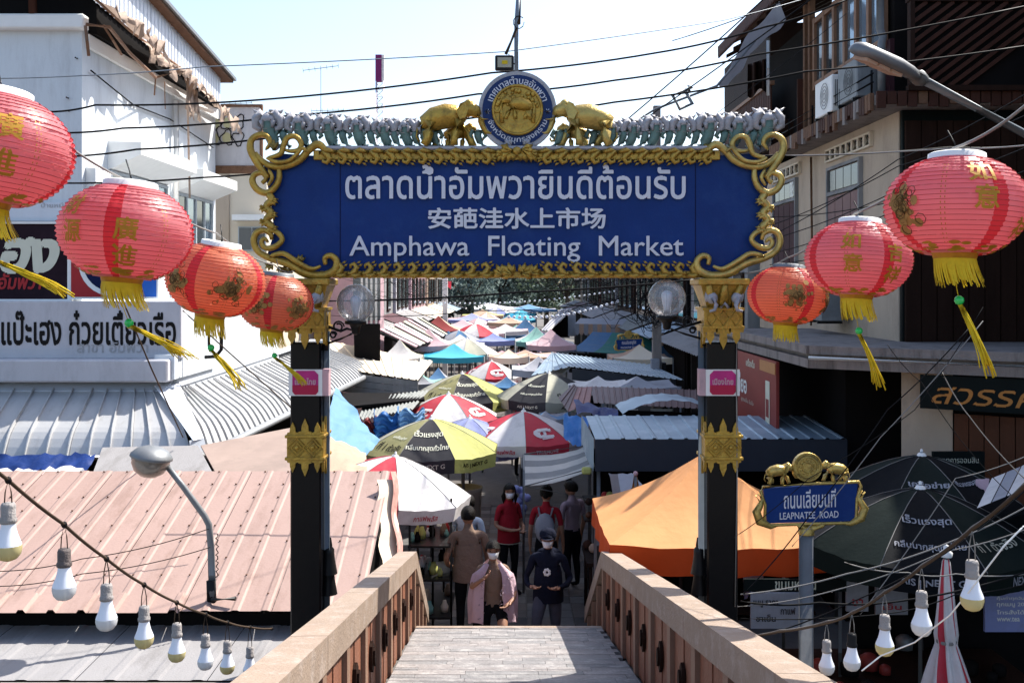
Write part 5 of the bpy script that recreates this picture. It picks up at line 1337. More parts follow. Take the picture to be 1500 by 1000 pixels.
# ---------------------------------------------------------------- paper lanterns
LR, LH = .27, .205
def lantern_surface(a, t, off=0.0):
    return Vector(((LR + off) * math.cos(t) * math.cos(a), (LR + off) * math.cos(t) * math.sin(a), (LH + off) * math.sin(t)))
def lantern(kind, label, loc, yaw, tilt, swing, seed, long_tail=True, texts=None, r=1.0):
    rnd = random.Random(seed)
    t = thing('paper_lantern', label, 'lantern', (0, 0, 0), 'round red paper lanterns strung over the bridge')
    base = M['lred'] if kind == 'red' else M['lorange']
    tmax = 1.14; rings = 24; cols = 56; m = MB(); prof = []
    for i in range(rings + 1):
        tt = -tmax + 2 * tmax * i / rings; prof.append((tt, .003))
        if i < rings: prof.append((tt + tmax / rings, -.004))
    bands = [(-90 + x) % 360 for x in (12, 102, 192, 282)]
    def mi(i, j):
        a_ = (360 * (i + .5) / cols) % 360
        return 1 if any(abs((a_ - b + 180) % 360 - 180) < 4.2 for b in bands) else 0
    n_ = len(prof) - 1
    m.grid(lambda u, v: lantern_surface(2 * PI * u, prof[min(n_, int(round(v * n_)))][0], prof[min(n_, int(round(v * n_)))][1] * (1 + .35 * math.sin(7 * u * PI + v * 31))), cols, n_, 0, True, mi)
    m.build('shade', [base, M['lstripe']], t, local=True)
    m = MB()
    for i in range(1, rings):
        tt = -tmax + 2 * tmax * i / rings; wob = rnd.uniform(-.004, .004)
        m.tube([lantern_surface(2 * PI * k / 40, tt + wob * math.sin(k * .4), .0035) for k in range(40)], .0011, 4, closed=True)
    m.build('hoops', M['wire'], t, local=True)
    zt = LH * math.sin(tmax)
    m = MB(); m.lathe((0, 0, zt), [(.085, -.012), (.118, -.008), (.110, .0), (.108, .024), (.100, .028), (.096, .002), (.05, 0), (0, 0)], 28); m.build('top_ring', M['white'] if kind == 'red' or seed % 2 else M['steeldull'], t, local=True)
    m = MB(); m.tube([(0, 0, zt), (0, 0, zt + .04)], .006, 6); m.tube([(-.1, 0, zt + .012), (.1, 0, zt + .012)], .004, 5); m.tube([(0, 0, zt + .04), (-.01, 0, zt + .07), (-.035, .01, zt + .12)], .003, 5); m.build('hanger', M['blackiron'], t, local=True)
    m = MB(); m.lathe((0, 0, -zt), [(.120, .012), (.086, 0), (.080, -.022), (.074, -.024), (.074, -.002), (0, 0)], 28); m.build('bottom_ring', M['lgold'], t, local=True)
    m = MB(); k0 = 74
    for k in range(k0):
        a_ = 2 * PI * k / k0; L_ = rnd.uniform(.085, .115); c, s = math.cos(a_), math.sin(a_); fl = rnd.uniform(0, .012)
        pts = []
        for i in range(5):
            v = i / 4; pts.append(Vector((.079 * c * (1 + .10 * v) + swing * .035 * v * v + fl * v, .079 * s * (1 + .1 * v) - .01 * v, -zt - .02 - L_ * v)))
        w = Vector((-s, c, 0)) * .0042
        vs = [p - w * (1 - .4 * i / 4) for i, p in enumerate(pts)] + [p + w * (1 - .4 * i / 4) for i, p in enumerate(pts)]
        m.add(vs, [(i, i + 1, 6 + i, 5 + i) for i in range(4)], 0)
    m.build('fringe', M['yellow'], t, local=True)
    if long_tail:
        p0 = Vector((0, 0, -zt - .02)); bead = p0 + Vector((swing * .05, 0, -.165))
        MB().tube([p0, p0 + Vector((swing * .01, 0, -.09)), bead], .0016, 5).build('cord', M['yellow'], t, local=True)
        MB().ball(bead, .019, 14).build('bead', M['bead'], t, local=True)
        m = MB(); L_ = .33
        for k in range(22):
            ox, oy = rnd.uniform(-1, 1), rnd.uniform(-1, 1); pts = []; LL = L_ * rnd.uniform(.82, 1.05)
            for i in range(7):
                v = i / 6; d_ = Vector((abs(swing) * math.sin(v * 1.1) * (1 if swing >= 0 else -1), 0, -math.sqrt(max(.05, 1 - swing * swing)) * v * .95)) * LL
                sp = .007 + .022 * v * v; pts.append(bead + Vector((0, 0, -.012)) + d_ + Vector((ox * sp, oy * sp, ox * sp * .3 + .006 * math.sin(v * 5 + k))))
            m.tube(pts, .0024, 4)
        m.build('tassel', M['yellow'], t, local=True)
    if texts:
        for (body, az, el) in texts:
            az = math.radians(az - 90)
            f = lambda x, y: lantern_surface(az + x / (LR * math.cos(el)), el + y / LH * .92, .006)
            lettering(body, f, .092, .098, bold=.024, step=.04).build('gold_character', M['lgold'], t, local=True)
    m = MB()
    # gold blossom border near the bottom, dotted seams
    for k in range(9):
        a0 = 2 * PI * k / 9 + .2
        for j in range(9):
            a_, tt = a0 + rnd.uniform(-.2, .2), -.93 + rnd.uniform(-.13, .11); rr = rnd.uniform(.009, .018)
            cc = lantern_surface(a_, tt, .0055); ux = Vector((-math.sin(a_), math.cos(a_), 0)); uy = lantern_surface(a_, tt + .01, .0055) - cc; uy.normalize()
            m.add([cc + ux * rr * 1.3 * math.cos(2 * PI * q / 7) + uy * rr * .7 * math.sin(2 * PI * q / 7) for q in range(7)], [tuple(range(7))])
    for b in bands:
        for sgn_ in (-1, 1):
            a_ = math.radians(b + 45 + sgn_ * 1.6)
            for i in range(34):
                tt = -.85 + 1.6 * i / 33
                if i % 2: continue
                m.quad(lantern_surface(a_ - .006, tt, .0055), lantern_surface(a_ + .006, tt, .0055), lantern_surface(a_ + .006, tt + .035, .0055), lantern_surface(a_ - .006, tt + .035, .0055))
    m.build('gold_print', M['lgold'] if kind == 'red' else M['lbronze'], t, local=True)
    if kind != 'red' or seed == 7:
        for az0 in ((-98 + 0, -98 + 68) if kind != 'red' else (-160,)):
            m1, m2 = MB(), MB()
            for k in range(95):
                rr_ = abs(rnd.gauss(0, .5)); th = rnd.uniform(0, 2 * PI)
                if rr_ > 1.05: continue
                a_ = math.radians(az0) + rr_ * .42 * math.cos(th); tt = -.08 + rr_ * .56 * math.sin(th); r_ = rnd.uniform(.007, .019)
                off_ = .0055 + k * .00003
                r_ *= 1.25; cc = lantern_surface(a_, tt, off_); ux = Vector((-math.sin(a_), math.cos(a_), 0)); uy = (lantern_surface(a_, tt + .01, off_) - cc).normalized()
                n = 6 + k % 4; el_ = rnd.uniform(.6, 1.3)
                pts = [cc + ux * r_ * math.cos(2 * PI * q / n) * el_ + uy * r_ * math.sin(2 * PI * q / n) for q in range(n)]
                if k % 2: m1.tube(pts, .0017, 3, closed=True)
                else: m2.add(pts, [tuple(range(n))])
            m1.build('figure_outline', M['lprint'], t, local=True); m2.build('figure_print', M['lbronze'], t, local=True)
    o = place(t, loc, yaw, r, tilt=tilt)
    return o
R2 = math.radians
lantern('red', 'nearest left lantern, cut by the picture edge, with the high white building behind', W(-11, 219, 3.6), R2(0), (R2(-4), R2(6)), .95, 1, True, [('廣', 36, .27), ('進', 35, -.33)])
lantern('red', 'big pink red lantern with gold characters just above the noodle shop lettering', W(185, 341, 4.25), R2(-4), (R2(-3), R2(4)), .93, 2, True, [('財', -28, .42), ('源', -23, -.10), ('廣', 24, .0), ('進', 25, -.52)])
lantern('orange', 'orange red lantern with a brown printed scene, left of the gate corner scroll', W(316, 410, 5.65), R2(-26), (R2(-3), R2(9)), .85, 3, True)
lantern('orange', 'orange red lantern nearest the left gate pillar, partly behind its neighbour', W(403, 443, 7.25), R2(-10), (R2(-3), R2(6)), .85, 4, True)
lantern('orange', 'orange red lantern nearest the right gate pillar', W(1153, 433, 7.05), R2(6), (R2(-3), R2(5)), .1, 6, False)
lantern('red', 'pink red lantern in the middle of the right hand row', W(1257, 380, 5.35), R2(2), (R2(-3), R2(4)), .45, 5, True, [('如', -29, .35), ('意', -26, -.20), ('吉', 20, .10), ('祥', 21, -.43)])
lantern('red', 'largest right lantern in front of the house, below the cobra head lamp', W(1400, 303, 4.08), R2(0), (R2(-2), R2(2)), .42, 7, True, [('如', -2, .56), ('意', 0, .05), ('吉', 50, .0), ('祥', 44, -.48)])

# ---------------------------------------------------------------- festoon bulbs beside the parapets
def bulb(loc, drop, dome, sock, label, grp):
    t = thing('festoon_bulb', label, 'light bulb', loc, grp)
    m = MB()
    for q in (-1, 1): m.tube([(0, 0, 0), (q * .007, 0, -drop * .5), (q * .009, 0, -drop)], .0016, 5)
    m.build('lead_wire', M['greycable'] if grp.endswith('right parapet') else M['browncable'], t, local=True)
    m = MB(); z = -drop; m.lathe((0, 0, z), [(0, .004), (.014, .003), (.0165, -.004), (.0165, -.030), (.019, -.034), (.019, -.042), (.0165, -.044)], 14); m.build('socket', M[sock], t, local=True)
    z -= .044; m = MB(); m.lathe((0, 0, z), [(.0155, 0), (.0165, -.01), (.021, -.028), (.0275, -.044), (.0292, -.050)], 18); m.build('bulb_body', M['bulbwhite'], t, local=True)
    z -= .05; m = MB(); m.lathe((0, 0, z), [(.0296, 0), (.0300, -.010), (.0270, -.022), (.019, -.032), (.008, -.0365), (.0, -.037)], 18); m.build('bulb_dome', M[dome], t, local=True)
    return t
LC = [(-40, 655), (12, 703), (94, 768), (156, 818), (211, 856), (259, 882), (301, 899), (333, 911), (366, 918), (398, 920)]
lx = -1.16; lp_ = [Vector((lx, -lx * F / (750 - x), CAMZ + (415 - y) / F * (-lx * F / (750 - x)))) for x, y in LC]
gL = 'festoon bulbs outside the left parapet'; gR = 'festoon bulbs outside the right parapet'
dl = [None, ('bulbyellow', 'socket', .055, 'yellow domed bulb at the picture edge, nearest of the left string'), ('bulbdome', 'socketdark', .065, 'clear domed bulb in a dark brown socket, second of the left string'),
      ('bulbdome', 'socket', .075, 'frosted bulb above the pink roof eave, third of the left string'), ('bulbyellow', 'socket', .07, 'slightly yellowed bulb over the dark eave gap, fourth of the left string'),
      ('bulbyellow', 'socket', .075, 'deep yellow domed bulb near the post shadow, fifth of the left string'), ('bulbdome', 'socket', .08, 'frosted bulb in front of the grey roof, sixth of the left string'),
      ('bulbyellow', 'socket', .08, 'small bulb half hidden by the left parapet cap'), ('bulbdome', 'socket', .09, 'farthest bulb of the left string, hanging by the parapet')]
for P_, d_ in zip(lp_, dl):
    if d_: bulb(P_, d_[2], d_[0], d_[1], d_[3], gL)
def sagline(pts, r=.004, n=6, mm='cable', sag=0.0, seg=8):
    Q = []
    for i in range(len(pts) - 1):
        for k in range(seg):
            t_ = k / seg; Q.append(pts[i].lerp(pts[i + 1], t_) - Vector((0, 0, sag * 4 * t_ * (1 - t_))))
    Q.append(pts[-1]); return MB().tube(Q, r, n)
def cable(pts, label, mm='cable', r=.007, sag=0.0, cat='cable', name='power_cable', grp=None):
    return solo(sagline(pts, r, 5, mm, sag), name, M[mm], label, cat, grp)
cable(lp_, 'brown twisted festoon cable carrying the left string of bulbs', 'browncable', .0045, .004, name='festoon_cable')
m = MB()
for P_ in lp_[1:]: m.ball(P_, .009, 6)
solo(m, 'cable_tape', M['blackprint'], 'black tape knots where the left bulbs are tied to their cable', 'tape', kind='stuff')
RC = [(1540, 690), (1500, 712), (1424, 775), (1350, 830), (1296, 868), (1248, 898), (1211, 912), (1140, 925), (1090, 932)]
rx_ = 1.22; rp_ = [Vector((rx_, rx_ * F / (x - 750), CAMZ + (415 - y) / F * (rx_ * F / (x - 750)))) for x, y in RC]
dr = {2: ('bulbyellow', 'socket', .085, 'largest bulb of the right string with a yellowed dome'), 3: ('bulbdome', 'socket', .075, 'white domed bulb beside the furled red and white umbrella'), 4: ('bulbyellow', 'socket', .075, 'yellow domed bulb in a grey socket, third of the right string'),
      5: ('bulbdome', 'socketblack', .075, 'white bulb in a black socket on the right string'), 6: ('bulbdome', 'socket', .07, 'farthest bulb of the right string, half behind the parapet cap')}
for i, d_ in dr.items(): bulb(rp_[i], d_[2], d_[0], d_[1], d_[3], gR)
cable(rp_, 'thick brown festoon cable carrying the right string of bulbs', 'browncable', .005, .004, name='festoon_cable')
cable([p + Vector((.006, .01, .006)) for p in rp_], 'thin grey cable twisted along the right festoon cable', 'greycable', .0025, .008, name='festoon_cable')
cable([W(1500, 770, 2.6), W(1470, 800, 2.6), W(1418, 868, 2.7), W(1392, 900, 2.8), W(1340, 940, 3.0), W(1290, 960, 3.1), W(1262, 982, 3.1)], 'loose white wire drooping past the bulbs to the right parapet', 'white', .0022, 0, name='loose_wire')

# ---------------------------------------------------------------- umbrellas
def umbrella(label, loc, R, rise, H, cols, val=.19, rot=0.0, texts=(), group='market umbrellas along the street', n=8, finial='white', pole='steel', cat='umbrella', name='market_umbrella', tilt=None, brand=True, ribs=True):
    t = thing(name, label, cat, (0, 0, 0), group)
    a0 = -PI / 2 - PI / n; wr = random.Random(label); WK = [(wr.uniform(0, 6), wr.uniform(14, 26)) for _ in range(n)]
    def surf(k, u, v, off=0.0):
        A0, A1 = a0 + 2 * PI * k / n, a0 + 2 * PI * (k + 1) / n
        vv = min(v, 1.0); r = R * vv; z = H - rise * (vv ** 1.45)
        p = Vector((r * math.cos(A0), r * math.sin(A0), 0)).lerp(Vector((r * math.cos(A1), r * math.sin(A1), 0)), u)
        sag = math.sin(PI * u) * vv
        p = p * (1 - .03 * sag); p.z = z - .035 * R * sag
        w1, w2 = WK[k]; p.z += .0055 * math.sin(u * w2 + w1) * vv * vv * math.sin(PI * u) + .004 * math.sin(u * 9 + vv * 13 + w1) * vv * math.sin(PI * u)
        if v > 1: p.z -= (v - 1); p = p + Vector((p.x, p.y, 0)).normalized() * (-.10 * (v - 1)); p.z += .02 * math.sin(PI * u * 1) * 0
        if off:
            am = (A0 + A1) / 2; sl_ = math.atan(1.45 * rise / R * vv ** .45) if v <= 1 else PI / 2
            p = p + Vector((math.cos(am) * math.sin(sl_), math.sin(am) * math.sin(sl_), math.cos(sl_))) * off
        return p
    for k in range(n):
        m = MB(); m.grid(lambda u, v: surf(k, u, .001 + v), 14, 14); m.grid(lambda u, v: surf(k, u, 1 + v * val), 14, 2)
        m.build('canopy_panel', M[cols[k % len(cols)]], t, local=True)
    m = MB()
    for k in range(n): m.tube([surf(k, 0, v / 6) + Vector((0, 0, .003)) for v in range(7)], .0035, 4)
    m.build('seams', M['greycable'], t, local=True)
    m = MB(); m.tube([(0, 0, 0), (0, 0, H + .03)], .019, 8); m.build('pole', M[pole], t, local=True)
    MB().lathe((0, 0, H - .005), [(.05, -.005), (.035, .02), (.015, .03), (.012, .06), (0, .065)], 10).build('finial', M[finial], t, local=True)
    if ribs:
        m = MB()
        for k in range(n):
            p = surf(k, 0, 1.0); q = surf(k, 0, .55)
            m.tube([(0, 0, H - .02), q - Vector((0, 0, .02)), p - Vector((0, 0, .015))], .006, 5); m.tube([(0, 0, H - rise - .12), q - Vector((0, 0, .03))], .006, 5)
        m.build('ribs', M['steeldull'], t, local=True)
    for (k, body, v0, x0, w, h, mm, bold) in texts:
        chord = lambda v: 2 * R * min(v, 1) * math.sin(PI / n); slant = math.hypot(R, rise)
        def f(x, y):
            v = v0 - y / (slant if v0 <= 1 else 1); v_ = v
            return surf(k % n, .5 + (x + x0) / chord(v), v_, .010)
        lettering(body, f, w, h, bold=bold, step=.05).build('print', M[mm], t, local=True)
    o = place(t, loc, rot, tilt=tilt)
    if rot: pass
    return o
def ais(k, light=False, dark='creamletter'):
    """printing of the phone network umbrellas on the panel k and its neighbours"""
    T = [(k, 'เร็วแรงสุด', .50, 0, .42, .20, dark, .014), (k, 'คลื่นมากสุดทั่วไทย', .78, 0, .62, .155, dark, .012),
         (k, 'AIS | NEXT G', 1.095, .0, .55, .085, dark, .012), (k + 1, 'AIS | NEXT G', 1.095, 0, .50, .075, 'blackprint', .03),
         (k - 1, 'เครือข่าย', .60, 0, .30, .07, dark, .02), (k - 1, 'ที่ 1 ตัวจริง', .80, 0, .50, .17, 'blackprint', .015)]
    return T
def gz(px, py, D): p = W(px, py, D); return (p.x, p.y, 0), p.z
L_, H_ = gz(632, 613, 15.6)
umbrella('large yellow and charcoal umbrella with white Thai slogan, nearest over the walkway', L_, 1.08, .45, H_, ['ublack', 'uyellow', 'uyellow', 'ugrey', 'uolive', 'ublack', 'ucream', 'uolive'], .20, 0, ais(0))
L_, H_ = gz(677, 547, 21.5)
umbrella('olive and grey slogan umbrella with a pale yellow side, behind the upper striped one', L_, 1.12, .50, H_, ['ublack', 'uyellow', 'uyellow', 'ugrey', 'ucream', 'ublack', 'ucream', 'uolive'], .20, R2(14), ais(0), finial='white')
L_, H_ = gz(804, 546, 21.0)
umbrella('grey cream slogan umbrella left of the maroon roof', L_, 1.08, .48, H_, ['ublack', 'ucream', 'ublack', 'ucream', 'ublack', 'ucream', 'ublack', 'ucream'], .19, R2(-28), [(0, 'เร็วแรงสุด', .57, 0, .36, .10, 'creamletter', .03), (0, 'คลื่นมากสุดทั่วไทย', .80, 0, .48, .08, 'creamletter', .025), (0, 'AIS | NEXT G', 1.095, 0, .46, .07, 'creamletter', .02), (1, 'ที่ 1', .8, 0, .2, .1, 'blackprint', .015), (1, 'AIS', 1.095, 0, .16, .06, 'blackprint', .02)])
rw = ['uwhite', 'ured']
def swirl(k, mm='uwhite'): return [(k, 'o', .72, 0, .20, .20, mm, .02), (k, 'c', .74, .03, .34, .26, mm, .03)]
tr = lambda k: [(k, 'กาแฟพลัส', 1.09, 0, .34, .07, 'uwhite', .02), (k + 1, 'กาแฟพลัส', 1.09, 0, .34, .07, 'ured', .02)]
L_, H_ = gz(657, 577, 19.2)
umbrella('red and white umbrella just above the yellow and charcoal one', L_, 1.0, .42, H_, rw, .14, R2(4), swirl(7) + swirl(1) + tr(7))
L_, H_ = gz(767, 602, 17.0)
umbrella('red and white umbrella at the centre beside the blue tarpaulin', L_, 1.0, .42, H_, ['ured', 'uwhite'], .17, R2(24), swirl(0) + swirl(6) + [(7, 'กาแฟพลัส', 1.09, 0, .40, .07, 'ured', .02), (0, 'TRUEMOVE', 1.09, 0, .40, .05, 'uwhite', .02)])
L_, H_ = gz(551, 668, 12.9)
umbrella('red and white umbrella leaning out from behind the pink roof, nearest of its kind', L_, 1.02, .43, H_ + .02, ['uwhite', 'uwhite', 'uwhite', 'ured', 'uwhite', 'ured', 'uwhite', 'ured'], .17, R2(34), [(0, 'กาแฟพลัส', 1.09, 0, .34, .07, 'ured', .02)], tilt=(R2(4), R2(5)))
L_, H_ = gz(720, 529, 26.5)
umbrella('red and white umbrella with a logo roundel beyond the olive one', L_, .78, .38, H_, ['ured', 'uwhite'], .15, R2(12), swirl(0) + swirl(6) + tr(0))
L_, H_ = gz(688, 612, 17.0)
umbrella('lilac blue umbrella mostly behind the yellow and charcoal one', L_, .92, .42, H_, ['ulilac'], .17, R2(10), [(1, 'ยาคูลท์', 1.09, 0, .3, .07, 'uwhite', .02)])
L_, H_ = gz(1350, 666, 10.0)
umbrella('dark green and black umbrella standing behind the street sign on the right', L_, .98, .42, H_, ['udark', 'ugreen'], .18, R2(30), [(0, 'เร็วแรงสุด', .57, 0, .36, .10, 'ugrey', .03), (7, 'เครือข่าย', .57, 0, .36, .10, 'ugrey', .03)])
L_, H_ = gz(1348, 714, 8.9)
umbrella('large black and green slogan umbrella in the shade right of the street sign', L_, 1.02, .46, H_, ['udark', 'ugreen', 'udark', 'ugreen', 'udark', 'ugreen', 'udark', 'ugreen'], .18, R2(-16), [(0, 'เร็วแรงสุด', .52, 0, .38, .13, 'ugrey', .014), (0, 'คลื่นมากสุดทั่วไทย', .78, 0, .54, .10, 'ugrey', .012), (0, 'AIS | NEXT G', 1.09, 0, .50, .075, 'ugrey', .02), (1, 'ที่ 1 ตัวจริง', .78, 0, .46, .11, 'ucream', .015), (1, 'NEXT G', 1.09, .1, .28, .075, 'ugrey', .02)])
# furled umbrella
t = thing('furled_umbrella', 'furled white umbrella with red stripes and lettering, upright in the lower right corner', 'umbrella', (W(1386, 0, 7.3).x, 7.3, 0))
c_ = W(1386, 815, 7.3); zt = c_.z
m = MB(); prof = [(.0, .0), (.02, -.02), (.035, -.2), (.05, -.45), (.055, -.55), (.05, -.62), (.085, -.78), (.12, -.95), (.13, -1.0)]
cols = 24
def fold(u, v):
    k = v * (len(prof) - 1); i = min(int(k), len(prof) - 2); fr = k - i; r = prof[i][0] * (1 - fr) + prof[i + 1][0] * fr; z = prof[i][1] * (1 - fr) + prof[i + 1][1] * fr
    r *= 1.25 * (1 + .22 * math.sin(u * 2 * PI * 8 + v * 3) * min(1, v * 2)); a_ = 2 * PI * u + v * .9
    return (c_.x + r * math.cos(a_), c_.y + r * math.sin(a_), zt + z + .03 * math.sin(u * 2 * PI * 4) * v)
m.grid(fold, 48, 30, 0, True, lambda i, j: 1 if (i // 4) % 3 == 0 else 0)
m.build('folded_canopy', [M['uwhite'], M['ured']], t)
MB().tube([(c_.x, c_.y, 0), (c_.x, c_.y, zt + .03)], .02, 8).build('pole', M['steel'], t)
MB().lathe((c_.x, c_.y, zt + .03), [(.04, -.03), (.045, 0), (.02, .02), (.018, .05), (0, .06)], 10).build('finial', M['white'], t)
MB().lathe((c_.x, c_.y, zt - .6), [(.068, -.012), (.072, 0), (.068, .012)], 16).build('tie_strap', M['greycable'], t)
lettering('กาแฟพลัส', lambda x, y: Vector((c_.x + .175 * math.sin((x + .02) / .175), c_.y - .175 * math.cos((x + .02) / .175), zt - .88 + y - .3 * x)), .26, .09, bold=.03, step=.05).build('print', M['ured'], t)

# ---------------------------------------------------------------- canopies and stalls, near
def posts(t, pts, h, r=.018, name='post', mm='steel'):
    for (x, y) in pts: MB().tube([(x, y, 0), (x, y, h)], r, 8).build(name, M[mm], t)
def gazebo(label, x0, x1, y0, y1, ze, za, c1, c2, val=.25, sagk=.1, name='canopy_tent', grp=None, colsides=None, nx=10):
    t = thing(name, label, 'canopy', ((x0 + x1) / 2, y0, 0), grp)
    cx, cy = (x0 + x1) / 2, (y0 + y1) / 2; cor = [(x0, y0), (x1, y0), (x1, y1), (x0, y1)]
    for k in range(4):
        A, B = Vector(cor[k] + (ze,)), Vector(cor[(k + 1) % 4] + (ze,)); P = Vector((cx, cy, za))
        def f(u, v):
            p = A.lerp(B, u).lerp(P, v); s = math.sin(PI * u) * (1 - v); p.z -= sagk * s * .7 + sagk * 1.1 * math.sin(PI * v) * (1)
            p.z += .012 * math.sin(u * 23 + v * 4) * (1 - v) * math.sin(PI * u); return p
        m = MB().grid(f, nx, 8); m.build('canopy_panel', M[(colsides[k] if colsides else c1)], t)
        m = MB().grid(lambda u, v: f(u, 0) + Vector((0, 0, -val * v)) + (A - P).normalized() * 0 + Vector(((cy and 0), 0, 0)) + (Vector((A.y - B.y, B.x - A.x, 0)).normalized() * -(.02 * math.sin(u * 26) * v)), nx * 2, 3)
        m.build('valance', M[c2], t)
    posts(t, [(x0 + .03, y0 + .03), (x1 - .03, y0 + .03), (x1 - .03, y1 - .03), (x0 + .03, y1 - .03)], ze)
    return t
og = gazebo('orange canopy tent with deep orange valance behind the right gate pillar', W(893, 0, 9.3).x, W(1237, 0, 9.3).x, 9.3, 11.3, 1.98, 2.66, 'orange', 'orangedeep', .25, .07, nx=14)
m = MB(); a_, b_ = Vector((W(1237, 0, 9.3).x, 9.3, 1.98)), Vector((W(1237, 0, 9.3).x - 1.06, 10.3, 2.66)); m.tube([a_, a_ - Vector((0, 0, .25))], .012, 6, 0)
m.tube([a_ - Vector((0, 0, .25)), a_ + Vector((-.12, -.05, -.3)), a_ + Vector((-.13, -.05, -.42))], .007, 6); m.build('corner_rope', M['white'], og)
# slate blue box stall
st = thing('blue_box_stall', 'slate blue boxed stall roof right of the striped awning', 'stall', (2.6, 13, 0))
x0, x1 = W(872, 0, 13).x, 4.25
MB().bx(x0, x1, 12.98, 13.05, 1.97, 2.37).build('fascia_panel', M['tinslate'], st)
for k in range(4):
    a_ = x0 + (x1 - x0) * k / 4; corr((a_, 13.0, 2.375), (a_ + (x1 - x0) / 4 - .004, 13.0, 2.375), (a_ + (x1 - x0) / 4 - .004, 14.7, 2.45), (a_, 14.7, 2.45), 4, .015).build('roof_sheet', M['tinblue'], st)
corr((x0 - .06, 14.7, 2.0), (x0 - .02, 13.0, 1.97), (x0 - .02, 13.0, 2.39), (x0 - .06, 14.7, 2.46), 12, .012).build('side_sheet', M['tinblue'], st)
posts(st, [(x0 + .05, 13.1), (x0 + .05, 14.6), (x1 - .1, 13.1)], 2.0, .025)
MB().bx(x0 + .1, x1, 14.5, 14.6, 0, 2.0).bx(2.2, 2.3, 13.1, 14.6, 0, 2.0).build('stall_wall', M['walldark'], st)
for k in range(3): MB().bx(1.55, 3.9, 13.15, 13.9, .1 + k * .5, .14 + k * .5).build('shelf', M['wooddark'], st)
solo(crum(W(903, 725, 12.2), W(942, 710, 12.2), W(925, 692, 12.6), W(892, 694, 12.6), 5, 6, .02, 9).grid(lambda u, v: W(893 + 12 * u + 8 * v, 694 + 52 * v, 12.0 + .2 * u), 4, 5), 'hanging_tarp', M['ugrey'], 'grey tarpaulin hanging under the slate blue stall roof', 'tarpaulin')
t = thing('furled_orange_umbrella', 'furled brown orange umbrella standing at the corner of the orange canopy', 'umbrella', (W(931, 0, 12.0).x, 12.0, 0))
c_ = W(931, 697, 12.0); MB().tube([c_, c_ - Vector((0, 0, .3)), c_ - Vector((0, 0, .62))], [.02, .07, .13], 12).build('folded_canopy', mat('brown_orange_cloth', (.38, .17, .05), .8, 0, .15, 8), t); MB().tube([(c_.x, c_.y, 0), (c_.x, c_.y, c_.z)], .02, 8).build('pole', M['steel'], t); MB().ball(c_ + Vector((0, 0, .03)), .03, 8).build('finial', M['upink'], t)
# arched grey tarp on the stall roof
solo(MB().grid(lambda u, v: Vector((W(905, 0, 15.6).x + u * 1.45, 14.9 + v * 1.1, 2.45 + .2 * math.sin(PI * u) ** .8 * (1 - .1 * v) + .01 * math.sin(u * 40))), 18, 6), 'arched_tarp', M['tinblue'], 'pale blue arched cover on top of the slate blue stall', 'cover')
# striped awning
sa = thing('striped_awning', 'grey and white striped awning sloping towards the walkway', 'awning', W(820, 690, 13.6))
A, B, C, D_ = W(768, 712, 13.5), W(872, 684, 13.3), W(864, 652, 14.4), W(767, 665, 14.4)
for k in range(5):
    v0, v1 = k / 5, (k + 1) / 5
    MB().grid(lambda u, v: (A.lerp(B, u)).lerp(D_.lerp(C, u), v0 + (v1 - v0) * v) + Vector((0, 0, -.06 * math.sin(PI * u) + .008 * math.sin(u * 31))), 10, 2).build('awning_stripe', M['cloth_pale' if k % 2 == 0 else 'cloth_grey'], sa)
m = MB(); m.tube([A, B], .012, 6); m.tube([D_, C], .012, 6); m.tube([A, D_], .012, 6); m.tube([A + Vector((.02, 0, 0)), W(905, 738, 13.4)], .01, 6); m.build('awning_frame', M['steel'], sa)
m = MB(); m.tube([(D_.x, 14.4, 0), D_], .016, 6); m.build('post', M['steel'], sa)
bl = MB(); crum(W(826, 640, 15.2), W(862, 660, 14.6), W(862, 610, 15.4), W(824, 606, 15.8), 9, 7, .04, 12, bl)
solo(bl, 'blue_cloth', M['tarpblue'], 'bunched bright blue tarpaulin between striped umbrella and box stall', 'tarpaulin')
solo(crum(W(845, 604, 16.6), W(905, 612, 16.6), W(905, 600, 17), W(840, 585, 17.2), 9, 4, .05, 13), 'navy_cloth', M['tarpnavy'], 'dark blue cloth bunched under the gable end of the maroon roof', 'cloth')
# maroon roof
mr = thing('maroon_roof', 'long maroon metal roof with a gable end coloured as sunlit, left of the right pillar', 'roof', W(920, 600, 18))
A, B = W(870, 590, 17.6), W(1050, 600, 17.0); C, D_ = W(1050, 572, 18.6), W(866, 566, 19.4)
for k in range(4): corr(A.lerp(B, k / 4), A.lerp(B, (k + 1) / 4 - .002), D_.lerp(C, (k + 1) / 4 - .002), D_.lerp(C, k / 4), 5, .015).build('roof_sheet', M['tinmaroon'], mr)
corr(W(832, 603, 17.0), W(864, 592, 17.5), W(868, 566, 19.4), W(846, 567, 19.6), 3, .02, 'seam').build('gable_sheet', mat('sunlit_tint_maroon_sheet', (.25, .11, .10), .6, .05, .2, 4), mr)  # paler maroon puts the sunlight on the gable end into its colour
corr(W(818, 582, 18.3), W(832, 603, 17.0), W(846, 567, 19.6), W(840, 562, 20.0), 3, .02, 'seam').build('gable_sheet', M['tinmaroon'], mr)
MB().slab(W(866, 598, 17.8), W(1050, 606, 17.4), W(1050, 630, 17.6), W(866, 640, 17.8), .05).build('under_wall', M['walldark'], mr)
for a_, b_ in ((903, 934), (953, 985)): MB().slab(W(a_, 602, 17.7), W(b_, 602.5, 17.68), W(b_, 599, 17.68), W(a_, 598.5, 17.7), .02).build('painted_light_slit', M['white'], mr)  # white strips painted as light showing under the roof
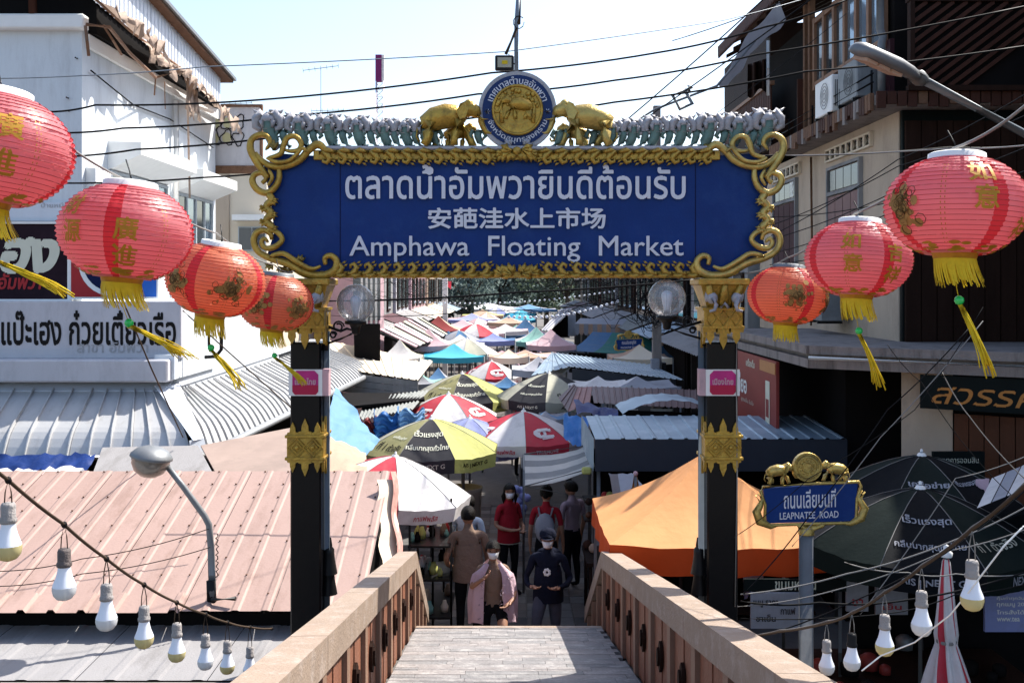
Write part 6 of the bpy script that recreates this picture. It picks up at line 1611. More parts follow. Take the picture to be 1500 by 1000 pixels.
# long blue roof
br = thing('blue_gable_roof', 'pale blue ribbed roof with dark gable below the distant street sign', 'roof', W(880, 550, 24))
A, B, C, D_ = W(836, 537, 22.6), W(1002, 557, 21.5), W(952, 534, 25), W(812, 517, 26)
for k in range(5): corr(A.lerp(B, k / 5), A.lerp(B, (k + 1) / 5 - .002), D_.lerp(C, (k + 1) / 5 - .002), D_.lerp(C, k / 5), 4, .02).build('roof_sheet', M['tinblue'], br)
corr(W(778, 550, 22.5), W(836, 537, 22.6), W(812, 517, 26), W(808, 516, 26.2), 5, .02).build('roof_sheet', M['tinblue'], br)
MB().slab(W(824, 548, 22.7), W(836, 537, 22.7), W(800, 525, 25), W(790, 530, 25), .02).build('gable_board', M['ugrey'], br)
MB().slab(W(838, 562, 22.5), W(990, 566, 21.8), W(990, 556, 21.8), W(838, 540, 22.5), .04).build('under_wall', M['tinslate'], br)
# left foreground: torn wall skin and red check cloth beside the pink roof
solo(MB().grid(lambda u, v: W(572 + 8 * u + 10 * v + 3 * math.sin(v * 11), 690 + 150 * v, 10.9 - .9 * v + .2 * u), 3, 14), 'check_cloth', mat('red_check_cloth', (.55, .30, .26), .8, 0, .5, 14), 'red and white checked cloth hanging at the edge of the pink roof', 'cloth')
m = MB(); m.grid(lambda u, v: W(552 + 26 * u + 8 * v + 3 * math.sin(v * 17), 702 + 150 * v, 10.75 - .9 * v + .2 * u), 4, 14); solo(m, 'torn_sheet', M['wallcream2'], 'torn pale wall sheet beside the edge of the pink roof', 'sheet')
# stacked drum, planter and stool near the walkway, under the umbrella
t = thing('clay_planter', 'round clay tub used as an umbrella foot beside the walkway', 'tub', (W(679, 0, 15.2).x, 15.2, 0))
c_ = W(679, 713, 15.2); MB().lathe((c_.x, 15.2, 0), [(0, .0), (.17, 0), (.19, .1), (.24, .5), (.27, c_.z - .06), (.29, c_.z), (.25, c_.z), (.23, c_.z - .06), (0, c_.z - .05)], 20).build('tub', mat('clay_tub', (.20, .15, .11), .8, 0, .2, 8), t)
MB().tube([(c_.x, 15.2, c_.z - .05), (c_.x, 15.2, 2.0)], .02, 8).build('pole', M['steeldull'], t)
sp = [(600, 12.2), (612, 13.4), (634, 12.6), (650, 13.8), (661, 12.4)]
rk = thing('display_rack', 'dark metal display rack with goods under the near striped umbrella', 'rack', (-1.3, 12.8, 0))
for px, D in sp: p = W(px, 0, D); MB().tube([(p.x, D, 0), (p.x, D, 1.75)], .014, 6).build('upright', M['blackiron'], rk)
for z in (.35, .8, 1.2):
    MB().bx(W(600, 0, 12.4).x, W(661, 0, 12.4).x, 12.2, 13.2, z, z + .025).build('shelf', M['blackiron'], rk)
random.seed(31)
for k in range(30):
    x = random.uniform(-1.25, -.8); y_ = random.uniform(12.25, 13.1); z = random.choice((.375, .825, 1.225)); s_ = random.uniform(.05, .1)
    mm = random.choice(('plasticred', 'umint', 'wallcream2', 'uyellow', 'browncloth', 'uwhite', 'walldark', 'walldark'))
    o = MB(); o.lathe((0, 0, 0), [(0, 0), (s_ * .5, 0), (s_ * .55, s_ * .8), (s_ * .3, s_ * 1.3), (s_ * .25, s_ * 1.6), (0, s_ * 1.6)], 8)
    for v in range(len(o.v)): o.v[v] = o.v[v] + Vector((x, y_, z))
    solo(o, 'jar', M[mm], 'small jar or packet among the goods crowded on the dark display rack', 'jar', 'goods on the display rack', loc=Vector((x, y_, z)))
# ---------------------------------------------------------------- people
def skin_grow(J, E, root, lev=2):
    me = bpy.data.meshes.new('body'); names = list(J)
    ix = {n: i for i, n in enumerate(names)}
    me.from_pydata([J[n][0] for n in names], [(ix[a], ix[b]) for a, b in E], [])
    o = bpy.data.objects.new('body', me); COL.objects.link(o)
    md = o.modifiers.new('skin', 'SKIN'); md.use_smooth_shade = True
    ss = o.modifiers.new('sub', 'SUBSURF'); ss.levels = lev; ss.render_levels = lev
    if not me.skin_vertices: me.attributes.new
    sv = me.skin_vertices[0].data if len(me.skin_vertices) else None
    if sv is None: return None
    for n in names:
        r = J[n][1]; sv[ix[n]].radius = r if isinstance(r, tuple) else (r, r); sv[ix[n]].use_root = (n == root)
    dg = bpy.context.evaluated_depsgraph_get(); dg.update()
    out = bpy.data.meshes.new_from_object(o.evaluated_get(dg))
    bpy.data.objects.remove(o)
    return out
def add_skin_layer(me):
    bm = bmesh.new(); bm.from_mesh(me); bm.verts.layers.skin.verify(); bm.to_mesh(me); bm.free()
_old = skin_grow
def skin_grow(J, E, root, lev=2):
    me = bpy.data.meshes.new('body'); bm = bmesh.new(); lay = bm.verts.layers.skin.verify(); V = {}
    for n, (p, r) in J.items():
        v = bm.verts.new(p); v[lay].radius = r if isinstance(r, tuple) else (r, r); v[lay].use_root = (n == root); V[n] = v
    for a, b in E: bm.edges.new((V[a], V[b]))
    bm.to_mesh(me); bm.free()
    o = bpy.data.objects.new('body', me); COL.objects.link(o)
    md = o.modifiers.new('skin', 'SKIN'); md.use_smooth_shade = True
    ss = o.modifiers.new('sub', 'SUBSURF'); ss.levels = lev; ss.render_levels = lev
    dg = bpy.context.evaluated_depsgraph_get(); dg.update()
    out = bpy.data.meshes.new_from_object(o.evaluated_get(dg)); bpy.data.objects.remove(o)
    return out
def person(label, loc, yaw, H=1.65, top='browncloth', bottom='blackcloth', sleeves='short', pose=None, hair='short', mask=False, female=False, shorts=False, hands=True, group=None, shoes='blackcloth', headturn=0.0, lev=2):
    t = thing('person', label, 'person', (0, 0, 0), group)
    h = H; sw = .108 if not female else .095; hw = .05 if not female else .055; k = 1.0 if not female else .9
    J = {
        'pelvis': ((0, 0, .525), (.088 * k, .062)), 'waist': ((0, .0, .60), (.078 * k, .056)), 'chest': ((0, .005, .70), (.090 * k, .062)),
        'upchest': ((0, -.002, .775), (.080 * k, .055)), 'neckb': ((0, -.006, .825), .036 * k), 'neck': ((0, .004, .862), .030 * k), 'head0': ((0, .012, .885), .035)}
    E = [('pelvis', 'waist'), ('waist', 'chest'), ('chest', 'upchest'), ('upchest', 'neckb'), ('neckb', 'neck'), ('neck', 'head0')]
    for s, n in ((-1, 'L'), (1, 'R')):
        J['sh' + n] = ((s * sw, -.004, .795), .036 * k); J['ua' + n] = ((s * (sw + .022), -.005, .72), .029 * k); J['el' + n] = ((s * (sw + .036), -.01, .625), .023 * k)
        J['fa' + n] = ((s * (sw + .042), .015, .56), .021 * k); J['wr' + n] = ((s * (sw + .045), .035, .485), .0145 * k); J['pa' + n] = ((s * (sw + .045), .042, .455), (.012, .019))
        J['hp' + n] = ((s * hw, 0, .495), .058 * k); J['th' + n] = ((s * (hw + .004), .004, .40), .052 * k); J['kn' + n] = ((s * (hw + .006), .008, .28), .036 * k)
        J['ca' + n] = ((s * (hw + .008), -.008, .19), .033 * k); J['an' + n] = ((s * (hw + .010), -.010, .045), .022); J['to' + n] = ((s * (hw + .022), .085, .018), .018)
        E += [('upchest', 'sh' + n), ('sh' + n, 'ua' + n), ('ua' + n, 'el' + n), ('el' + n, 'fa' + n), ('fa' + n, 'wr' + n), ('wr' + n, 'pa' + n),
              ('pelvis', 'hp' + n), ('hp' + n, 'th' + n), ('th' + n, 'kn' + n), ('kn' + n, 'ca' + n), ('ca' + n, 'an' + n), ('an' + n, 'to' + n)]
    for n, p in (pose or {}).items(): J[n] = (p, J[n][1])
    if hands:
        for s, n in ((-1, 'L'), (1, 'R')):
            w, p = Vector(J['wr' + n][0]), Vector(J['pa' + n][0]); d = (p - w).normalized(); side = Vector((0, 1, 0)) if abs(d.y) < .8 else Vector((-s, 0, .2)); side = (side - d * side.dot(d)).normalized(); nrm = d.cross(side) * (1 if s > 0 else -1)
            p2 = w + d * .042; J['pa' + n] = (p2, J['pa' + n][1])
            for q, (o_, ln) in enumerate(((-.0165, .036), (-.0055, .044), (.0055, .046), (.0165, .041))):
                a_ = p2 + side * o_ + d * .010; b_ = a_ + d * ln * .55 - nrm * .004; c_ = b_ + d * ln * .38 - nrm * .014
                for z, (pt, r) in enumerate(((a_, .0062), (b_, .0055), (c_, .0042))): J['f%s%d%d' % (n, q, z)] = (pt, r)
                E += [('pa' + n, 'f%s%d0' % (n, q)), ('f%s%d0' % (n, q), 'f%s%d1' % (n, q)), ('f%s%d1' % (n, q), 'f%s%d2' % (n, q))]
            a_ = w + d * .016 + side * .018; b_ = a_ + side * .016 + d * .016; J['t%s0' % n] = (a_, .0075); J['t%s1' % n] = (b_, .0055)
            E += [('wr' + n, 't%s0' % n), ('t%s0' % n, 't%s1' % n)]
    J = {n: (Vector(p) * h, tuple(x * h for x in r) if isinstance(r, tuple) else r * h) for n, (p, r) in J.items()}
    me = skin_grow(J, E, 'pelvis', lev)
    # material by the nearest bone
    seg = []
    for a, b in E:
        if a in ('neckb', 'neck') or a[:2] in ('fa', 'wr', 'pa') or a[0] in 'f' or a[0] == 't' and a[:2] != 'th' or b[0] == 't' and b[:2] not in ('th', 'to'): mi = 0
        elif a[:2] == 'el': mi = 1 if sleeves == 'long' else 0
        elif a[:2] == 'ua': mi = 1 if sleeves == 'long' else 4
        elif a[:2] == 'fa': mi = 1 if sleeves == 'long' else 0
        elif a in ('pelvis',) and b == 'waist': mi = 1
        elif b[:2] == 'hp' or a[:2] in ('hp', ): mi = 2
        elif a[:2] == 'th': mi = 5 if shorts else 2
        elif a[:2] in ('kn',): mi = 0 if shorts else 2
        elif a[:2] == 'ca': mi = 0 if shorts else 2
        elif a[:2] == 'an': mi = 3
        else: mi = 1
        if a[:2] == 'fa' and b[:2] == 'wr' and sleeves == 'long': mi = 1
        seg.append((J[a][0], J[b][0], mi, (J[a][1] if not isinstance(J[a][1], tuple) else J[a][1][0])))
    vs = [v.co.copy() for v in me.vertices]; fs = [list(p.vertices) for p in me.polygons]; mis = []
    for p in me.polygons:
        c = p.center; best = None
        for a, b, mi, r in seg:
            ab = b - a; tt = max(0, min(1, (c - a).dot(ab) / max(1e-9, ab.length_squared))); dd = (c - a - ab * tt).length - r * .5
            if best is None or dd < best[0]: best = (dd, mi, tt)
        mi = best[1]
        if mi == 4: mi = 1 if best[2] < .55 else 0
        if mi == 5: mi = 2 if best[2] < .35 else 0
        mis.append(mi)
    m = MB(); m.v = vs; m.f = fs; m.m = mis; m.sm = [True] * len(fs)
    # head, nose, ears, eyes sockets on the same body
    hc = J['head0'][0] + Vector((0, .006 * h, .046 * h)); R = Matrix.Rotation(headturn, 3, 'Z')
    hr = .060 * h
    prof = [(.0, -1.12), (.30, -1.08), (.52, -.92), (.68, -.62), (.78, -.25), (.82, .1), (.80, .45), (.66, .78), (.40, .97), (0, 1.04)]
    k0 = len(m.v); m.lathe((0, 0, 0), [(a * hr, b * hr) for a, b in prof], 16, 0)
    for i in range(k0, len(m.v)):
        p = m.v[i]; y = p.y
        p = Vector((p.x * .98, p.y * 1.22 + (.10 * hr if p.z < -.3 * hr and y > 0 else 0), p.z)); m.v[i] = R @ p + hc
    loc_ = lambda x, y, z: R @ (Vector((x, y, z)) * hr) + hc
    m.tube([loc_(0, .93, .18), loc_(0, 1.10, -.12), loc_(0, 1.16, -.28), loc_(0, .92, -.36)], [hr * c for c in (.06, .10, .15, .08)], 8, 0)
    for s in (-1, 1): m.ball(loc_(s * .82, -.05, -.08), hr * .2, 8, 0, (.4, .8, 1.25), R)
    m.tube([loc_(-.22, .95, -.58), loc_(0, 1.04, -.57), loc_(.22, .95, -.58)], hr * .06, 6, 0)
    body = m.build('body', [M['skin'], M[top], M[bottom], M[shoes]], t, local=True)
    e = MB()
    for s in (-1, 1): e.ball(loc_(s * .34, .86, .06), hr * .13, 8, 0, (1.2, .6, .6), R); 
    for s in (-1, 1): e.tube([loc_(s * .16, 1.0, .26), loc_(s * .34, 1.0, .30), loc_(s * .52, .86, .22)], hr * .035, 5)
    e.build('eyes', M['hair'], body, local=True)
    hm = MB(); rnd = random.Random(hash(label) % 1000 if False else len(label))
    def hf(u, v):
        a_ = 2 * PI * u; el = PI / 2 - v * (PI * .62 if hair != 'long' else PI * .66); cx, cy, cz = math.cos(el) * math.cos(a_), math.cos(el) * math.sin(a_), math.sin(el)
        front = max(0, cy); lim = .25 + .15 * front
        z = cz if cz > -.75 + 1.2 * front ** 2 * 1.0 else -.75 + 1.2 * front ** 2
        r = 1.07 + .025 * math.sin(u * 60)
        if cy > .3 and cz < .38: z = max(z, .38 * cy)
        return loc_(cx * .86 * r, cy * 1.24 * r - .05, max(z, -.8) * 1.04 * r + .06)
    hm.grid(hf, 28, 12)
    if hair == 'long': hm.tube([loc_(0, -1.0, .3), loc_(0, -1.25, -.6), loc_(.05, -1.2, -1.8), loc_(.05, -1.0, -3.0), loc_(0, -.9, -3.6)], [hr * c for c in (.7, .85, .78, .6, .15)], 12); [hm.tube([loc_(s * .7, -.3, .2), loc_(s * .95, -.3, -.8), loc_(s * .85, -.3, -2.0)], [hr * c for c in (.3, .33, .1)], 8) for s in (-1, 1)]
    if hair == 'bun': hm.ball(loc_(0, -1.15, -.2), hr * .42, 10)
    if hair == 'cap': hm.lathe(tuple(loc_(0, -.02, .30)), [(hr * 1.05, 0), (hr * 1.04, hr * .35), (hr * .85, hr * .75), (hr * .4, hr * .98), (0, hr)], 16); hm.grid(lambda u, v: loc_((u - .5) * 1.6, .95 + .8 * v * math.sin(PI * u), .32 - .1 * v), 8, 3)
    hm.build('hair' if hair != 'cap' else 'cap', M['hair'] if hair != 'cap' else M['navycloth'], body, local=True)
    if mask:
        mk = MB(); mk.grid(lambda u, v: loc_((.76 - .22 * v) * math.sin((u - .5) * PI * .78), .20 + 1.0 * math.cos((u - .5) * PI * .78) + .16 * math.sin(PI * v) * math.cos((u - .5) * PI) - .12 * v * v, -.12 - .78 * v), 14, 7)
        for s in (-1, 1): mk.tube([loc_(s * .79, .25, -.2), loc_(s * .86, -.1, .1)], hr * .02, 4)
        mk.build('face_mask', M['maskcloth'], t, local=True)
    place(t, loc, yaw); t['H'] = h
    del t['H']
    return t, J, h
def shirt_hem(t, J, h, mm, z0=.47, z1=.69, flare=1.06, name='shirt_hem'):
    m = MB(); c = J['pelvis'][0]
    m.lathe((c.x, c.y, 0), [(.098 * h * flare, z0 * h), (.097 * h * flare, (z0 + .05) * h), (.094 * h, z1 * h), (.085 * h, (z1 + .04) * h)], 24)
    for i in range(len(m.v)):
        p = m.v[i]; w = 1 + .035 * math.sin(6 * math.atan2(p.y, p.x) + p.z * 9); m.v[i] = Vector(((p.x - c.x) * 1.08 * w + c.x, (p.y - c.y) * .80 * w + c.y, p.z))
    return m.build(name, M[mm], t, local=True)
def at(px, py_head, D): p = W(px, py_head, D); return (p.x, D, 0), p.z
L_, H_ = at(686, 741, 12.4)
t, J, h = person('person seen from behind in a brown t-shirt and black trousers with hands at his front', L_, R2(6), H_, 'browncloth', 'blackcloth', pose={'elL': (-.165, -.02, .63), 'faL': (-.150, .04, .57), 'wrL': (-.11, .09, .53), 'paL': (-.09, .11, .51), 'elR': (.165, -.02, .63), 'faR': (.155, .03, .56), 'wrR': (.13, .07, .50), 'paR': (.12, .09, .48)})
shirt_hem(t, J, h, 'browncloth', .46)
L_, H_ = at(685, 724, 13.4)
person('person in a pale blue shirt standing just beyond the one in brown', L_, R2(-20), H_, 'palecloth', 'jeans', headturn=.6)
L_, H_ = at(722, 790, 11.35)
t, J, h = person('person in a face mask with a pink printed towel round the shoulders, climbing the steps', L_, R2(184), H_, 'browncloth', 'blackcloth', hair='bun', mask=True, female=True, shorts=True,
    pose={'elR': (.16, .03, .66), 'faR': (.13, .08, .70), 'wrR': (.085, .12, .745), 'paR': (.06, .13, .765), 'elL': (-.16, .0, .62), 'faL': (-.15, .06, .59), 'wrL': (-.12, .11, .57), 'paL': (-.10, .125, .56),
          'thL': (-.062, .10, .47), 'knL': (-.064, .18, .40), 'caL': (-.066, .17, .31), 'anL': (-.068, .155, .185), 'toL': (-.07, .24, .165)})
# towel over the shoulders
m = MB()
for s in (-1, 1):
    def tw(u, v):
        z = .825 - v * .42 + .02 * math.sin(u * 9); fr = (u * 1.0)
        ang = -1.6 + fr * 2.72
        rx, ry = .125 + .05 * math.sin(min(1, v * 1.6) * PI / 2) + .012 * math.sin(u * 22 + v * 3), .095 + .035 * v + .01 * math.sin(u * 17)
        if v < .15: rx *= .55 + v * 3; ry *= .75 + v * 1.6
        return Vector((s * rx * math.cos(ang), ry * math.sin(ang), z)) * h
    m.grid(tw, 16, 14, 0, True)
m.build('shoulder_towel', M['pinkcloth'], t, local=True)
m = MB()
rnd = random.Random(3)
for k in range(26):
    s = rnd.choice((-1, 1)); x = s * rnd.uniform(.05, .135); z = rnd.uniform(.42, .76); y_ = .14 + rnd.uniform(-.002, .004) - abs(x) * .25
    p = Vector((x, y_, z)) * h; m.tube([p, p + Vector((rnd.uniform(-.02, .02), .004, rnd.uniform(-.03, .03))), p + Vector((rnd.uniform(-.03, .03), .0, rnd.uniform(-.03, .03)))], .0035, 4)
m.build('towel_print', M['mauvecloth'], t, local=True)
L_, H_ = at(803, 774, 11.7)
t, J, h = person('person in a navy hoodie, dark cap and white face mask, coming up towards the bridge', L_, R2(172), H_, 'navycloth', 'jeans', 'long', hair='cap', mask=True,
    pose={'elL': (-.165, -.02, .64), 'faL': (-.14, .05, .61), 'wrL': (-.09, .11, .60), 'paL': (-.07, .125, .60), 'elR': (.165, -.02, .64), 'faR': (.15, .05, .60), 'wrR': (.11, .10, .60), 'paR': (.09, .12, .60),
          'thR': (.065, .08, .42), 'knR': (.075, .14, .32), 'caR': (.08, .10, .23), 'anR': (.085, .06, .11), 'toR': (.09, .14, .085)})
shirt_hem(t, J, h, 'navycloth', .47)
m = MB(); m.ball(Vector((0, -.055, .80)) * h, .075 * h, 12, 0, (1.3, .8, .7)); m.build('hood', M['navycloth'], t, local=True)
m = MB(); 
for k in range(7): a_ = k * .9; m.ball(Vector((.0 + .018 * math.cos(a_), .0755, .70 + .02 * math.sin(a_))) * h, .012 * h, 7, 0, (1, .25, 1))
m.build('chest_print', M['white'], t, local=True)
L_, H_ = at(745, 707, 14.3)
t, J, h = person('person with long hair in a crimson polo shirt and face mask, looking right', L_, R2(215), H_, 'redcloth', 'blackcloth', hair='long', mask=True, female=True, headturn=-.5,
    pose={'elR': (.14, .0, .64), 'faR': (.11, .07, .62), 'wrR': (.06, .12, .61), 'paR': (.04, .13, .61), 'elL': (-.14, .0, .63), 'faL': (-.12, .06, .60), 'wrL': (-.08, .11, .58), 'paL': (-.06, .13, .58)})
shirt_hem(t, J, h, 'redcloth', .48)
m = MB(); m.lathe((0, 0, 0), [(.115 * h, .478 * h), (.116 * h, .486 * h)], 20); m.build('hem_stripe', M['ucream'], t, local=True)
L_, H_ = at(800, 710, 13.9)
t, J, h = person('person from behind in a maroon dress with a pale backpack, under the striped awning', L_, R2(-8), H_, 'redcloth', 'blackcloth', hair='bun', female=True)
m = MB(); m.ball(Vector((0, -.10, .66)) * h, .085 * h, 12, 0, (1, .55, 1.5)); 
for s in (-1, 1): m.tube([Vector((s * .04, -.09, .74)) * h, Vector((s * .06, -.04, .815)) * h, Vector((s * .07, .06, .76)) * h], .008 * h, 6)
m.build('backpack', M['ugrey'], t, local=True)
L_, H_ = at(838, 704, 14.6)
person('person in a mauve shirt shopping at the dark stall under the striped awning', L_, R2(40), H_, 'mauvecloth', 'blackcloth')
# seated vendor at the low table, lower right
L_ = (W(1277, 0, 8.3).x, 8.3, 0)
t, J, h = person('person in a mauve shirt bent over a low table in the shade, lower right', L_, R2(-12), 1.5, 'mauvecloth', 'blackcloth',
    pose={'pelvis': (0, -.02, .27), 'waist': (0, .0, .34), 'chest': (0, .03, .43), 'upchest': (0, .06, .50), 'neckb': (0, .085, .545), 'neck': (0, .105, .575), 'head0': (0, .125, .595), 'shL': (-.108, .06, .515), 'shR': (.108, .06, .515), 'uaL': (-.14, .07, .45), 'uaR': (.14, .07, .45), 'elL': (-.15, .11, .39), 'elR': (.15, .11, .39), 'faL': (-.12, .17, .39), 'faR': (.12, .17, .39), 'wrL': (-.08, .22, .40), 'wrR': (.08, .22, .40), 'paL': (-.06, .24, .40), 'paR': (.06, .24, .40),
          'hpL': (-.05, .0, .26), 'hpR': (.05, .0, .26), 'thL': (-.07, .11, .27), 'thR': (.07, .11, .27), 'knL': (-.08, .21, .27), 'knR': (.08, .21, .27), 'caL': (-.08, .19, .17), 'caR': (.08, .19, .17), 'anL': (-.08, .18, .045), 'anR': (.08, .18, .045), 'toL': (-.08, .26, .02), 'toR': (.08, .26, .02)})
t2 = thing('plastic_stool', 'pierced cream plastic stool under the bent person in mauve', 'stool', (L_[0], L_[1] - .03, 0))
for s in (-1, 1):
    m = MB()
    for i in range(5):
        m.box((-.16 + i * .08, s * .17, .18), (.02, .012, .34)); 
    for z in (.05, .12, .19, .26, .33): m.box((0, s * .17, z), (.34, .014, .02))
    m.build('side_panel', M['plasticwhite'], t2, local=True)
    m = MB()
    for i in range(5): m.box((s * .17, -.16 + i * .08, .18), (.012, .02, .34))
    for z in (.05, .12, .19, .26, .33): m.box((s * .17, 0, z), (.014, .34, .02))
    m.build('side_panel', M['plasticwhite'], t2, local=True)
MB().box((0, 0, .36), (.36, .36, .02), 0, None, .005).build('seat', M['plasticwhite'], t2, local=True)
t2 = thing('low_table', 'low pink topped table in front of the bent person, lower right', 'table', (L_[0] - .08, L_[1] + .5, 0))
MB().box((0, 0, .60), (1.1, .5, .03), 0, None, .008).build('table_top', M['upink'], t2, local=True)
for sx in (-1, 1):
    for sy in (-1, 1): MB().tube([(sx * .48, sy * .2, 0), (sx * .48, sy * .2, .585)], .015, 6).build('leg', M['steeldull'], t2, local=True)
# distant shoppers: one light figure of each clothing, copied
protos = []
for i, (tp, bt) in enumerate((('redcloth', 'blackcloth'), ('palecloth', 'jeans'), ('mauvecloth', 'blackcloth'), ('blackcloth', 'jeans'), ('pinkcloth', 'blackcloth'))):
    me_src = person('x', (0, 0, 0), 0, 1.6, tp, bt, hands=False, lev=1)[0]; protos.append(me_src)
spots = [(760, 27), (775, 31), (792, 34), (768, 37), (757, 40), (782, 41), (771, 45), (790, 46), (765, 50), (780, 53), (797, 38), (750, 46), (786, 29), (776, 58), (768, 62), (762, 23), (795, 25), (742, 36)]
used = [False] * 5
lab_c = ['crimson', 'pale blue', 'mauve', 'black', 'pink']
for i, (px, D) in enumerate(spots):
    p = protos[i % 5]
    if used[i % 5]: p = copy_tree(p)
    used[i % 5] = True
    place(p, (W(px, 0, D).x, D, 0), random.uniform(0, 6.28), random.uniform(.93, 1.07), 'distant shopper in a %s top between the far market canopies' % lab_c[i % 5], 'distant shoppers in %s tops' % lab_c[i % 5])
# ---------------------------------------------------------------- far market
random.seed(77)
def simple_tent(label, px, D, w, ze, za, c1, c2, depth=None, grp='far market canopies', poles=True, sides=None):
    x = W(px, 0, D).x; dp = depth or w
    t = thing('market_canopy', label, 'canopy', (x, D, 0), grp)
    cor = [(x - w / 2, D), (x + w / 2, D), (x + w / 2, D + dp), (x - w / 2, D + dp)]; P = Vector((x, D + dp / 2, za))
    for k in range(4):
        A, B = Vector(cor[k] + (ze,)), Vector(cor[(k + 1) % 4] + (ze,))
        m = MB().grid(lambda u, v: A.lerp(B, u).lerp(P, v) - Vector((0, 0, .10 * math.sin(PI * v) + .05 * math.sin(PI * u) * (1 - v))), 4, 4)
        m.grid(lambda u, v: A.lerp(B, u) - Vector((0, 0, .16 * v + .05 * math.sin(PI * u))), 4, 1)
        m.build('canopy_panel', M[(sides or (c1, c2, c1, c2))[k]], t)
    if poles:
        for (a_, b_) in cor: MB().tube([(a_, b_, 0), (a_, b_, ze)], .02, 6).build('post', M['steeldull'], t)
    return t
def pyh(py, D): return CAMZ + (415 - py) / F * D
T_ = [('turquoise square canopy beyond the cream roof', 662, 29.5, 1.85, pyh(529, 29.5) + .14, pyh(503, 30.5), 'turq', 'turqdeep'),
      ('white canopy with grey folds behind the turquoise one', 672, 33, 1.6, pyh(505, 33), pyh(489, 34), 'uwhite', 'ugrey'),
      ('grey blue canopy behind the white folded one', 655, 37, 1.5, pyh(502, 37), pyh(484, 38), 'ublue', 'ugrey'),
      ('pink and white striped peaked tent left of the turquoise canopy', 625, 31, 1.5, pyh(505, 31), pyh(481, 32), 'upink', 'uwhite'),
      ('pale pink peaked tent right of the lane', 808, 33, 1.6, pyh(505, 33), pyh(481, 34), 'upink', 'uwhite'),
      ('mint peaked tent right of the lane', 786, 36, 1.5, pyh(500, 36), pyh(478, 37), 'umint', 'uwhite'),
      ('navy and pink peaked tent right of the lane', 770, 42, 1.8, pyh(490, 42), pyh(466, 43), 'ublue', 'upink'),
      ('peach flat awning at the lane edge', 770, 29, 1.9, pyh(522, 29), pyh(512, 30), 'upeach', 'upink'),
      ('cream awning on a long stall at the lane edge', 745, 27.5, 1.1, pyh(522, 27.5), pyh(508, 29), 'wallcream2', 'upeach'),
      ('green awning of a distant stall on the right', 757, 46, 1.4, pyh(483, 46), pyh(475, 47), 'umint', 'uteal'),
      ('pink awning of a distant stall on the left', 712, 38, 1.4, pyh(488, 38), pyh(478, 39), 'upink', 'uwhite'),
      ('blue peaked canopy far down the lane', 763, 62, 1.9, pyh(459, 62), pyh(453, 63), 'turq', 'ublue'),
      ('lilac canopy far down the lane on the left', 690, 52, 2.6, pyh(468, 52), pyh(459, 53), 'ulilac', 'upink'),
      ('orange canopy far down the lane on the left', 706, 58, 2.4, pyh(462, 58), pyh(453, 59), 'upeach', 'uyellow'),
      ('pink canopy halfway down the lane on the left', 676, 44, 2.2, pyh(480, 44), pyh(468, 45), 'upink', 'uwhite'),
      ('white canopy far down the lane in the middle', 742, 66, 3.2, pyh(457, 66), pyh(449, 67), 'uwhite', 'ugrey'),
      ('white canopy at the very end of the lane', 715, 74, 5, pyh(452, 74), pyh(444, 75), 'uwhite', 'uwhite'),
      ('pale blue canopy at the very end of the lane', 775, 72, 4, pyh(453, 72), pyh(446, 73), 'tarplight', 'ugrey')]
for (lab, px, D, w, ze, za, c1, c2) in T_: simple_tent(lab, px, D, w, ze, za, c1, c2)
for (px, py, D, cols, lab) in ((697, 474, 38, ['ured', 'uwhite'], 'small red and white umbrella far down the lane'), (672, 484, 35, ['ublue', 'ugrey'], 'blue grey umbrella left of the far red and white one'), (700, 466, 50, ['uwhite', 'upink'], 'pink and white umbrella far down the lane'),
                        (712, 459, 56, ['upeach', 'uwhite'], 'peach umbrella far down the lane'), (760, 456, 55, ['turq', 'turqdeep'], 'turquoise umbrella far down the lane'), (684, 496, 31, ['ucream', 'uwhite'], 'cream umbrella behind the turquoise canopy'), (728, 450, 64, ['ulilac', 'uwhite'], 'lilac umbrella at the far end of the lane')):
    p = W(px, py, D); umbrella(lab, (p.x, D, 0), .95, .42, p.z, cols, .16, R2(random.uniform(0, 40)), ribs=False)
for (lab, px, D, w, ze, za, c1, c2) in (('grey canopy filling the gap left of the olive umbrella', 612, 24.0, 1.0, pyh(560, 24), pyh(545, 24.5), 'ugrey', 'umint'),
      ('light blue low canopy beside the cream roof edge', 640, 24.8, 1.0, pyh(562, 24.8), pyh(538, 25.3), 'tarplight', 'ugrey'),
      ('dusty pink low awning behind the roundel umbrella', 735, 30.5, 1.6, pyh(522, 30.5), pyh(514, 31), 'upink', 'maroonsign'),
      ('grey green low canopy between the two slogan umbrellas', 742, 23.6, 1.1, pyh(565, 23.6), pyh(552, 24), 'ublue', 'ugrey'),
      ('grey canopy wedge in front of the pale blue gable roof', 790, 24.5, 1.3, pyh(541, 24.5), pyh(522, 25), 'ugrey', 'uwhite'),
      ('pale canopy right behind the central red and white umbrella', 800, 19.0, .9, pyh(612, 19.0), pyh(602, 19.4), 'ugrey', 'tarplight'),
      ('violet canopy halfway down the lane', 722, 34.5, 1.5, pyh(498, 34.5), pyh(488, 35), 'ulilac', 'ublue'),
      ('white canopy behind the violet one', 740, 40, 1.8, pyh(484, 40), pyh(474, 41), 'uwhite', 'upink'),
      ('peach canopy behind the navy tent', 745, 48, 2.0, pyh(472, 48), pyh(463, 49), 'upeach', 'uwhite'),
      ('red roofed stall canopy on the left of the lane', 640, 40, 1.8, pyh(484, 40), pyh(462, 41), 'maroonsign', 'upeach')): simple_tent(lab, px, D, w, ze, za, c1, c2)
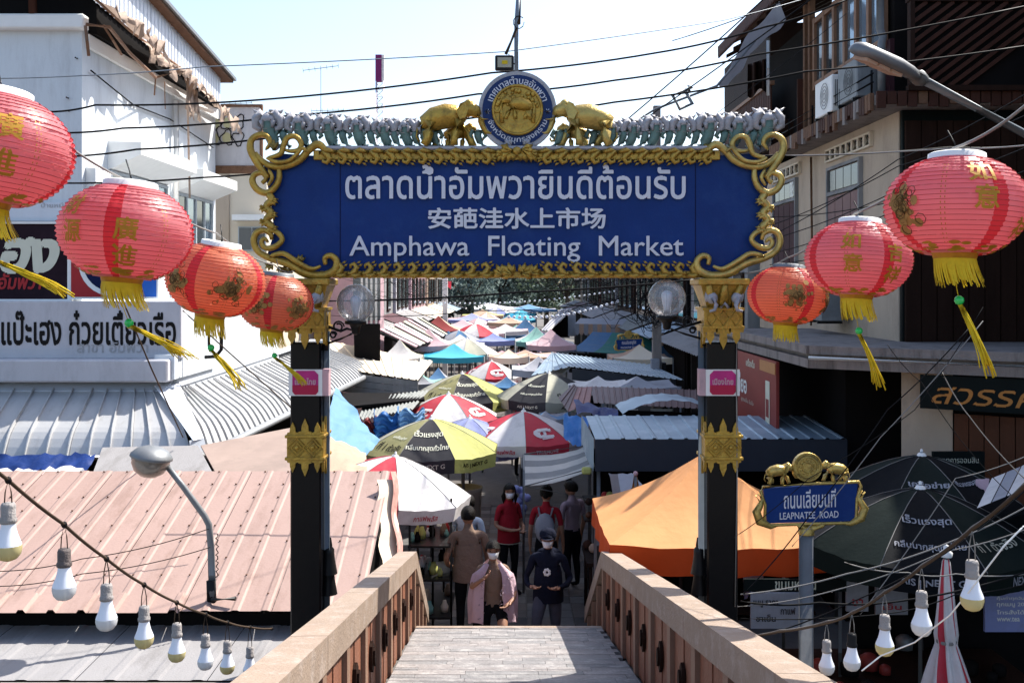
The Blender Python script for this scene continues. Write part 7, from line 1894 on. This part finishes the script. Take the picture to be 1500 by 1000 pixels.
# white tents and lilac tent before the blue roof, teal tent, cream umbrella awning
simple_tent('white low tent between the maroon and blue roofs', 880, 19.9, 1.2, pyh(564, 19.9), pyh(551, 20.4), 'uwhite', 'uwhite', grp='small tents between the long roofs')
simple_tent('lilac white low tent beside the white one', 940, 19.8, 1.5, pyh(566, 19.8), pyh(551, 20.5), 'ulilac', 'uwhite', sides=('ugrey', 'ugrey', 'ugrey', 'uwhite'), grp='small tents between the long roofs')
t = thing('teal_tent', 'wide blue and green market tent behind the distant street sign', 'tent', W(910, 510, 34))
A, B, C, D_ = W(828, 513, 33), W(995, 524, 32), W(985, 490, 36), W(868, 486, 36.5)
for k, mm in enumerate(('ublue', 'uteal', 'uteal', 'ublue')):
    MB().grid(lambda u, v: A.lerp(B, (k + u) / 4).lerp(D_.lerp(C, (k + u) / 4), v) - Vector((0, 0, .12 * math.sin(PI * v))), 4, 5).build('tent_panel', M[mm], t)
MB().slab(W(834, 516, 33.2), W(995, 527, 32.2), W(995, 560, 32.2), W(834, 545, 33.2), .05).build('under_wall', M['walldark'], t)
simple_tent('round cream awning under the distant street sign', 942, 27.2, 1.6, pyh(524, 27.2), pyh(503, 28.4), 'wallcream2', 'upeach', grp='awnings by the concrete pole')
t = thing('scalloped_awning', 'tan and grey scalloped awning strip above the blue and green tent', 'awning', W(900, 480, 38))
for k in range(18):
    a_ = 842 + k * 6.6; MB().prism([(0, 0), (0, -13), (1.6, -16), (3.3, -17), (5, -16), (6.5, -13), (6.5, 0)], lambda u, v: W(a_ + u, 474 - v + k * .15, 38), (0, .05, 0)).build('scallop', M['upeach' if k % 2 else 'ugrey'], t)
MB().slab(W(842, 474, 38), W(960, 477, 38), W(955, 468, 40), W(850, 466, 40), .05).build('awning_cloth', M['ugrey'], t)
t = thing('striped_slope_awning', 'steep grey and pink striped awning on the right side of the lane', 'awning', W(815, 470, 38))
for k in range(5): MB().slab(W(793 + k * 2, 483, 38 - k * .4), W(795 + k * 2, 484, 37.6 - k * .4), W(826 + k * 3, 452, 40), W(822 + k * 3, 452, 40.3), .05).build('awning_stripe', M['ugrey' if k % 2 else 'uwhite'], t)
MB().slab(W(832, 455, 39), W(843, 457, 39), W(843, 492, 39), W(832, 492, 39), .2).build('side_wall', M['ugrey'], t)
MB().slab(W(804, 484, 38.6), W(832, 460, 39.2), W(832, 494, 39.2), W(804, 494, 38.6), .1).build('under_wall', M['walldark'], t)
# left: slatted cloth awnings
t = thing('slat_awning', 'row of long pale cloth strips sloping over the left shops', 'awning', W(610, 480, 32))
for k in range(9):
    f0 = k / 9; A = W(556 + 62 * f0 * 1.0, 482 - 20 * f0, 27 + 8 * f0); B = W(610 + 50 * f0, 508 - 20 * f0, 27 + 8 * f0); dv = Vector((.02, .55, .02))
    MB().slab(A, B, B + dv * (1 if k % 2 else .62), A + dv * (1 if k % 2 else .62), .02).build('awning_strip', M['upink' if k % 3 == 0 else ('uwhite' if k % 3 == 1 else 'ucream')], t)
MB().slab(W(552, 486, 28), W(606, 512, 28), W(660, 490, 36), W(620, 465, 36), .02).build('painted_shade_sheet', M['walldark'], t)  # near-black sheet stands in for the shade below the strips
solo(MB().hexa([W(520, 478, 24.5) - Vector((0, 0, 1.6)), W(557, 478, 24.5) - Vector((0, 0, 1.6)), W(557, 478, 28) - Vector((0, 0, 1.6)), W(530, 478, 28) - Vector((0, 0, 1.6)), W(518, 474, 24.5), W(557, 474, 24.5), W(557, 474, 28), W(530, 474, 28)]), 'shop_unit', M['walldark'], 'dark grey walled shop unit below the left globe lamp', 'shop')
simple_tent('small white peaked tent by the dark shop unit', 582, 25.5, 1.1, pyh(524, 25.5), pyh(497, 26), 'uwhite', 'ucream', grp='left hand small tents')
# shop houses down both sides
def shophouse(px_label, side, x, y0, y1, h, wallm, label, win=True):
    t = thing('shophouse', label, 'building', (x, y0, 0), 'shophouses along the market lane')
    xo = x + side * 5
    MB().bx(min(x, xo), max(x, xo), y0, y1, 0, h).build('wall', M[wallm], t)
    MB().bx(min(x - side * .15, xo), max(x - side * .15, xo), y0 - .02, y1 + .02, h, h + .15).build('parapet', M['concrete'], t)
    n = max(1, int((y1 - y0) / 1.6))
    for r, zb in enumerate((3.3, 5.6)):
        if zb + 1.5 > h: continue
        for i in range(n):
            ya = y0 + .3 + i * (y1 - y0 - .3) / n; yb = ya + .95
            w = MB().bx(min(x, x - side * .05), max(x, x - side * .05), ya, yb, zb, zb + 1.3).build('window', M['mint' if r else 'wooddark'], t)
            MB().bx(x - side * .06 - .005, x - side * .06 + .005, ya + .08, yb - .08, zb + .08, zb + 1.22).build('pane', M['glass'], w)
    xf = min(x, xo)
    for zb in (4.4, ):
        if zb + 1.3 < h:
            w = MB().bx(x + side * .6, x + side * 1.6, y0 - .04, y0, zb, zb + 1.1).build('window', M['mint'], t); MB().bx(x + side * .68, x + side * 1.52, y0 - .05, y0 - .042, zb + .08, zb + 1.02).build('pane', M['glass'], w)
    # tin awning over the lane
    c_ = corr((x - side * 1.1, y0 + .1, 2.75), (x - side * 1.1, y1 - .1, 2.75), (x, y1 - .1, 3.15), (x, y0 + .1, 3.15), int((y1 - y0) * 3), .03, 'sine'); c_.build('tin_awning', M[random.choice(('tinold', 'tinblue', 'tincream', 'tinmaroon', 'tingrey'))], t)
    MB().bx(min(x - side * .02, x - side * .03), max(x - side * .02, x - side * .03), y0 + .2, y1 - .2, 0, 2.7).build('shop_opening', M['walldark'], t)
    return t
lw_ = ['wallcream2', 'wallgrey', 'signwhite', 'upink', 'wallcream', 'wallgrey', 'wooddark', 'wallcream2']
rw_ = ['wallgrey', 'walldark', 'wallcream', 'wooddark', 'wallgrey', 'woodred', 'wallgrey', 'wallcream']
y0 = 30.3
for i in range(7):
    L2 = random.uniform(4.5, 7.5); shophouse(0, -1, -4.9 + .12 * i, y0, y0 + L2 - .05, random.uniform(5.2, 8), lw_[i], ['%s shophouse on the left side of the lane' % s for s in ('first pale cream', 'second stained grey', 'third whitish', 'fourth pale pink', 'fifth buff', 'sixth grey', 'seventh dark timber')][i]); y0 += L2
y0 = 22.6
for i in range(8):
    L2 = random.uniform(4.5, 7.5); shophouse(0, 1, 5.2 - .1 * i, y0, y0 + L2 - .05, random.uniform(5.6, 8.5), rw_[i], ['%s shophouse on the right side of the lane' % s for s in ('first stained grey', 'second very dark', 'third buff', 'fourth timber', 'fifth grey', 'sixth red brown', 'seventh grey', 'eighth buff')][i]); y0 += L2
# left lane filler: pale pinkish building with scaffold like frames beyond the left globe lamp
t = thing('pink_wall_house', 'pale pinkish house with barred window, under the left end of the gate sign', 'house', W(520, 450, 29))
a, b = W(478, 400, 29.2), W(556, 480, 29.2); MB().bx(a.x, b.x, 29.2, 30.2, 0, 6.2).build('wall', M['upink'], t)
for px in (530, 537, 544, 551): p = W(px, 0, 29.1); MB().bx(p.x - .03, p.x + .03, 29.1, 29.19, 2.9, 5.9).build('window_bar', M['white'], t)
MB().bx(W(516, 0, 29).x, W(556, 0, 29).x, 29.14, 29.195, 3.3, 5.4).build('window', M['glass'], t)
t = thing('far_white_pole', 'white concrete pole with a small red flag far down the left side', 'pole', W(652, 470, 48))
p = W(652, 0, 48); MB().bx(p.x - .12, p.x + .12, 47.9, 48.1, 0, 6.5).build('pole', M['white'], t); MB().quad(W(656, 412, 47.9), W(661, 412, 47.9), W(661, 424, 47.9), W(656, 420, 47.9)).build('flag', M['ured'], t)
# concrete power pole with tangled wires on the right
t = thing('power_pole', 'weathered concrete power pole right of the distant street sign', 'pole', (W(962, 0, 24).x, 24, 0))
p = W(962, 0, 24); MB().hexa([(p.x - .11, 23.9, 0), (p.x + .11, 23.9, 0), (p.x + .11, 24.1, 0), (p.x - .11, 24.1, 0), (p.x - .08, 23.92, 8.5), (p.x + .08, 23.92, 8.5), (p.x + .08, 24.08, 8.5), (p.x - .08, 24.08, 8.5)]).build('shaft', M['concrete'], t)
MB().bx(p.x - .16, p.x + .02, 23.7, 23.9, 1.6, 2.6).build('meter_box', M['ugrey'], t); MB().bx(p.x + .12, p.x + .2, 23.85, 24.1, .5, 2.5).build('cable_duct', M['blackiron'], t)
m = MB(); rnd = random.Random(5)
for k in range(60):
    a_ = rnd.uniform(0, 6.3); pts = []; c_ = Vector((p.x + rnd.uniform(-.3, .3), 23.8 + rnd.uniform(-.2, .2), 4.2 + rnd.uniform(-.7, .7)))
    rr_ = rnd.uniform(.1, .35)
    for q in range(9): pts.append(c_ + Vector((rr_ * math.cos(a_ + q * .6), .05 * q * .3, rr_ * 1.2 * math.sin(a_ + q * .6) - .02 * q)))
    m.tube(pts, .010, 4)
solo(m, 'wire_bundle', M['cable'], 'tangle of black wire loops round the concrete power pole', 'wire', kind='stuff')
m = MB()
for k in range(150):
    y0 = rnd.uniform(20, 44); side = 1; x0 = rnd.uniform(1.6, 4.8) ; z0 = rnd.uniform(3.6, 5.0); L2 = rnd.uniform(2, 7); dx = rnd.uniform(-2.4, 2.4)
    pts = []
    for q in range(7):
        u = q / 6; pts.append((x0 + dx * u, y0 + L2 * u * rnd.uniform(.9, 1.1) * .5, z0 + rnd.uniform(-.03, .03) - .5 * math.sin(PI * u) * .6 + rnd.uniform(-.5, .5) * u * .2))
    m.tube(pts, rnd.uniform(.004, .011), 3)
solo(m, 'wire_tangle', M['cable'], 'mass of drooping black wires in front of the right hand shophouses', 'wire', kind='stuff')
m = MB()
for k in range(60):
    y0 = rnd.uniform(24, 44); x0 = -rnd.uniform(1.8, 4.6); z0 = rnd.uniform(3.7, 4.8); dx = rnd.uniform(-1.8, 1.8); m.tube([(x0 + dx * u / 5, y0 + u * .5, z0 - .22 * math.sin(PI * u / 5)) for u in range(6)], rnd.uniform(.004, .010), 3)
solo(m, 'wire_tangle', M['cable'], 'loose black wires in front of the left hand shophouses', 'wire', kind='stuff')
# small festoon across the lane
for (ya, yb, D, n, lab) in ((437, 421, 22, 40, 'string of tiny white bulbs across the lane, upper of the two'), (468, 449, 20, 20, 'string of tiny white bulbs across the lane, lower of the two')):
    a_, b_ = (W(608, ya, D), W(900, yb, D)) if n == 40 else (W(745, ya - 10, D), W(905, yb - 14, D))
    m = MB(); pts = [a_.lerp(b_, k / n) - Vector((0, 0, .12 * math.sin(PI * k / n))) for k in range(n + 1)]; m.tube(pts, .006, 4, 0)
    for p_ in pts[::1]: m.tube([p_, p_ - Vector((0, 0, .05))], .006, 4, 0); m.ball(p_ - Vector((0, 0, .08)), .032 if n == 20 else .022, 8, 1)
    solo(m, 'fairy_light_string', [M['cable'], M['bulbwhite']], lab, 'light string', 'strings of tiny bulbs across the lane', kind=None)
# far trees
def tree(px, D, h, r, label, mm='leaf2', seed=1, low=.5):
    rnd = random.Random(seed); x = W(px, 0, D).x
    t = thing('tree', label, 'tree', (x, D, 0), 'trees at the end of the market lane')
    m = MB(); m.tube([(x, D, 0), (x + .1, D, h * .35), (x - .1, D, h * .7)], [.25, .2, .1], 8)
    for k in range(6): a_ = rnd.uniform(0, 6.3); m.tube([(x, D, h * .4), (x + r * .5 * math.cos(a_), D + r * .5 * math.sin(a_), h * .65), (x + r * .8 * math.cos(a_), D + r * .8 * math.sin(a_), h * .8)], [.12, .07, .02], 5)
    m.build('trunk', M['bark'], t)
    m = MB(); cl = [(rnd.gauss(0, .45) * r, rnd.gauss(0, .45) * r, h * (low + (1 - low) * rnd.random() ** .8), r * rnd.uniform(.18, .36)) for _ in range(36)]
    for k in range(2600):
        cx, cy, cz, cr = cl[k % 36]; v = Vector((rnd.gauss(0, 1), rnd.gauss(0, 1), rnd.gauss(0, .8))).normalized() * cr * rnd.random() ** .3
        p_ = Vector((x + cx, D + cy, cz)) + v; s_ = rnd.uniform(.08, .2) * r / 3.2
        a_ = Vector((rnd.uniform(-1, 1), rnd.uniform(-1, 1), rnd.uniform(-1, 1))).normalized() * s_; b_ = a_.cross(Vector((rnd.uniform(-1, 1), rnd.uniform(-1, 1), 1))).normalized() * s_ * .7
        m.add([p_ - a_, p_ - b_, p_ + a_, p_ + b_], [(0, 1, 2, 3)])
    m.build('crown', M[mm], t)
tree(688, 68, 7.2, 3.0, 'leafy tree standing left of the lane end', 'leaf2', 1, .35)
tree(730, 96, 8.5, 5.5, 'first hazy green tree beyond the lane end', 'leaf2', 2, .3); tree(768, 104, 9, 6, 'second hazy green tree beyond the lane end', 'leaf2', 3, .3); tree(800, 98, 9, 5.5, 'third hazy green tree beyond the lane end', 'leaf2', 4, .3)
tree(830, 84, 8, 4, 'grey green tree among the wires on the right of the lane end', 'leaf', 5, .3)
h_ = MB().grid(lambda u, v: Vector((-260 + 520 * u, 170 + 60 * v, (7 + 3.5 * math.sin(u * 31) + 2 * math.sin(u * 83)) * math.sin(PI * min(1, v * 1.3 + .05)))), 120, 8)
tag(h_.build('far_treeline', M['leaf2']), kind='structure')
# telecom mast and aerials against the sky
t = thing('telecom_mast', 'distant lattice mast with a purple and white sign block at its top', 'mast', (W(557, 0, 60).x, 60, 0))
p = W(557, 0, 60); zt = pyh(120, 60); m = MB(); hw = .22
for (sx, sy) in ((-1, -1), (1, -1), (1, 1), (-1, 1)): m.tube([(p.x + sx * hw, 60 + sy * hw, 0), (p.x + sx * hw, 60 + sy * hw, zt)], .042, 4)
k = 0; z = 6.0
while z < zt - .4:
    for (a_, b_) in (((-1, -1), (1, -1)), ((1, -1), (1, 1)), ((1, 1), (-1, 1)), ((-1, 1), (-1, -1))):
        m.tube([(p.x + a_[0] * hw, 60 + a_[1] * hw, z), (p.x + b_[0] * hw, 60 + b_[1] * hw, z + .42)], .024, 3); m.tube([(p.x + a_[0] * hw, 60 + a_[1] * hw, z), (p.x + b_[0] * hw, 60 + b_[1] * hw, z)], .02, 3)
    z += .42
m.build('lattice', M['whitefar'], t); MB().bx(p.x - .26, p.x + .1, 59.8, 60.2, zt, zt + 1.55).build('sign_block', M['purple'], t); MB().bx(p.x + .1, p.x + .24, 59.85, 60.2, zt, zt + 1.55).build('sign_block_side', M['uwhite'], t)
def aerial(px, py, pb, D, label, sc=1.0, tilt=.2):
    t = thing('tv_aerial', label, 'aerial', W(px, pb, D)); top_ = W(px, py, D); s = D / F
    MB().tube([W(px, pb, D), top_], .014 * sc, 4).build('mast', M['steeldull'], t)
    m = MB(); d_ = Vector((math.cos(tilt), .3, math.sin(tilt))).normalized(); L2 = 26 * s * sc; m.tube([top_ - d_ * L2, top_ + d_ * L2], .012 * sc, 4)
    for k in range(7): c_ = top_ + d_ * (-L2 + k * L2 / 3); m.tube([c_ - Vector((.1, -.8, .3)) * 7 * s * sc, c_ + Vector((.1, -.8, .3)) * 7 * s * sc], .008 * sc, 3)
    m.build('elements', M['steeldull'], t)
aerial(470, 100, 175, 34, 'thin television aerial on a tall pole left of the mast'); aerial(480, 162, 180, 34, 'low television aerial just above the gate finials', .9, .08); aerial(345, 152, 230, 26, 'television aerial behind the graffiti board', .9, .1)
# ---------------------------------------------------------------- wires against the sky and the houses
cn = 'black power cable strung above the street, '
cable([W(-60, 395 - 280, 9), W(120, 117 - 6, 9.3), W(300, 98, 9.8), W(740, 76, 11), W(1060, 30, 13), W(1180, -2, 14)], 'thin grey cable crossing high above the whole gate', 'paintgrey', .006, .01)
for i, (pts, r, lab) in enumerate((
    ([(60, 164), (140, 154), (400, 145), (720, 107), (960, 78), (1120, 40), (1240, 0)], .013, 'second highest, passing behind the mast'),
    ([(60, 194), (180, 188), (420, 170), (700, 138), (900, 118), (1110, 80), (1500, 10)], .013, 'third highest, passing behind the round emblem'),
    ([(60, 230), (200, 219), (440, 196), (700, 172), (900, 150), (1180, 105), (1500, 68)], .013, 'fourth highest, just above the silver finials'),
    ([(60, 268), (300, 260), (480, 240), (1130, 228), (1390, 216), (1540, 210)], .012, 'lowest, disappearing behind the blue sign'))):
    cable([W(x, y_, 9.4) for x, y_ in pts], cn + lab, 'cable', r * .72, .02)
cable([W(1142, 228, 9), W(1385, 218, 6), W(1540, 209, 4.6)], 'pale cord running from the gate to the largest right lantern', 'greycable', .004, .01, name='lantern_cord')
cable([W(-60, 180, 3.3), W(-11, 122, 3.6), W(180, 262, 4.25), W(318, 342, 5.6), W(402, 388, 7.2), W(432, 396, 7.9)], 'grey cord from which the left lanterns hang', 'greycable', .005, .03, name='lantern_cord')
cable([W(1085, 400, 7.9), W(1153, 378, 7.05), W(1252, 313, 5.35), W(1396, 218, 4.1), W(1540, 120, 3.4)], 'twisted grey cord from which the right lanterns hang', 'greycable', .006, .03, name='lantern_cord')
cable([W(480, 441, 11), W(760, 428, 11), W(1030, 408, 11)], 'thick black cable crossing just below the gate sign', 'cable', .011, .02)
cable([W(480, 462, 17), W(700, 455, 17), W(900, 440, 17), W(1000, 428, 17)], 'thin black cable below the thick one under the sign', 'cable', .007, .05)
ordn = ('first', 'second', 'third', 'fourth', 'fifth', 'sixth', 'seventh', 'eighth', 'ninth', 'tenth', 'eleventh', 'twelfth')
for i, (a_, b_) in enumerate((((1130, 345), (1500, 115)), ((1130, 330), (1500, 150)), ((1128, 372), (1500, 235)), ((1125, 352), (1500, 200)), ((1128, 318), (1500, 262)), ((1128, 388), (1500, 300)))):
    cable([W(a_[0], a_[1], 13.2), W((a_[0] + b_[0]) / 2, (a_[1] + b_[1]) / 2 + 4, 11), W(b_[0] + 40, b_[1], 8.6)], '%s of the black wires slanting across the cream house wall' % ordn[i], 'cable', .006, .04)
for i, (a_, b_, r) in enumerate((((985, 60), (1220, -30), .008), ((840, 240), (1150, -30), .010), ((855, 235), (1240, -40), .010), ((1000, 200), (1240, 20), .005))):
    cable([W(a_[0], a_[1], 16), W(b_[0], b_[1], 14)], '%s of the wires rising steeply to the timber house roof' % ordn[i], 'cable', r, .05)
for i, (pts, r) in enumerate((([(1085, 870), (1240, 840), (1400, 790), (1540, 720)], .008), ([(1085, 880), (1200, 882), (1330, 878), (1500, 838)], .010), ([(1080, 888), (1230, 862), (1380, 808), (1520, 768)], .006), ([(1085, 905), (1300, 898), (1400, 870), (1520, 850)], .006),
                               ([(1237, 823), (1330, 838), (1400, 840), (1520, 838)], .006), ([(1090, 868), (1180, 762), (1300, 600), (1420, 480)], .006), ([(1160, 800), (1290, 640), (1440, 470)], .005), ([(1070, 790), (1185, 700), (1340, 600), (1440, 450)], .004), ([(1260, 900), (1400, 700), (1520, 660)], .005), ([(1100, 935), (1250, 880), (1400, 800), (1520, 700)], .007),
                               ([(1380, 545), (1420, 610), (1500, 700)], .005), ([(1300, 505), (1350, 560), (1420, 660), (1500, 740)], .004))):
    cable([W(x, y_, 6.8) for x, y_ in pts], '%s of the wires drooping in front of the shaded shops' % ordn[i], 'cable' if i % 2 else 'greycable', r * .7, .02)
cable([W(180, 440, 9.5), W(222, 540, 9.8), W(268, 640, 12.2)], 'rusty stay wire running down to the silver roof edge', 'browncable', .008, 0, name='stay_wire')
cable([W(268, 455, 10), W(340, 520, 10), W(430, 600, 10)], 'rusty stay wire slanting behind the left pillar', 'browncable', .007, 0, name='stay_wire')
cable([W(-20, 836, 8.2), W(120, 818, 8.3), W(306, 774, 8.7)], 'thin black wire from the dome lamp, upper of the two', 'cable', .004, .03); cable([W(-20, 858, 8.2), W(120, 840, 8.3), W(308, 801, 8.7)], 'thin black wire from the dome lamp, lower of the two', 'cable', .004, .03)
for P_, i in (((95, 190), 0), ((183, 262), 1)): pass
# ---------------------------------------------------------------- clutter in the shade, lower right
def pboard(px0, px1, py0, py1, D, label, mm, lines, lm='blackprint', name='poster_board'):
    a, b = W(px0, py0, D), W(px1, py1, D); t = thing(name, label, 'sign', (a.x, D, b.z))
    MB().bx(a.x, b.x, D, D + .03, b.z, a.z).build('board', M[mm], t)
    for (txt, u, v, w, h) in lines: lettering(txt, front_map((a.x + (b.x - a.x) * u, D - .006, a.z + (b.z - a.z) * v)), (b.x - a.x) * w, (a.z - b.z) * h, bold=.015, step=.06).build('print', M[lm], t)
pboard(1240, 1272, 828, 895, 9.2, 'white narrow poster with a red fruit picture under the big dark umbrella', 'ugrey', [('ชา', .5, .8, .5, .15)], 'redprint')
pboard(1283, 1330, 838, 900, 9.25, 'white poster with an orange picture beside the narrow one', 'ugrey', [('เย็น', .5, .8, .6, .15)], 'redprint')
pboard(1443, 1510, 820, 925, 8.6, 'blue grey menu board with white lines of text at the right edge', 'ulilac', [('คุ้มค่าทุกวัน', .55, .53, .6, .06), ('ทุกเมนู 20', .55, .62, .6, .07), ('โทรสั่งได้', .55, .72, .6, .06), ('www.tea', .5, .82, .5, .06)], 'white')
pboard(1100, 1172, 868, 920, 9.1, 'grey menu board with black Thai print under the orange canopy', 'ugrey', [('เมนู ราคา', .3, .3, .5, .2), ('ชาเย็น', .3, .7, .4, .2), ('กาแฟ', .75, .5, .3, .2)], 'blackprint')
pboard(1090, 1240, 848, 866, 9.15, 'dark stall fascia with pale letters under the orange canopy', 'darkboard', [('ขนมหวาน', .5, .5, .4, .7)], 'creamletter', 'stall_fascia')
solo(crum(W(1088, 872, 9.6), W(1116, 858, 9.6), W(1118, 835, 9.6), W(1090, 833, 9.6), 8, 6, .03, 15), 'hanging_shirt', M['ulilac'], 'pale lilac cloth hanging below the orange canopy beside the right pillar', 'cloth')
t = thing('white_parasol', 'white awning flaps with peach edge at the right picture edge', 'awning', W(1470, 700, 9))
for k in range(4):
    a_ = 1431 + k * 22; MB().grid(lambda u, v: W(a_ + 20 * u + (1 - v) * 22, 700 + 44 * v - 8 * u - k * 9, 9.4 - 1.0 * v), 4, 4).build('awning_flap', M['ugrey' if k % 2 else 'uwhite'], t)
solo(crum(W(1432, 745, 9.5), W(1450, 748, 9.4), W(1448, 700, 9.6), W(1430, 702, 9.6), 5, 6, .02, 19), 'printed_cloth', M['pinkcloth'], 'white cloth with red print beside the white awning flaps', 'cloth')
wl = MB(); wl.bx(3.4, 12, 10.2, 10.3, 0, 1.6); solo(wl, 'stall_partition', M['walldark'], 'dark low stall partition under the big dark umbrellas', 'partition')
random.seed(12)
for k in range(24):
    x = random.uniform(2.3, 4.6); y_ = random.uniform(8.9, 10.0); s_ = random.uniform(.05, .11); z = random.choice((.0, .45, .8))
    m = MB().lathe((x, y_, z), [(0, 0), (s_, 0), (s_ * 1.05, s_ * 1.2), (s_ * .5, s_ * 1.6), (0, s_ * 1.7)], 8); solo(m, 'tub', M[random.choice(('maroonsign', 'walldark', 'wooddark', 'walldark', 'steeldull', 'udark'))], 'small tub or packet on the shaded stall counters, lower right', 'tub', 'goods on the shaded stall')
for z in (.42, .77): MB()
ct = thing('stall_counter', 'dark two tier stall counter under the orange canopy', 'counter', (3.4, 9.5, 0))
for z in (.42, .77): MB().bx(2.2, 4.7, 8.85, 10.05, z - .03, z).build('counter_shelf', M['wooddark'], ct)
for x in (2.25, 4.65):
    for y_ in (8.9, 10.0): MB().tube([(x, y_, 0), (x, y_, .77)], .02, 6).build('leg', M['steeldull'], ct)
# goods and backdrop under the striped awning
t = thing('fruit_stall', 'dark packed stall of hanging goods under the striped awning', 'stall', (1.3, 13.2, 0))
MB().bx(.95, 2.2, 13.0, 13.9, .75, .8).build('table_top', M['wooddark'], t)
for (x, y_) in ((1.0, 13.05), (2.15, 13.05), (1.0, 13.85), (2.15, 13.85)): MB().tube([(x, y_, 0), (x, y_, .75)], .025, 6).build('leg', M['wooddark'], t)
for k in range(60):
    x, y_, z = random.uniform(.98, 2.15), random.uniform(13.05, 13.85), random.choice((.85, .85, 1.3, 1.55)); s_ = random.uniform(.03, .07)
    o_ = MB().ball((x, y_, z), s_, 8); o_.build('fruit', M[random.choice(('plasticred', 'wooddoor', 'uyellow', 'woodred', 'mauvecloth', 'wooddark', 'upeach'))], t)
for z in (1.25, 1.5): MB().bx(.95, 2.2, 13.4, 13.8, z - .02, z).build('shelf', M['wooddark'], t)
solo(MB().box(W(859, 689, 13.0), (.12, .08, .09), 0, None, .02), 'hanging_lamp', M['uyellow'], 'small yellow lamp hanging at the corner of the slate blue stall', 'lamp')
m = MB(); rnd = random.Random(8)
c_ = W(763, 733, 14.9)
for k in range(12): m.ball(c_ + Vector((rnd.uniform(-.09, .09), rnd.uniform(-.08, .08), rnd.uniform(-.18, .18))), .06, 8)
solo(m, 'balloon_bunch', M['ulilac'], 'bunch of small lilac balloons beside the person in the crimson polo', 'balloons')
